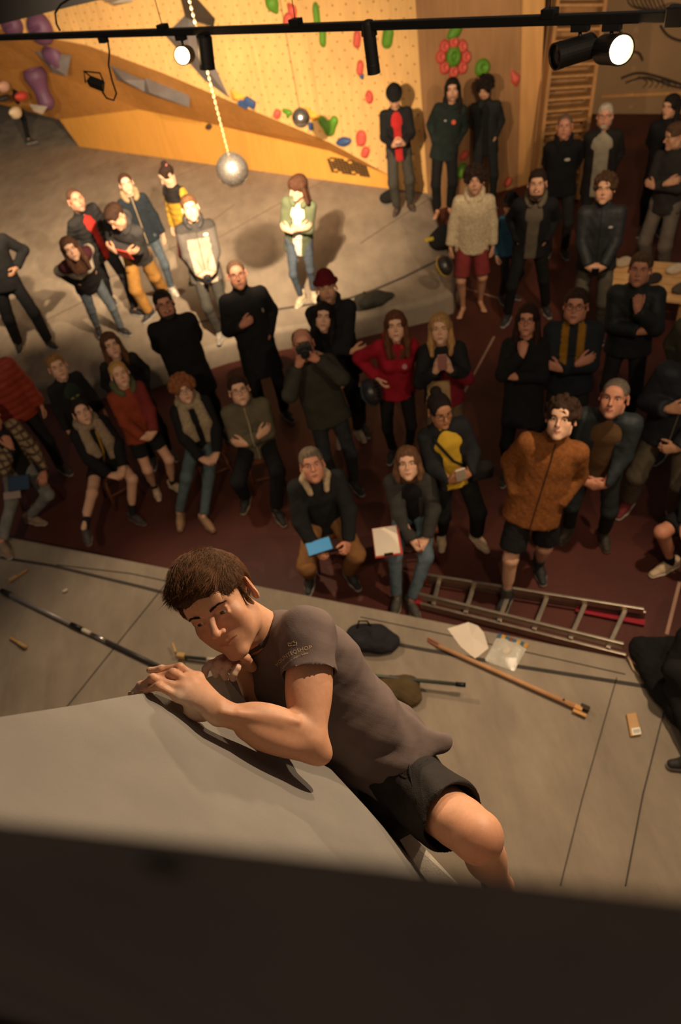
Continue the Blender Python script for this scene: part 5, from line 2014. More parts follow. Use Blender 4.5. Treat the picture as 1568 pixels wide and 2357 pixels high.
person('scarfgirl', 'seated girl with tied dark hair, a chunky beige scarf and bare legs', (189, 950), 1.62, 0, sit=.46, turn=8, la='lap', ra='lap', hair='tied', hairc=(40, 28, 24), tone=PALE, face=dict(fem=True),
       top=('jacket', (34, 33, 35), dict(fit=.024)), bottom=('shorts', (32, 32, 34), dict(len=.55, sock=(46, 44, 56), sockh=.3)), feet=((312, 1196), (198, 1252, .3)), shoes=((64, 58, 54), (110, 96, 84)), extras=(('scarf', (156, 136, 112), .40, .30), ('strap', (160, 126, 44), .3)), seed=40)
person('checkshirt', 'seated person in a checked shirt and pale jeans at the left picture edge', (-24, 962), 1.78, 0, sit=.46, turn=16, la='lap', ra='chin', hair='short', hairc=(60, 44, 34), tone=RUD,
       top=('flannel_shirt', (150, 128, 98), dict(fit=.02, zones=[(lambda X, Y, L: (np.sin(L * 95) > .45), (70, 56, 46)), (lambda X, Y, L: (np.sin(X * 95) > .55), (86, 68, 54)), (lambda X, Y, L: (np.abs(X) < .08) & (Y > 0), (38, 37, 38))])), bottom=('jeans', (124, 122, 114), DJ), feet=((78, 1200), (14, 1262, .3)), shoes=((142, 118, 96), (170, 156, 136)), seed=41)
person('tabletman', 'seated grey-haired man in a black jacket with a fleece collar holding a glowing tablet', (719, 1072), 1.8, 0, sit=.47, la='tablet', ra='tablet', hair='short', hairc=(112, 98, 80), tone=RUD, face=dict(jaw=1.04, browc=(80, 66, 54)),
       top=('jacket', (38, 38, 39), dict(fit=.022, furcollar=(176, 154, 124))), bottom=('trousers', (132, 92, 56), dict(fit=.01)), feet=((806, 1330), (716, 1336)), seed=42, lean=(0, -.14))
person('clipwoman', 'seated woman with a brown bob in a grey jacket writing on a clipboard', (939, 1068), 1.68, 0, sit=.47, la='lap', ra='write', hair='bob', hairc=(104, 72, 50), tone=PALE, face=dict(fem=True, smile=.002),
       top=('jacket', (66, 64, 60), dict(gap=.05, fit=.018)), inner=('jumper', (32, 32, 33), {}), bottom=('jeans', (86, 100, 108), DJ), feet=((948, 1400), (915, 1392)), shoes=((70, 66, 58), (120, 112, 98)), seed=43, lean=(0, -.14))
person('yellowtee', 'woman with a dark bun and glasses, black jacket over a yellow shirt, reading her phone', (1013, 945), 1.66, 0, turn=14, look=(6, 4), la='phone', ra='phone', hair='bun', hairc=(36, 28, 26), tone=OLV, face=dict(fem=True, glasses=True),
       top=('jacket', (42, 44, 50), dict(gap=.085, fit=.018)), inner=('shirt', (206, 166, 52), {}), bottom=('trousers', (32, 32, 34), dict(fit=.012)), feet=((1100, 1246), (1018, 1240)), shoes=((204, 178, 146), (206, 190, 164)), extras=(('strap', (34, 32, 32), -1),), seed=44)
person('edgesitter', 'seated person in black shorts and white trainers at the right picture edge', (1690, 1030), 1.76, 0, sit=.46, turn=-20, la='lap', ra='lap', hair='short', hairc=(60, 44, 34), tone=RUD,
       top=('jacket', (38, 38, 40), dict(fit=.02)), bottom=('shorts', (34, 34, 36), dict(len=.85, sock=(40, 38, 38), sockh=.2)), feet=((1600, 1330), (1536, 1308)), shoes=((198, 172, 140), (204, 188, 160)), seed=45)
person('distantwalker', 'figure in black walking far off under the left overhang', (36, 172), 1.76, .3, look=(60, 0), turn=60, la='down', ra='down', hair='short', hairc=(40, 30, 26),
       top=('jacket', (34, 33, 34), dict(fit=.014)), bottom=('trousers', (30, 30, 31), {}), feet=((74, 336), (40, 300)), seed=46)
# close to the lens on the right: someone sitting on the front mat
person('matsitter', 'person in a black zip jacket sitting on the front mat at the right picture edge', (1690, 1390), 1.74, .3, sit=.05, turn=-40, la=((.10, -.40, .98), (1, .3, -.3), (-.7, -.7, -.5), (.2, -.3, 1), .5), ra=((.02, -.36, 1.02), (1, .3, -.4), (-.5, -.8, -.5), (.2, -.3, 1), .5), hair='short', hairc=(50, 38, 30), tone=RUD,
       top=('zip_jacket', (32, 31, 32), dict(fit=.04, zip=(170, 150, 120), hem=-.14)), bottom=('trousers', (38, 34, 34), dict(fit=.012)), feet=((1640, 1700), (1600, 1760)), seed=47)

# ------------------------------------------------------------------ the climber and the volume he holds
VB, VD = atd(348, 1592, 1.585), atd(757, 1765, 1.86)
VW = np.array((-.40, .10, 3.98))
VN = nrm(np.cross(VD - VB, VW - VB))
if VN @ (CAM - VB) < 0:
    VN = -VN


def vf(x, y):
    return onpl(x, y, VB, VN)


M_VOL = mat('grey_climbing_paint', (124, 118, 111), .72, 0, .22, 220, .13, 4.5)
top_px = [(-260, 1700), (0, 1648), (170, 1622), (290, 1600), (348, 1592), (420, 1622), (757, 1765), (845, 1860), (945, 2010)]
top3 = [vf(*p) for p in top_px]
wl = np.array(VW)


def plane_y(p, q, Y):
    return p + (q - p) * ((Y - p[1]) / (q[1] - p[1]))


gW = [np.array((.36, .1, 0)), np.array((-1.25, .1, 0))]
for g_ in gW:                                           # the facet's foot on the wall
    g_[2] = VB[2] - (VN[0] * (g_[0] - VB[0]) + VN[1] * (g_[1] - VB[1])) / VN[2]
ring = top3 + gW
low = []
for i, p in enumerate(ring):
    if i < 5:
        low.append(p + np.array((.02, .02, -.42)))
    elif i < len(top3):
        low.append(p + np.array((.045 + .01 * (i - 5), .02, -.42)))
    else:
        low.append(p + np.array((.02, 0, -.3)))
n = len(ring)
vol = empty('climbing_volume', (-.45, .1, 3.0))
tag(vol, 'huge smooth grey volume under the climber with a sloping top', 'climbing volume')
vo = np.array(vol.location)
mbv = MB().add([p - vo for p in ring] + [p - vo for p in low], [tuple(range(n)), tuple(range(2 * n - 1, n - 1, -1))] + [(i, i + n, (i + 1) % n + n, (i + 1) % n) for i in range(n)])
mbv.build('volume_shell', M_VOL, vol, bevel=.004)
# paler second volume whose edge the far hand grips
pv = [atd(466, 1562, 1.76), atd(512, 1548, 1.78), atd(600, 1655, 1.86), atd(800, 1800, 1.98), atd(760, 1830, 1.95), atd(560, 1690, 1.80)]
o = MB().prism(pv, (.01, .03, -.28)).build('climbing_volume', mat('pale_grey_paint', (176, 168, 154), .7, 0, .2, 200), bevel=.003)
tag(o, 'pale grey volume edge gripped by the climber\'s far hand', 'climbing volume')
pv = [atd(885, 1880, 2.06), atd(930, 1900, 2.07), atd(1060, 2040, 2.02), atd(1000, 2060, 2.0)]
o = MB().prism(pv, (.01, .02, -.25)).build('climbing_volume', mat('pale_grey_paint', (176, 168, 154), .7, 0, .2, 200), bevel=.003)
tag(o, 'small pale volume showing below the climber\'s shorts', 'climbing volume')

cl = empty('person', atd(900, 1790, 2.05))
tag(cl, 'climber in a grey brown shirt and black shorts gripping the grey volume', 'person')
c0 = np.array(cl.location)
D = lambda x, y, d: atd(x, y, d) - c0
HR = np.array([[0.936, 0.129, -0.329], [0.055, 0.866, 0.496], [0.349, -0.482, 0.804]])
HR[:, 0] = nrm(HR[:, 0])
HR[:, 2] = nrm(np.cross(HR[:, 0], HR[:, 1]))
HR[:, 1] = np.cross(HR[:, 2], HR[:, 0])
HSZ = 1.075
HCc = np.array((-.351, 1.143, 3.290)) - c0
N_ = D(612, 1466, 1.87)
SL, SR = D(712, 1462, 1.765), D(585, 1570, 2.0)
EL_, WL_ = D(712, 1706, 1.63), D(508, 1636, 1.555)
PV = D(900, 1785, 2.06)
HL, HRt = D(935, 1800, 2.01), D(860, 1830, 2.10)
KL, KR = D(1098, 1925, 1.72), PV + np.array((-.12, -.22, -.38))
AL = KL + np.array((.06, -.02, -.38))
AR = KR + np.array((0, .10, -.40))
TONE = (204, 152, 120)
g = dict(neck=.058, jaw=.93, lid=.0036, lidz=-.0012, lipw=.45, nose=1.12, chin=1.0, smile=.0028, adam=True, browc=(44, 30, 22), stubble=.10, lipc=(176, 98, 80), lipt=.70, lipy=.0032)
parts = []
V, Q = sdf(head_prims(g, HR.T @ (N_ - HCc) / HSZ), .0021)
from mathutils.bvhtree import BVHTree
HB = BVHTree.FromPolygons(V.tolist(), Q.tolist())
Ch = skin_col(V, TONE, g, None)
Ch *= (1 + .05 * wob(V, 240, 2) + .05 * wob(V, 60, 1))[:, None]
parts.append((V * HSZ @ HR.T + HCc, Q, Ch))
skin0 = np.array(lin(TONE))


def limb_col(V, chalk_pts=()):
    C = np.tile(skin0 * np.array([1, .97, .95]), (len(V), 1)) * (1 + .06 * wob(V, 120, 2) + .05 * wob(V, 40, 4))[:, None]
    for p, r, a in chalk_pts:
        w = np.exp(-((V - p) ** 2).sum(1) / (r * r)) * a * np.clip(.75 + .9 * wob(V, 190, 5), 0, 1)
        C = C * (1 - w[:, None]) + np.array(lin((222, 208, 190))) * w[:, None]
    return C


# near (left) arm with its hand
u = nrm(EL_ - SL)
f = nrm(WL_ - EL_)
b = nrm(f - u * (f @ u))
sidev = np.cross(u, b)
mid = (SL + EL_) / 2
Rm = np.array([u, b, sidev]).T
P = [cone(SL, EL_, .054, .043, .02), ell(SL + u * .03, (.075, .060, .060), Rm, k=.03), ell(mid + b * .020 + u * .005, (.085, .040, .040), Rm, k=.025), ell(mid - b * .016 - u * .01, (.10, .042, .042), Rm, k=.025)]
fm = EL_ + f * .085
fu = nrm(np.cross(f, np.cross(UP, f)))
Rf = np.array([f, fu, np.cross(f, fu)]).T
P += [cone(EL_, WL_, .041, .027, .02, ax=fu, q=.92), ell(fm + fu * .022 + f * .005, (.100, .032, .036), Rf, k=.016), ell(fm - fu * .016 - f * .01 - FW * .01, (.100, .031, .036), Rf, k=.014), ell(fm - fu * .032 + f * .01, (.085, .020, .028), Rf, k=.014), ell(EL_ - f * .030 + u * .020, (.030, .026, .026), Rf, k=.025), cone(EL_ - f * .02 + u * .02, EL_ + f * .12 - fu * .035, .016, .012, .025),
      cone(WL_ - f * .03 - fu * .012, WL_ + f * .02 - fu * .014, .015, .015, .02), ell(WL_ - fu * .022, (.013, .012, .012), Rf, k=.015)]
for t0_, t1_, o0 in ((.2, .8, .030), (.35, .95, .012)):      # veins and tendons
    P.append(cone(EL_ + f * .24 * t0_ + fu * (o0 + .012) - FW * .03, EL_ + f * .24 * t1_ + fu * o0 * .6 - FW * .026, .004, .003, .012))
mc = [D(456, 1560, 1.615), D(440, 1570, 1.59), D(424, 1586, 1.57), D(410, 1604, 1.558)]
fing = [[mc[0], D(414, 1536, 1.60), D(372, 1541, 1.605), D(344, 1543, 1.61)],
        [mc[1], D(398, 1549, 1.575), D(352, 1562, 1.585), D(322, 1582, 1.60)],
        [mc[2], D(352, 1561, 1.56), D(324, 1578, 1.575), D(302, 1597, 1.59)],
        [mc[3], D(366, 1580, 1.545), D(334, 1589, 1.56), D(309, 1601, 1.575)]]
dors = nrm(np.cross(mc[0] - mc[3], f))
if dors @ FW > 0:
    dors = -dors
for m_ in mc:
    P.append(cone(WL_ + (m_ - WL_) * .12, m_, .017, .0125, .014))
    P.append(ell(m_ + dors * .003, .0125, k=.008))
P.append(cone(WL_, (mc[1] + mc[2]) / 2, .026, .024, .015, ax=dors, q=.55))
P.append(ell(D(455, 1640, 1.575), (.034, .020, .018), Rf, k=.02))
for i, fg in enumerate(fing):
    rr_ = (.0102, .0104, .0098, .0088)[i]
    for j in range(3):
        P.append(cone(fg[j], fg[j + 1], rr_ - .0008 * j, rr_ - .0008 * (j + 1), .006 if j else .008))
        if j:
            P.append(ell(fg[j], rr_ * 1.06, k=.005))
th = [D(485, 1600, 1.625), D(448, 1566, 1.65), D(412, 1552, 1.66), D(384, 1552, 1.66)]
for j in range(3):
    P.append(cone(th[j], th[j + 1], .0135 - .0012 * j, .012 - .0012 * j, .008))
V, Q = sdf(P, .0034)
V = relax(V, Q, 1, .3)
chalk = [(fg[3], .03, .5) for fg in fing] + [(D(455, 1645, 1.56), .035, .75), (D(415, 1615, 1.55), .03, .7), (D(480, 1660, 1.55), .03, .6)]
parts.append((V, Q, limb_col(V, chalk)))
nails = []
for i, fg in enumerate(fing):
    dn = nrm(fg[3] - fg[2])
    nv = nrm(dors - dn * (dors @ dn))
    nails.append((fg[3] + nv * .0072, dn, nv))
# far (right) arm and hand
ER_, WR_ = D(612, 1655, 2.04), D(566, 1556, 1.86)
P = [cone(SR, ER_, .05, .042, .02), cone(ER_, WR_, .04, .027, .02)]
mr_ = [D(506, 1520, 1.775), D(521, 1515, 1.775), D(537, 1516, 1.78), D(553, 1523, 1.785)]
fr_ = [[mr_[0], D(486, 1528, 1.745), D(473, 1540, 1.742), D(472, 1553, 1.75)], [mr_[1], D(504, 1527, 1.735), D(494, 1541, 1.733), D(497, 1553, 1.74)],
       [mr_[2], D(523, 1531, 1.735), D(514, 1546, 1.73), D(519, 1559, 1.74)], [mr_[3], D(545, 1538, 1.74), D(538, 1551, 1.735), D(537, 1562, 1.745)]]
for m_, fg in zip(mr_, fr_):
    P += [cone(WR_ + (m_ - WR_) * .15, m_, .018, .0135, .012)]
    for j in range(3):
        P.append(cone(fg[j], fg[j + 1], .0105 - .0006 * j, .0100 - .0006 * j, .005))
P += [cone(D(580, 1536, 1.80), D(566, 1515, 1.765), .0135, .012, .01), cone(D(566, 1515, 1.765), D(552, 1509, 1.745), .012, .0095, .006)]
V, Q = sdf(P, .0036)
V = relax(V, Q, 1, .3)
parts.append((V, Q, limb_col(V, [(fg[2], .03, .55) for fg in fr_])))
# legs
P = []
for hp_, kn, an in ((HL, KL, AL), (HRt, KR, AR)):
    t = nrm(kn - hp_)
    s_ = nrm(an - kn)
    fr = nrm(t - s_)
    P += [cone(hp_, kn, .086, .062, .03), ell(kn + fr * .018, (.050, .050, .050), k=.03), ell(kn + fr * .040 + s_ * .012, (.028, .028, .030), k=.02), ell(kn - t * .09 + fr * .022 + RT * .02, (.045, .04, .05), k=.035), ell(kn - t * .07 + fr * .018 - RT * .035, (.038, .036, .042), k=.03),
          cone(kn, an, .050, .034, .03), ell(kn + s_ * .14 - fr * .03, (.05, .05, .09), k=.04), cone(kn + fr * .03 + s_ * .04, kn + s_ * .16 + fr * .012, .018, .014, .03)]
    P += [cone(an, an + np.array((0, -.02, -.06)), .034, .034, .02), cone(an + np.array((0, 0, -.06)), an + np.array((.02, -.17, -.075)), .035, .025, .02)]
V, Q = sdf(P, .0055)
V = relax(V, Q, 1)
Cg = limb_col(V)
kc = np.exp(-((V - (KL + FW * -.05)) ** 2).sum(1) / .05 ** 2) * .35
Cg = Cg * (1 - kc[:, None] * np.array([.1, .4, .45]))
parts.append((V, Q, Cg))
# trunk below the clothes
T_ = nrm(N_ - PV)
F_ = np.array((-.35, -.9, .1))
F_ = nrm(F_ - T_ * (F_ @ T_))
L_ = np.cross(T_, F_)
P = [cone(PV, N_ - T_ * .2, .115, .12, .03, ax=F_, q=.68), cone(SL, SR, .045, .045, .04), cone(N_ - T_ * .12, N_, .07, .055, .04)]
V, Q = sdf(P, .015)
parts.append((V, Q, np.tile(skin0, (len(V), 1))))
V, Q, C = cat_parts(parts)
M_SKIN = mat('climber_skin', TONE, .54, 0, .05, 420, .05, 90, vcol=True, sss=.12, spec=.4)
cbody = qmesh('body', V, Q, M_SKIN, cl, C)
MHc = m4(HR * HSZ, HCc)
for sd in (-1, 1):
    e = inst('eye', eye_data(), cbody, MHc @ Matrix.Translation((sd * EYE_X, EYE_Y - .0008, EYE_Z)) @ Matrix.Rotation(math.radians(-16), 4, 'Z') @ Matrix.Rotation(math.radians(10), 4, 'X'))
    SVb, SQb = [], []
    bp_ = [np.array(q_) for q_ in ((sd * .013, -.1002, .0262), (sd * .024, -.0992, .0296), (sd * .037, -.0940, .0312), (sd * .050, -.0835, .0262))]
    rgb = np.random.default_rng(3)
    for i in range(260):
        t = rgb.random() * 2.99
        k_ = int(t)
        p = bp_[k_] * (1 - t + k_) + bp_[k_ + 1] * (t - k_)
        dr = nrm(bp_[k_ + 1] - bp_[k_])
        p = p + np.array((0, 0, rgb.normal(0, .0014) * (1.25 - t / 3.4)))
        hit = HB.ray_cast(Vector((p[0] * 1.25, p[1] - .06, p[2])), Vector((-p[0] * .25, .06, 0)).normalized())
        if hit[0] is None:
            continue
        p = np.array(hit[0]) + np.array(hit[1] if hit[1].y < 0 else -hit[1]) * .0003
        dr = nrm(dr + np.array((0, -.22, rgb.normal(.22, .22))))
        L = rgb.uniform(.0035, .006)
        w = nrm(np.cross(dr, (0, -1, 0))) * .0003
        base = len(SVb)
        SVb += [p - w, p + w, p + w * .3 + dr * L, p - w * .3 + dr * L]
        SVb += [v + np.array((0, -.0005, 0)) for v in SVb[base:base + 4]]
        SQb += [(base, base + 1, base + 2, base + 3), (base + 4, base + 7, base + 6, base + 5), (base, base + 3, base + 7, base + 4), (base + 1, base + 5, base + 6, base + 2)]
    ob = qmesh('eyebrow', np.array(SVb), np.array(SQb), mat('brow_strand', (40, 27, 20), .7, var=.2, vscale=60), cbody)
    ob.matrix_local = MHc
for p, dn, nv in nails:
    R = frame(dn, nv)
    nb = MB().lathe([(.0005, .0008), (.0045, .0004), (.0058, -.0006), (.0005, -.001)], 12)
    o = nb.build('fingernail', mat('nail', (214, 168, 140), .35), cbody, smooth=True)
    o.matrix_local = m4(R @ np.diag((1.15, .9, 1)), p - dn * .003)
# eyelashes: thin dark rim of the upper lids
for sd in (-1, 1):
    c = np.array((sd * EYE_X, EYE_Y, EYE_Z))
    pts = [c + np.array((x, -.0125 + abs(x) ** 2 * 28, .0046 - x * x * 28)) for x in np.linspace(-.0115, .0115, 9)]
    o = MB().tube(pts, .0009, 5).build('eyelashes', mat('lash', (24, 17, 14), .8), cbody, smooth=True)
    o.matrix_local = MHc
# hair: cap plus combed strands
face = [ell((0, -.122, -.034), (.060, .072, .102), k=.008, op='s')]
P = SKULL(.011) + [ell((0, -.028, .100), (.063, .080, .053), k=.025), cone((-.034, -.090, .096), (.034, -.090, .096), .026, .026, .025)] + face
P += [ell((s * .090, .020, -.006), (.034, .029, .044), k=.005, op='s') for s in (-1, 1)]
P += [rbox((0, .0, -.120), (.2, .2, .07), None, .005, .01, 's'), rbox((0, -.145, -.06), (.2, .14, .092), None, .005, .01, 's')]
for s in (-1, 1):
    P.append(cone((s * .0725, -.022, .05), (s * .0715, -.018, -.016), .010, .0045, .008))
V, Q = sdf(P, .0036)
N = vnorm(V, Q)
V = V + N * (wob(V * np.array([1.0, .35, 1.0]), 150, 3) * .0035)[:, None]
M_HAIR = mat('brown_hair', (70, 47, 31), .6, 0, .8, 220, .35, 90, stretch=(1, .3, 1), spec=.15)
hr = qmesh('hair', V, Q, M_HAIR, cl)
hr.matrix_local = MHc
rg = np.random.default_rng(5)
ok = np.where((V[:, 2] > -.045))[0]
sel = rg.choice(ok, 15000)
SV, SQ = [], []
for i in sel:
    p, nn = V[i] + rg.normal(0, .001, 3), N[i]
    if nn[2] < -.5:
        continue
    topness = np.clip((p[2] - .05) / .05, 0, 1) * np.clip((.06 - p[1]) / .1, 0, 1)
    fwd = np.array((rg.normal(.12, .22), -1, .10)) * topness + np.array((rg.normal(0, .15), .25 + rg.normal(0, .2), -.8)) * (1 - topness)
    dr = nrm(fwd - nn * (fwd @ nn) * .9 + nn * (.10 + .18 * topness * rg.random()))
    L = (.013 + .026 * topness) * rg.uniform(.6, 1.2)
    w = nrm(np.cross(dr, nn)) * .00042
    nb_ = nn * .00042
    base = len(SV)
    for k, t in enumerate((0, .5, 1)):
        c = p - nn * .0004 + dr * L * t - nn * (L * .13 * t * t)
        r = 1 - .75 * t
        SV += [c - w * r, c + w * r, c + nb_ * 1.6 * r]
    for k in range(2):
        for j in range(3):
            SQ.append((base + k * 3 + j, base + k * 3 + (j + 1) % 3, base + k * 3 + 3 + (j + 1) % 3, base + k * 3 + 3 + j))
st_ = qmesh('hair_strands', np.array(SV), np.array(SQ), mat('strand_hair', (104, 70, 44), .6, 0, 0, var=.3, vscale=60, spec=.15), hr)
st_['kind'] = 'stuff'

# T-shirt
M_TEE = mat('grey_brown_jersey', (106, 92, 88), .88, 0, .2, 500, .07, 14, spec=.15)
tb = PV + T_ * .03
slE = SL + (EL_ - SL) * .40
P = [cone(tb, PV + T_ * .2, .166, .152, .03, ax=F_, q=.74, fa=True), cone(PV + T_ * .18 - F_ * .018, N_ - T_ * .19 - F_ * .02, .152, .170, .06, ax=F_, q=.80),
     cone(N_ - T_ * .05 - F_ * .03, SL - T_ * .005 - F_ * .015 - L_ * .02, .074, .062, .05),
     cone(N_ - T_ * .07, SL - L_ * .01, .078, .064, .05), cone(N_ - T_ * .07, SR, .078, .064, .05), cone(N_ - T_ * .13, N_ - T_ * .01, .10, .074, .04),
     ell((SL + N_) * .5 - T_ * .12 - F_ * .03, (.10, .09, .10), k=.05), cone(SL - L_ * .008, slE, .062, .074, .03, fb=True), cone(SR, SR + (ER_ - SR) * .6, .064, .07, .03, fb=True)]
# loose back hem that hangs away from the body
hb = PV - F_ * .10 + L_ * .04
P += [cone(PV + T_ * .17 - F_ * .085, D(1014, 1706, 2.00), .080, .020, .05), cone(D(935, 1745, 1.96), D(1026, 1706, 2.02), .022, .014, .03)]
P += [cone(N_ - T_ * .03, HCc, .064, .062, .006, 's'), cone(SL + (slE - SL) * .75, slE + u * .05, .062, .070, .004, 's')]
V, Q = sdf(P, .0046)
V = relax(V, Q, 1)
N = vnorm(V, Q)
ld = (V - PV) @ T_
sd_ = (V - PV) @ L_
bd = (V - PV) @ F_
low_ = np.clip((.34 - ld) / .3, 0, 1)
fold = np.sin((sd_ * 1.1 + ld * .55 + bd * .6) * 62 + 2.2 * wob(V, 9, 1) * 3) * .0052 * low_
fold += np.sin((ld * 1.0 - sd_ * .6) * 46 + 6 * wob(V, 7, 2)) * .0042 * (.35 + low_ * .65)
fold *= 1.35
fold += wob(V, 34, 2) * .006 + wob(V, 80, 3) * .0015
V = V + N * fold[:, None]
tee = qmesh('t_shirt', V, Q, M_TEE, cl)
# collar rib
pts = [N_ + T_ * .004 + L_ * (.070 * math.cos(a)) + F_ * (.068 * math.sin(a)) + (HCc - N_) * .10 for a in np.linspace(0, 2 * math.pi, 25)]
V2, Q2 = sdf([cone(a, b_, .008, .008, .004) for a, b_ in zip(pts[:-1], pts[1:])], .0042)
qmesh('collar_rib', V2, Q2, mat('dark_rib', (66, 56, 54), .9, 0, .3, 400, .1, 20), tee)

# shorts
M_SHORT = mat('black_canvas', (40, 35, 33), .8, 0, .3, 300, .14, 16, spec=.25)
wa = PV + T_ * .10
eL_ = HL + (KL - HL) * .70
eR_ = HRt + (KR - HRt) * .62
P = [cone(wa, PV - T_ * .04, .142, .150, .04, ax=F_, q=.78, fa=True), cone(HL, eL_, .105, .098, .05, fb=True), cone(HRt, eR_, .105, .098, .05, fb=True), ell((HL + HRt) / 2, (.12, .12, .11), k=.04)]
P += [cone(eL_ - nrm(KL - HL) * .03, eL_ + nrm(KL - HL) * .05, .088, .090, .003, 's')]
V, Q = sdf(P, .0048)
V = relax(V, Q, 1)
N = vnorm(V, Q)
V = V + N * (wob(V, 30, 4) * .007 + np.sin(((V - HL) @ RT * .8 + (V - HL) @ UP) * 70 + 5 * wob(V, 10, 2)) * .0025 + wob(V, 90, 1) * .0015)[:, None]
sh = qmesh('shorts', V, Q, M_SHORT, cl)

# print on the sleeve, laid on the cloth
from mathutils.bvhtree import BVHTree


def bvh_of(ob):
    me = ob.data
    return BVHTree.FromPolygons([tuple(v.co) for v in me.vertices], [tuple(p.vertices) for p in me.polygons])


BT = bvh_of(tee)
BS = bvh_of(sh)


def on_cloth(x, y, off=.0012, bt=None):
    o_ = Vector(CAM - c0)
    d = Vector(ray(x, y)).normalized()
    h = (bt or BT).ray_cast(o_, d)
    if h[0] is None:
        return None
    nn = h[1] if h[1].dot(d) < 0 else -h[1]
    return np.array(h[0] + nn * off)


def print_text(txt, curve, size, m, track=1.0):
    """letters set along a curve of the sleeve (photo px used only to place it on the cloth)"""
    cu = bpy.data.curves.new('lettering', 'FONT')
    cu.body = txt
    cu.size = 1
    cu.resolution_u = 3
    cu.space_character = track
    to = bpy.data.objects.new('lettering', cu)
    COL.objects.link(to)
    dg = bpy.context.evaluated_depsgraph_get()
    me = bpy.data.meshes.new_from_object(to.evaluated_get(dg))
    bpy.data.objects.remove(to)
    bm = bmesh.new()
    bm.from_mesh(me)
    bmesh.ops.triangulate(bm, faces=bm.faces)
    bmesh.ops.subdivide_edges(bm, edges=[e for e in bm.edges if e.calc_length() > .2], cuts=1)
    bm.to_mesh(me)
    bm.free()
    xs = [v.co.x for v in me.vertices]
    x0, x1 = min(xs), max(xs)
    P_ = [np.array(c, float) for c in curve]
    for v in me.vertices:
        t = (v.co.x - x0) / (x1 - x0)
        c = (1 - t) ** 2 * P_[0] + 2 * t * (1 - t) * P_[1] + t * t * P_[2]
        dv = 2 * (1 - t) * (P_[1] - P_[0]) + 2 * t * (P_[2] - P_[1])
        dv = dv / np.linalg.norm(dv)
        nu = np.array((dv[1], -dv[0]))
        q = c + nu * v.co.y * size
        w = on_cloth(*q)
        v.co = w if w is not None else np.array(D(*q, 1.7))
    me.materials.clear()
    me.materials.append(m)
    ob = bpy.data.objects.new('lettering', me)
    link(ob, tee)
    return ob


M_PRINT = mat('gold_print', (206, 176, 138), .8, var=.1, vscale=80)
print_text('MOUNTEQSHOP', ((641, 1534), (664, 1502), (719, 1494)), 12.5, M_PRINT, 1.12)
print_text('adventure starts here', ((653, 1540), (672, 1513), (710, 1505)), 6.0, M_PRINT, 1.05)
cr = [(665, 1487), (663, 1480), (669, 1482), (676, 1476), (678, 1480), (683, 1478), (682, 1485), (665, 1487)]
pts = [on_cloth(*p, .0005) for p in cr]
if all(p is not None for p in pts):
    MB().tube(pts, .0009, 5).build('logo_outline', M_PRINT, tee)
# pale piping on the back and a thigh seam, pocket edge
pts = [on_cloth(x, y, .001) for x, y in ((770, 1432), (788, 1447), (804, 1462), (820, 1474), (834, 1490), (848, 1502))]
pts = [p for p in pts if p is not None]
if len(pts) > 2:
    MB().tube(pts, .0022, 6).build('piping', mat('cream_piping', (214, 196, 166), .8), tee, smooth=True)
for line in (((940, 1748), (948, 1800), (960, 1850), (985, 1885)), ((915, 1780), (935, 1792), (965, 1762), (985, 1748)), ((880, 1735), (930, 1742), (985, 1738), (1020, 1735))):
    pts = [on_cloth(x, y, .0008, BS) for x, y in line]
    pts = [p for p in pts if p is not None]
    if len(pts) > 2:
        MB().tube(pts, .0016, 5).build('seam', mat('short_seam', (24, 21, 20), .9), sh, smooth=True)
# climbing shoes
for an in (AL, AR):
    up_, so_, la_ = shoe_data((52, 48, 50), (30, 28, 28))
    sho = inst('climbing_shoe', up_, cl, m4(rotz(.12), an + np.array((0, -.01, -.105))))
    inst('sole', so_, sho)
    inst('laces', la_, sho)

# ------------------------------------------------------------------ things held by people
def slab(name, centre, ux, uy, w, h, t, m, label, cat, screen=None, sm=None, group=None):
    """flat device or board: ux along width, uy along height, front = ux x uy"""
    ux = nrm(ux)
    uy = nrm(np.array(uy) - ux * (np.array(uy) @ ux))
    R = np.array([ux, uy, np.cross(ux, uy)]).T
    e = empty(name, centre)
    e.matrix_world = m4(R, centre)
    tag(e, label, cat, group)
    MB().box((0, 0, 0), (w / 2, h / 2, t / 2)).build('body', m, e, bevel=min(t * .4, .006))
    if screen:
        MB().box((0, 0, t / 2 + .0006), (w / 2 * screen, h / 2 * screen, .0006)).build('screen' if cat in ('phone', 'tablet') else 'sheet', sm, e)
    return e


M_DEV = mat('device_black', (26, 26, 28), .35, var=0)
M_SCR = mat('dark_screen', (30, 34, 40), .15, var=0)


def handmid(J, k=.09):
    return (J['W'][1] + J['HX'][1] * k + J['W'][-1] + J['HX'][-1] * k) / 2


def phone(key, label, col, lift=(0, 0, 0), upright=.7, back=True, size=(.075, .155)):
    J = PEOPLE[key]
    c = handmid(J) + J['T'] * lift[2] + J['F'] * lift[1] + J['L'] * lift[0]
    uy = J['T'] * upright + J['F'] * (1 - upright)
    ux = J['L'] if back else -J['L']
    return slab('smartphone', c, ux, uy, size[0], size[1], .009, mat('phone_case', col, .4, var=0), label, 'phone', .9, M_SCR if not back else mat('phone_case2', tuple(int(v * .9) for v in col), .3, var=0))


phone('redhood', 'small blue phone held by the man in the red hoodie', (50, 76, 120), upright=.3, size=(.08, .15))
phone('blondephone', 'pink phone raised by the blonde woman', (176, 120, 112), (0, .02, .03), .95)
phone('yellowtee', 'white phone held over the yellow shirt', (212, 196, 172), (0, .02, .05), .8)
phone('dropphone', 'black phone held low by the young man in the zip jacket', (32, 32, 34), (0, .04, .0), .6)


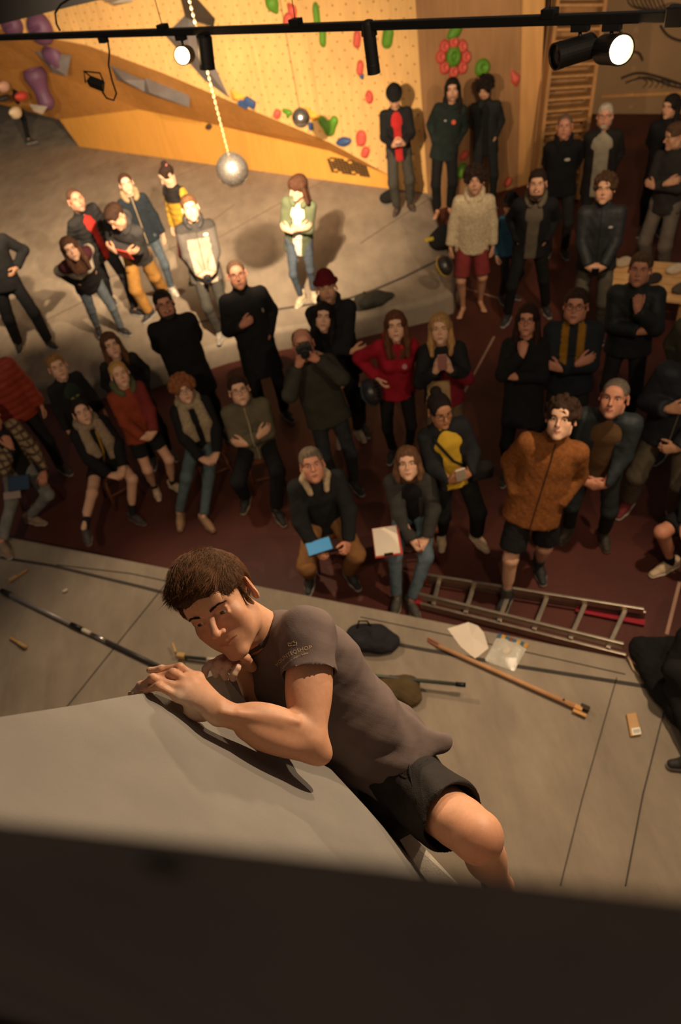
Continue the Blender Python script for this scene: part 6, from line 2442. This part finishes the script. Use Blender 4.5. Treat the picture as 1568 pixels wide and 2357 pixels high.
def photo_camera(J, c, label, big=True):
    e = empty('camera', c)
    F, L, T = J['F'], J['L'], J['T']
    e.matrix_world = m4(np.array([L, -F, T]).T, c)
    tag(e, label, 'camera')
    k = 1 if big else .7
    m = mat('camera_black', (28, 27, 27), .5, var=.05)
    MB().box((0, 0, 0), (.065 * k, .03 * k, .045 * k)).box((0, 0, .05 * k), (.03 * k, .025 * k, .014 * k), None, .8).build('camera_body', m, e, bevel=.006 * k)
    o = MB().lathe([(.03 * k, .02), (.036 * k, .025), (.036 * k, .075 * k), (.039 * k, .08 * k), (.039 * k, .10 * k), (.032 * k, .10 * k), (.028 * k, .092 * k)], 24, np.array([[1, 0, 0], [0, 0, -1], [0, 1, 0.0]])).build('camera_lens', m, e)
    MB().lathe([(.028 * k, .090 * k), (.02 * k, .096 * k), (.004, .099 * k)], 20, np.array([[1, 0, 0], [0, 0, -1], [0, 1, 0.0]])).build('glass', mat('lens_glass', (20, 22, 34), .05, var=0), o, smooth=True)
    return e


J = PEOPLE['photographer']
photo_camera(J, J['H'] - J['RH'][:, 1] * .165 - J['RH'][:, 2] * .02, 'black camera held to the eye of the man in the green jumper')
J = PEOPLE['greyjacket']
photo_camera(J, handmid(J, .07) + J['F'] * .05, 'small dark camera in the hands of the young man in grey', False)

J = PEOPLE['tabletman']
c = handmid(J, .08) + J['F'] * .02
tb_ = slab('tablet', c, -J['L'] * -1, J['T'] * .75 - J['F'] * -.35, .215, .14, .012, M_DEV, 'tablet with a glowing blue screen on the knees of the man in black', 'tablet', .9, mat('blue_screen', (70, 130, 170), .2, emit=(66, 134, 178), estr=.25, var=0))
tb_.matrix_world = m4(np.array([J['L'], nrm(J['F'] * .75 + J['T'] * .2) * -1 * -1, nrm(np.cross(J['L'], nrm(J['F'] * .75 + J['T'] * .2)))]).T, c)
R_ = np.array([nrm(RT), nrm(UP - RT * 0), -FW]).T
up_scr = nrm(np.array((0, .99, .1)))
lx = nrm(np.array((1, .1, .03)))
R_ = np.array([lx, nrm(up_scr - lx * (up_scr @ lx)), np.cross(lx, nrm(up_scr - lx * (up_scr @ lx)))]).T
tb_.matrix_world = m4(R_, atd(735, 1258, float((c - CAM) @ FW) - .03))

J = PEOPLE['clipwoman']
c = handmid(J, .08)
dp = float((c - CAM) @ FW)
cb_ = empty('clipboard', c)
up_scr = nrm(np.array((.12, .97, .12)))
lx = nrm(np.array((1, -.1, .0)))
uy = nrm(up_scr - lx * (up_scr @ lx))
R_ = np.array([lx, uy, np.cross(lx, uy)]).T
cb_.matrix_world = m4(R_, atd(891, 1246, dp - .01))
tag(cb_, 'red-edged clipboard with white paper on the lap of the seated woman', 'clipboard')
MB().box((0, 0, 0), (.108, .145, .003)).build('board', mat('red_board', (176, 62, 48), .6), cb_)
MB().box((-.006, .004, .005), (.097, .134, .0015)).build('paper', mat('paper', (232, 216, 196), .9, var=.03), cb_)
MB().box((0, -.132, .009), (.035, .012, .005)).build('clip', mat('clip_steel', (60, 54, 50), .3, .8), cb_, bevel=.002)
J['W'][-1]
pe = MB().tube([J['W'][-1] + J['HX'][-1] * .07 + J['T'] * .07 - J['F'] * .02, J['W'][-1] + J['HX'][-1] * .10 - J['T'] * .05 + J['F'] * .02], [.005, .004], 8).build('pen', mat('red_pen', (170, 36, 44), .4), smooth=True)
tag(pe, 'red pen in the writing hand of the seated woman', 'pen')

J = PEOPLE['redfolder']
c = J['N'] - J['T'] * .17 + J['F'] * .27 + J['L'] * .07
slab('folder', c, J['L'] + J['T'] * .15, J['T'], .15, .21, .012, mat('red_folder', (206, 62, 44), .6, var=.05), 'bright red folder pressed to the chest of the man in mustard trousers', 'folder')
J = PEOPLE['checkshirt']
lx = nrm(np.array((1, -.12, 0)))
uy = nrm(np.array((.1, .8, .62)) - lx * (np.array((.1, .8, .62)) @ lx))
R_ = np.array([lx, uy, np.cross(lx, uy)]).T
dpt = float((J['K'][-1] - CAM) @ FW) - .10
e = empty('tablet', atd(44, 1112, dpt))
e.matrix_world = m4(R_, atd(44, 1112, dpt))
tag(e, 'dark blue tablet on the knee of the person in the checked shirt', 'tablet')
MB().box((0, 0, 0), (.11, .075, .006)).build('body', M_DEV, e, bevel=.003)
MB().box((0, 0, .0066), (.10, .066, .0008)).build('screen', mat('navy_screen', (34, 50, 66), .25, emit=(34, 56, 76), estr=.06, var=0), e)
o = MB().box((0, 0, 0), (.085, .035, .004)).build('notebook', mat('grey_cover', (150, 130, 118), .6))
o.matrix_world = m4(R_, atd(28, 1140, dpt - .02))
tag(o, 'pale notebook below the dark blue tablet', 'notebook')


def helmet(c, col, col2, label, tilt=0.0, sz=1.0):
    e = empty('climbing_helmet', c)
    tag(e, label, 'helmet')
    P = [ell((0, 0, 0), (.10 * sz, .125 * sz, .095 * sz), k=0), ell((0, 0, -.02), (.088 * sz, .112 * sz, .088 * sz), k=.004, op='s')]
    for a in range(5):
        P.append(rbox((0, -.06 * sz + a * .03 * sz, .085 * sz), (.05 * sz, .006, .05), None, .004, .003, 's'))
    V, Q = sdf(P, .007, [((0, 0, -.03), (0, 0, -1))])
    sh_ = qmesh('shell', V, Q, mat('helmet_shell', col, .35, var=.1), e)
    mb = MB()
    for s in (-1, 1):
        mb.tube([(s * .09 * sz, -.05, -.02), (s * .05, -.03, -.10), (0, -.03, -.13)], .007, 5)
        mb.tube([(s * .09 * sz, .05, -.02), (s * .05, -.02, -.10)], .007, 5)
    mb.build('strap', mat('helmet_strap', col2, .8), e)
    mb = MB()
    mb.tube([(.103 * sz * math.cos(a), .127 * sz * math.sin(a), -.022) for a in np.linspace(0, 2 * math.pi, 22)], .007, 6, False)
    mb.build('rim', mat('helmet_rim', col2, .6), e)
    e.rotation_euler = (tilt, .3, .6)
    return e


J = PEOPLE['whitehoodie']
helmet(J['W'][-1] + np.array((-.10, -.06, -.20)), (46, 42, 40), (186, 150, 48), 'black and yellow helmet hanging from the hand of the young man in cream', .9)
J = PEOPLE['redjumper']
dph = float((J['W'][-1] - CAM) @ FW)
helmet(atd(856, 902, dph - .05), (38, 38, 42), (46, 58, 62), 'black helmet hanging at the hip of the woman in crimson', 1.0)

# crossbody bag of the woman in yellow
J = PEOPLE['yellowtee']
V, Q = sdf([ell((0, 0, 0), (.11, .05, .085), k=0), rbox((0, -.02, -.01), (.09, .04, .06), None, .02, .02)], .01)
V = V + vnorm(V, Q) * (wob(V, 40, 2) * .006)[:, None]
o = qmesh('shoulder_bag', V, Q, cloth((36, 34, 34)))
o.matrix_world = m4(J['Rz'], J['P'] + J['L'] * .20 + J['F'] * .10 + J['T'] * .02)
tag(o, 'black shoulder bag at the hip of the woman in the yellow shirt', 'bag')


# ------------------------------------------------------------------ seats
def stool(J, label):
    p = J['P']
    h = p[2] - .11
    e = empty('wooden_stool', (p[0], p[1] + .02, 0), J['th'])
    tag(e, label, 'stool', 'wooden stools of the front row')
    m = wood_mat('stool_wood', (112, 66, 42), .8) if 'stool' not in _cache else _cache['stool']
    _cache['stool'] = m
    MB().box((0, 0, h - .02), (.19, .17, .02)).build('seat', m, e, bevel=.008)
    for sx in (-1, 1):
        for sy in (-1, 1):
            MB().tube([(sx * .13, sy * .12, h - .04), (sx * .17, sy * .15, 0)], [.018, .015], 8).build('leg', m, e, smooth=True)
    for sy in (-1, 1):
        MB().tube([(-.155, sy * .14, .18), (.155, sy * .14, .18)], .011, 8).build('rung', m, e, smooth=True)


for k, lb in (('curlyscarf', 'wooden stool under the woman with ginger curls'), ('foldedsitter', 'wooden stool under the man with folded arms and olive sweater'), ('scarfgirl', 'wooden stool under the girl with the chunky scarf'),
              ('checkshirt', 'wooden stool under the person in the checked shirt'), ('tabletman', 'wooden stool under the man with the glowing tablet'), ('clipwoman', 'wooden stool under the woman with the clipboard'), ('edgesitter', 'wooden stool under the sitter in white trainers')):
    stool(PEOPLE[k], lb)

# ------------------------------------------------------------------ things on the front mat
MZ = .3
f0 = lambda x, y, z=0.0: atz(x, y, MZ + z)


def rel(e, *pts):
    o_ = np.array(e.location)
    return [np.array(p) - o_ for p in pts]


a, b = f0(4, 1360, .02), f0(384, 1543, .02)
e = empty('telescopic_pole', a)
tag(e, 'grey telescopic pole lying on the mat at lower left', 'pole')
seg = lambda t: (a + (b - a) * t) - a
MB().tube([seg(0), seg(.06)], .024, 12).build('end_cap', M_BLACK, e, smooth=True)
MB().tube([seg(.05), seg(.47)], .019, 12).build('outer_tube', mat('grey_tube', (150, 142, 138), .4, .3), e, smooth=True)
MB().tube([seg(.46), seg(.53)], .022, 12).build('clamp_collar', M_BLACK, e, smooth=True)
MB().tube([seg(.53), seg(.58)], .0185, 12).build('tape', mat('white_tape', (206, 190, 170), .8), e, smooth=True)
MB().tube([seg(.575), seg(.68)], .0165, 12).build('metal_tube', mat('bare_aluminium', (190, 184, 176), .25, 1), e, smooth=True)
MB().tube([seg(.67), seg(1.0)], .0175, 12).build('inner_tube', mat('dark_tube', (58, 54, 52), .45), e, smooth=True)

a, b = f0(425, 1512, .03), f0(1072, 1577, .10)
e = empty('brush_pole', a)
tag(e, 'dark pole with a tan brush head lying behind the climber', 'pole')
MB().tube([np.zeros(3), (b - a)], .0135, 12).build('shaft', mat('green_black_tube', (54, 58, 50), .45), e, smooth=True)
MB().tube([(b - a) * .97, (b - a) * 1.0], .017, 12).build('end_cap', M_BLACK, e, smooth=True)
MB().tube([(b - a) * .09, (b - a) * .13], .016, 12).build('tape', mat('white_tape', (206, 190, 170), .8), e, smooth=True)
q_ = [np.array(f0(402, 1508, .03)) - a, np.array(f0(432, 1512, .03)) - a]
V, Q = sdf([rbox((q_[0] + q_[1]) / 2, (.036, .022, .026), frame(q_[1] - q_[0]), .012, 0), cone(np.array(f0(404, 1500, .04)) - a, np.array(f0(398, 1482, .05)) - a, .011, .010, .01)], .006)
qmesh('brush_head', V, Q, mat('tan_brush', (206, 166, 104), .8, 0, .5, 120), e)


def hand_brush(p, q, label):
    a, b = f0(*p, .015), f0(*q, .02)
    e = empty('hand_brush', a)
    tag(e, label, 'brush')
    V, Q = sdf([cone((0, 0, 0), (b - a) * .6, .010, .011, .01), cone((b - a) * .55, (b - a) * .95, .012, .017, .01, ax=(0, 0, 1), q=.8)], .005)
    qmesh('handle', V, Q, mat('brush_wood', (196, 142, 78), .6), e)
    mb = MB()
    R = frame(b - a)
    for i in range(5):
        for j in range(3):
            c = (b - a) * (.62 + i * .08) + R @ np.array((0, (j - 1) * .008, .012))
            mb.box(c, (.004, .003, .010), R)
    mb.build('bristles', mat('bristle', (226, 196, 140), .9), e)['kind'] = 'stuff'


hand_brush((24, 1469), (60, 1490), 'small wooden brush on the mat at far lower left')
hand_brush((62, 1312), (22, 1338), 'slim wooden brush near the mat edge at far left')
V, Q = sdf([ell((0, 0, 0), (.022, .014, .012), k=0), ell((.012, .006, .004), (.012, .012, .010), k=.01), ell((-.012, -.004, 0), (.014, .010, .010), k=.01)], .004)
o = qmesh('chalk_lump', V, Q, mat('chalk', (222, 206, 184), .95))
o.location = f0(150, 1360, .012)
tag(o, 'small white lump of chalk on the left mat', 'chalk')

# chalk bag and folded olive cloth
P = [ell((0, 0, .06), (.15, .12, .07), k=0), ell((.10, -.06, .04), (.11, .09, .05), k=.05), ell((-.09, .06, .06), (.09, .08, .06), k=.05), ell((-.05, .0, .13), (.05, .05, .03), k=.03, op='s')]
V, Q = sdf(P, .01, [((0, 0, 0), (0, 0, -1))])
V = V + vnorm(V, Q) * (wob(V, 40, 2) * .010 + wob(V, 110, 1) * .003)[:, None]
e = empty('chalk_bag', f0(856, 1478))
tag(e, 'dark slumped chalk bag on the mat behind the climber', 'bag')
qmesh('pouch', V, Q, cloth((46, 44, 50)), e)
MB().tube([(-.10, .04, .10), (-.06, .10, .16), (.0, .09, .15), (.03, .04, .10)], .007, 6).build('carry_loop', cloth((30, 29, 32)), e, smooth=True)
P = [ell((0, 0, .05), (.14, .10, .06), k=0), ell((-.14, .05, .04), (.12, .08, .05), k=.05), ell((.05, -.08, .03), (.08, .06, .04), k=.04)]
V, Q = sdf(P, .01, [((0, 0, 0), (0, 0, -1))])
V = V + vnorm(V, Q) * (wob(V, 36, 4) * .012 + wob(V, 90, 1) * .004)[:, None]
o = qmesh('folded_jumper', V, Q, cloth((86, 70, 46)))
o.location = f0(925, 1592)
tag(o, 'crumpled olive jumper on the mat under the dark pole', 'clothing')

# long wooden brush stick
a, b = f0(1010, 1487, .025), f0(1350, 1637, .03)
e = empty('brush_stick', a)
tag(e, 'long wooden stick with a brush clamped to its end on the right mat', 'brush stick')
L_ab = b - a
MB().tube([np.zeros(3), L_ab * .93], [.016, .0175], 12).build('shaft', wood_mat('stick_wood', (196, 148, 106), .85), e, smooth=True)
R = frame(L_ab)
MB().box(L_ab * .93, (.05, .017, .010), R).build('clamp_board', mat('brush_wood', (196, 142, 78), .6), e, bevel=.004)
MB().box(L_ab * .97 + R @ np.array((0, -.030, -.006)), (.045, .012, .008), R).build('brush_handle', mat('brush_wood', (196, 142, 78), .6), e, bevel=.004)
MB().box(L_ab * .985 + R @ np.array((0, .022, -.004)), (.030, .018, .014), R).build('bristles', mat('dark_bristle', (58, 48, 38), .9), e, bevel=.005)
MB().lathe([(.001, 0), (.008, 0), (.008, .004), (.001, .004)], 12, None, L_ab * .86 + np.array((0, 0, .017))).build('bolt', M_BLACK, e)
pts = rel(e, f0(1028, 1493, .03), f0(1005, 1478, .02), f0(985, 1468, .012), f0(990, 1478, .012), f0(1008, 1488, .02), f0(1026, 1496, .03))
MB().tube(pts, .005, 6).build('cord_loop', mat('orange_cord', (176, 92, 52), .8), e, smooth=True)
pts = rel(e, f0(1024, 1490, .03), f0(1000, 1484, .012), f0(984, 1474, .01))
MB().tube(pts, .004, 6).build('cord_end', mat('orange_cord', (176, 92, 52), .8), e, smooth=True)

# sheet of paper and plastic pouch
pp = [(1030, 1447), (1078, 1432), (1100, 1440), (1114, 1456), (1125, 1492), (1094, 1517), (1060, 1488)]
V0 = [np.array(f0(x, y, .004 + (.035 if i in (2, 3) else .0))) for i, (x, y) in enumerate(pp)]
c = np.mean(V0, 0)
n = len(pp)
Vp = [v - c for v in V0] + [np.array((0, 0, .012))] + [v - c - np.array((0, 0, .002)) for v in V0] + [np.array((0, 0, .010))]
o = mesh('paper_sheet', Vp, [(i, (i + 1) % n, n) for i in range(n)] + [((i + 1) % n + n + 1, i + n + 1, 2 * n + 1) for i in range(n)] + [(i, i + n + 1, (i + 1) % n + n + 1, (i + 1) % n) for i in range(n)], mat('paper', (232, 216, 196), .9, var=.03))
o.location = c
tag(o, 'folded white sheet of paper on the right mat', 'paper')
cs = [f0(1147, 1462, .0), f0(1216, 1487, .0), f0(1184, 1546, .0), f0(1114, 1522, .0)]
c = np.mean(cs, 0)
e = empty('plastic_pouch', c)
tag(e, 'clear plastic pouch with a colourful printed strip on the right mat', 'pouch')
nx, ny = 14, 14
Vp, Fp = [], []
for j in range(ny + 1):
    for i in range(nx + 1):
        s_, t_ = i / nx, j / ny
        p = (cs[0] * (1 - s_) + cs[1] * s_) * (1 - t_) + (cs[3] * (1 - s_) + cs[2] * s_) * t_
        bul = (math.sin(math.pi * s_) * math.sin(math.pi * t_)) ** .6
        Vp.append(p - c + np.array((0, 0, .004 + .022 * bul + .006 * bul * math.sin(9 * s_ + 4 * t_) * math.cos(11 * t_ - 3 * s_))))
for j in range(ny):
    for i in range(nx):
        k = j * (nx + 1) + i
        Fp.append((k, k + 1, k + nx + 2, k + nx + 1))
nb = len(Vp)
Vp += [np.array((v[0], v[1], .002)) for v in Vp]
Fp += [tuple(x + nb for x in f_[::-1]) for f_ in Fp]
mesh('film', Vp, Fp, mat('clear_film', (206, 198, 182), .12, 0, .4, 60, .12, 20, spec=.7, coat=.8), e, smooth=True)
V, Q = sdf([ell((0, 0, .02), (.035, .028, .016), k=0), ell((.02, .02, .018), (.025, .022, .014), k=.02)], .006)
qmesh('chalk_inside', V, Q, mat('chalk', (222, 206, 184), .95), e)
sc_ = [(58, 92, 120), (196, 146, 50), (60, 104, 118), (120, 72, 50), (62, 96, 126), (204, 160, 60), (56, 92, 116), (190, 140, 52)]
for i in range(8):
    p, q_ = cs[0] + (cs[1] - cs[0]) * (i / 8), cs[0] + (cs[1] - cs[0]) * ((i + 1) / 8)
    d_ = nrm(cs[3] - cs[0]) * .03
    MB().prism([p - c - d_ * .4, q_ - c - d_ * .4, q_ - c + d_, p - c + d_], (0, 0, .012)).build('printed_strip', mat('strip_print', sc_[i], .5, var=.25, vscale=60), e)

# tan block with a label
cs = [f0(1441, 1646), f0(1464, 1643), f0(1476, 1694), f0(1451, 1698)]
c = np.mean(cs, 0)
e = empty('wooden_block', c)
tag(e, 'flat tan block with a small white sticker at the right of the mat', 'block')
MB().prism([p - c for p in cs], (0, 0, .022)).build('block', mat('tan_block', (196, 146, 84), .5), e, bevel=.005)
mx_ = lambda u, v: (cs[0] * (1 - u) + cs[1] * u) * (1 - v) + (cs[3] * (1 - u) + cs[2] * u) * v - c
MB().prism([mx_(.2, .68), mx_(.98, .68), mx_(.98, .98), mx_(.2, .98)], (0, 0, .0235)).build('sticker', mat('sticker', (236, 226, 206), .4, var=0), e)
for u_ in (.35, .5, .65, .8):
    MB().prism([mx_(u_, .75), mx_(u_ + .06, .75), mx_(u_ + .06, .92), mx_(u_, .92)], (0, 0, .0242)).build('printed_bar', mat('ink', (50, 40, 34), .8, var=0), e)

# black jacket dropped on the mat corner
e = empty('dropped_jacket', f0(1515, 1580))
tag(e, 'black jacket with a pale zip edge dropped on the right corner of the mat', 'jacket')
w3 = lambda x, y, z=0.0: np.array(f0(x, y, z)) - np.array(e.location)
V, Q = sdf([cone(w3(1475, 1490, .06), w3(1560, 1500, .08), .075, .10, .05), cone(w3(1480, 1510, .06), w3(1530, 1600, .06), .07, .08, .06), cone(w3(1560, 1540, .08), w3(1575, 1640, .08), .11, .10, .06), cone(w3(1520, 1560, .06), w3(1600, 1660, .1), .09, .10, .05)], .012, [((0, 0, .002), (0, 0, -1))])
V = V + vnorm(V, Q) * (wob(V, 24, 3) * .018 + wob(V, 70, 1) * .006)[:, None]
qmesh('cloth', V, Q, cloth((30, 29, 30)), e)
MB().tube([w3(1447, 1512, .03), w3(1458, 1540, .015), w3(1480, 1562, .012), w3(1502, 1580, .02)], .008, 6).build('zip_edge', mat('zip_tape', (186, 160, 124), .8), e, smooth=True)

# ------------------------------------------------------------------ ladder on the floor
lz = .05
A0, A1 = atz(974, 1332, lz), atz(1486, 1414, lz)
B0, B1 = atz(962, 1392, lz), atz(1440, 1512, lz)
e = empty('aluminium_ladder', (A0 + B1) / 2 * np.array((1, 1, 0)))
tag(e, 'aluminium ladder lying on the red floor along the front mat', 'ladder')
lo = np.array(e.location)
alu = mat('ladder_aluminium', (178, 164, 146), .38, .85, 0, var=.12, vscale=14)
for p, q_ in ((A0, A1), (B0, B1)):
    MB().bar(p - lo, q_ - lo, .022, .075).build('rail', alu, e, bevel=.004)
    o_ = np.array((0, 0, .085)) + nrm(B0 - A0) * (.035 if p is A0 else -.035)
    MB().bar(p - lo + o_ + (q_ - p) * .0, p - lo + o_ + (q_ - p) * .985, .022, .065).build('upper_rail', alu, e, bevel=.004)
for i in range(6):
    t = .085 + i * .167
    p, q_ = A0 + (A1 - A0) * t, B0 + (B1 - B0) * t
    MB().bar(p - lo + np.array((0, 0, .05)), q_ - lo + np.array((0, 0, .05)), .034, .03).build('rung', alu, e, bevel=.005)
for p in (A0, B0):
    MB().box(p - lo, (.03, .02, .045), frame(A1 - A0)).build('end_cap', mat('red_plastic', (150, 34, 36), .5), e, bevel=.005)
MB().bar(A0 + (A1 - A0) * .70 - lo + np.array((0, -.05, -.02)), A1 - lo + np.array((-.03, -.06, -.02)), .05, .012).build('red_strap', mat('red_webbing', (150, 24, 40), .8), e)

# ------------------------------------------------------------------ bags on the rear mat, bench on the right
def lump(name, px, prims, col, label, z=.3, cat='bag', amp=.012, vox=.014, kind='cloth'):
    V, Q = sdf(prims, vox, [((0, 0, 0), (0, 0, -1))])
    V = V + vnorm(V, Q) * (wob(V, 26, 3) * amp + wob(V, 70, 1) * amp * .3)[:, None]
    e = empty(name, atz(px[0], px[1], z))
    tag(e, label, cat)
    qmesh('body', V, Q, cloth(col, kind), e)
    return e


e = lump('backpack', (850, 752), [rbox((0, 0, .20), (.16, .11, .22), None, .08, 0), rbox((0, -.11, .14), (.11, .05, .12), None, .05, .03), ell((.0, 0, .42), (.13, .09, .05), k=.05)], (74, 68, 56), 'grey green backpack standing behind the embracing couple', 0)
for s in (-1, 1):
    MB().tube([(s * .09, .10, .38), (s * .12, .17, .25), (s * .10, .11, .08)], .014, 6).build('shoulder_strap', cloth((52, 48, 42)), e, smooth=True)
MB().tube([(-.04, .02, .44), (0, .02, .49), (.04, .02, .44)], .01, 6).build('grab_handle', cloth((52, 48, 42)), e, smooth=True)
MB().box((0, -.162, .20), (.08, .006, .006)).build('pocket_zip', cloth((40, 38, 34)), e)
lump('jacket_heap', (862, 700), [ell((0, 0, .06), (.18, .13, .10), k=0), ell((.16, .03, .05), (.12, .06, .05), k=.05), ell((-.1, -.06, .08), (.12, .10, .09), k=.04), ell((.05, .08, .05), (.1, .08, .08), k=.03)], (64, 60, 48), 'dark olive jacket heaped on the edge of the rear mat', .3, 'clothing', .02)
e = lump('sports_bag', (1020, 572), [ell((0, 0, .13), (.20, .15, .14), k=0), ell((.05, .08, .2), (.13, .10, .10), k=.06)], (40, 38, 37), 'black bag with a yellow tag left of the young man in cream', .3)
MB().box((-.2, -.06, .2), (.06, .02, .02)).build('yellow_tag', mat('yellow_tag', (190, 164, 40), .6), e, bevel=.006)
lump('pouch_bag', (893, 466), [ell((0, 0, .08), (.13, .10, .09), k=0), ell((.05, .0, .13), (.07, .07, .06), k=.04)], (38, 34, 33), 'small black bag at the feet of the man with the phone', .3)

bz = .42
bp = [(1398, 640), (1590, 700), (1590, 545), (1440, 520)]
e = empty('slatted_bench', atz(1500, 610, 0))
tag(e, 'pale slatted wooden bench behind the men on the right', 'bench')
bl = np.array(e.location)
q0, q1, q2, q3 = [atz(x, y, bz) - bl for x, y in ((1395, 674), (1600, 700), (1600, 606), (1408, 592))]
pl = wood_mat('bench_pine', (226, 176, 116), .88)
for i in range(5):
    t0_, t1_ = i / 5 + .02, (i + 1) / 5 - .03
    a0, a1 = q0 + (q3 - q0) * t0_, q0 + (q3 - q0) * t1_
    b0, b1 = q1 + (q2 - q1) * t0_, q1 + (q2 - q1) * t1_
    MB().prism([a0, b0, b1, a1], (0, 0, -.03)).build('slat', pl, e)
for p in (q0 * .85 + q2 * .15, q1 * .9 + q3 * .1, q2 * .85 + q0 * .15, q3 * .85 + q1 * .15):
    MB().box((p[0], p[1], bz / 2 - .02), (.035, .035, bz / 2 - .02)).build('leg', pl, e)
for px_, cc, lb in (((1550, 628), (206, 186, 156), 'pale cloth bundle on the slatted bench'), ((1500, 650), (60, 52, 46), 'dark shoe bag on the slatted bench'), ((1432, 612), (190, 168, 140), 'folded pale top at the back of the slatted bench'), ((1565, 672), (84, 76, 66), 'grey bundle at the near end of the slatted bench')):
    lump('cloth_bundle', px_, [ell((0, 0, .04), (.10, .07, .05), k=0), ell((.05, .02, .05), (.07, .05, .04), k=.04)], cc, lb, bz, 'bundle', .012)
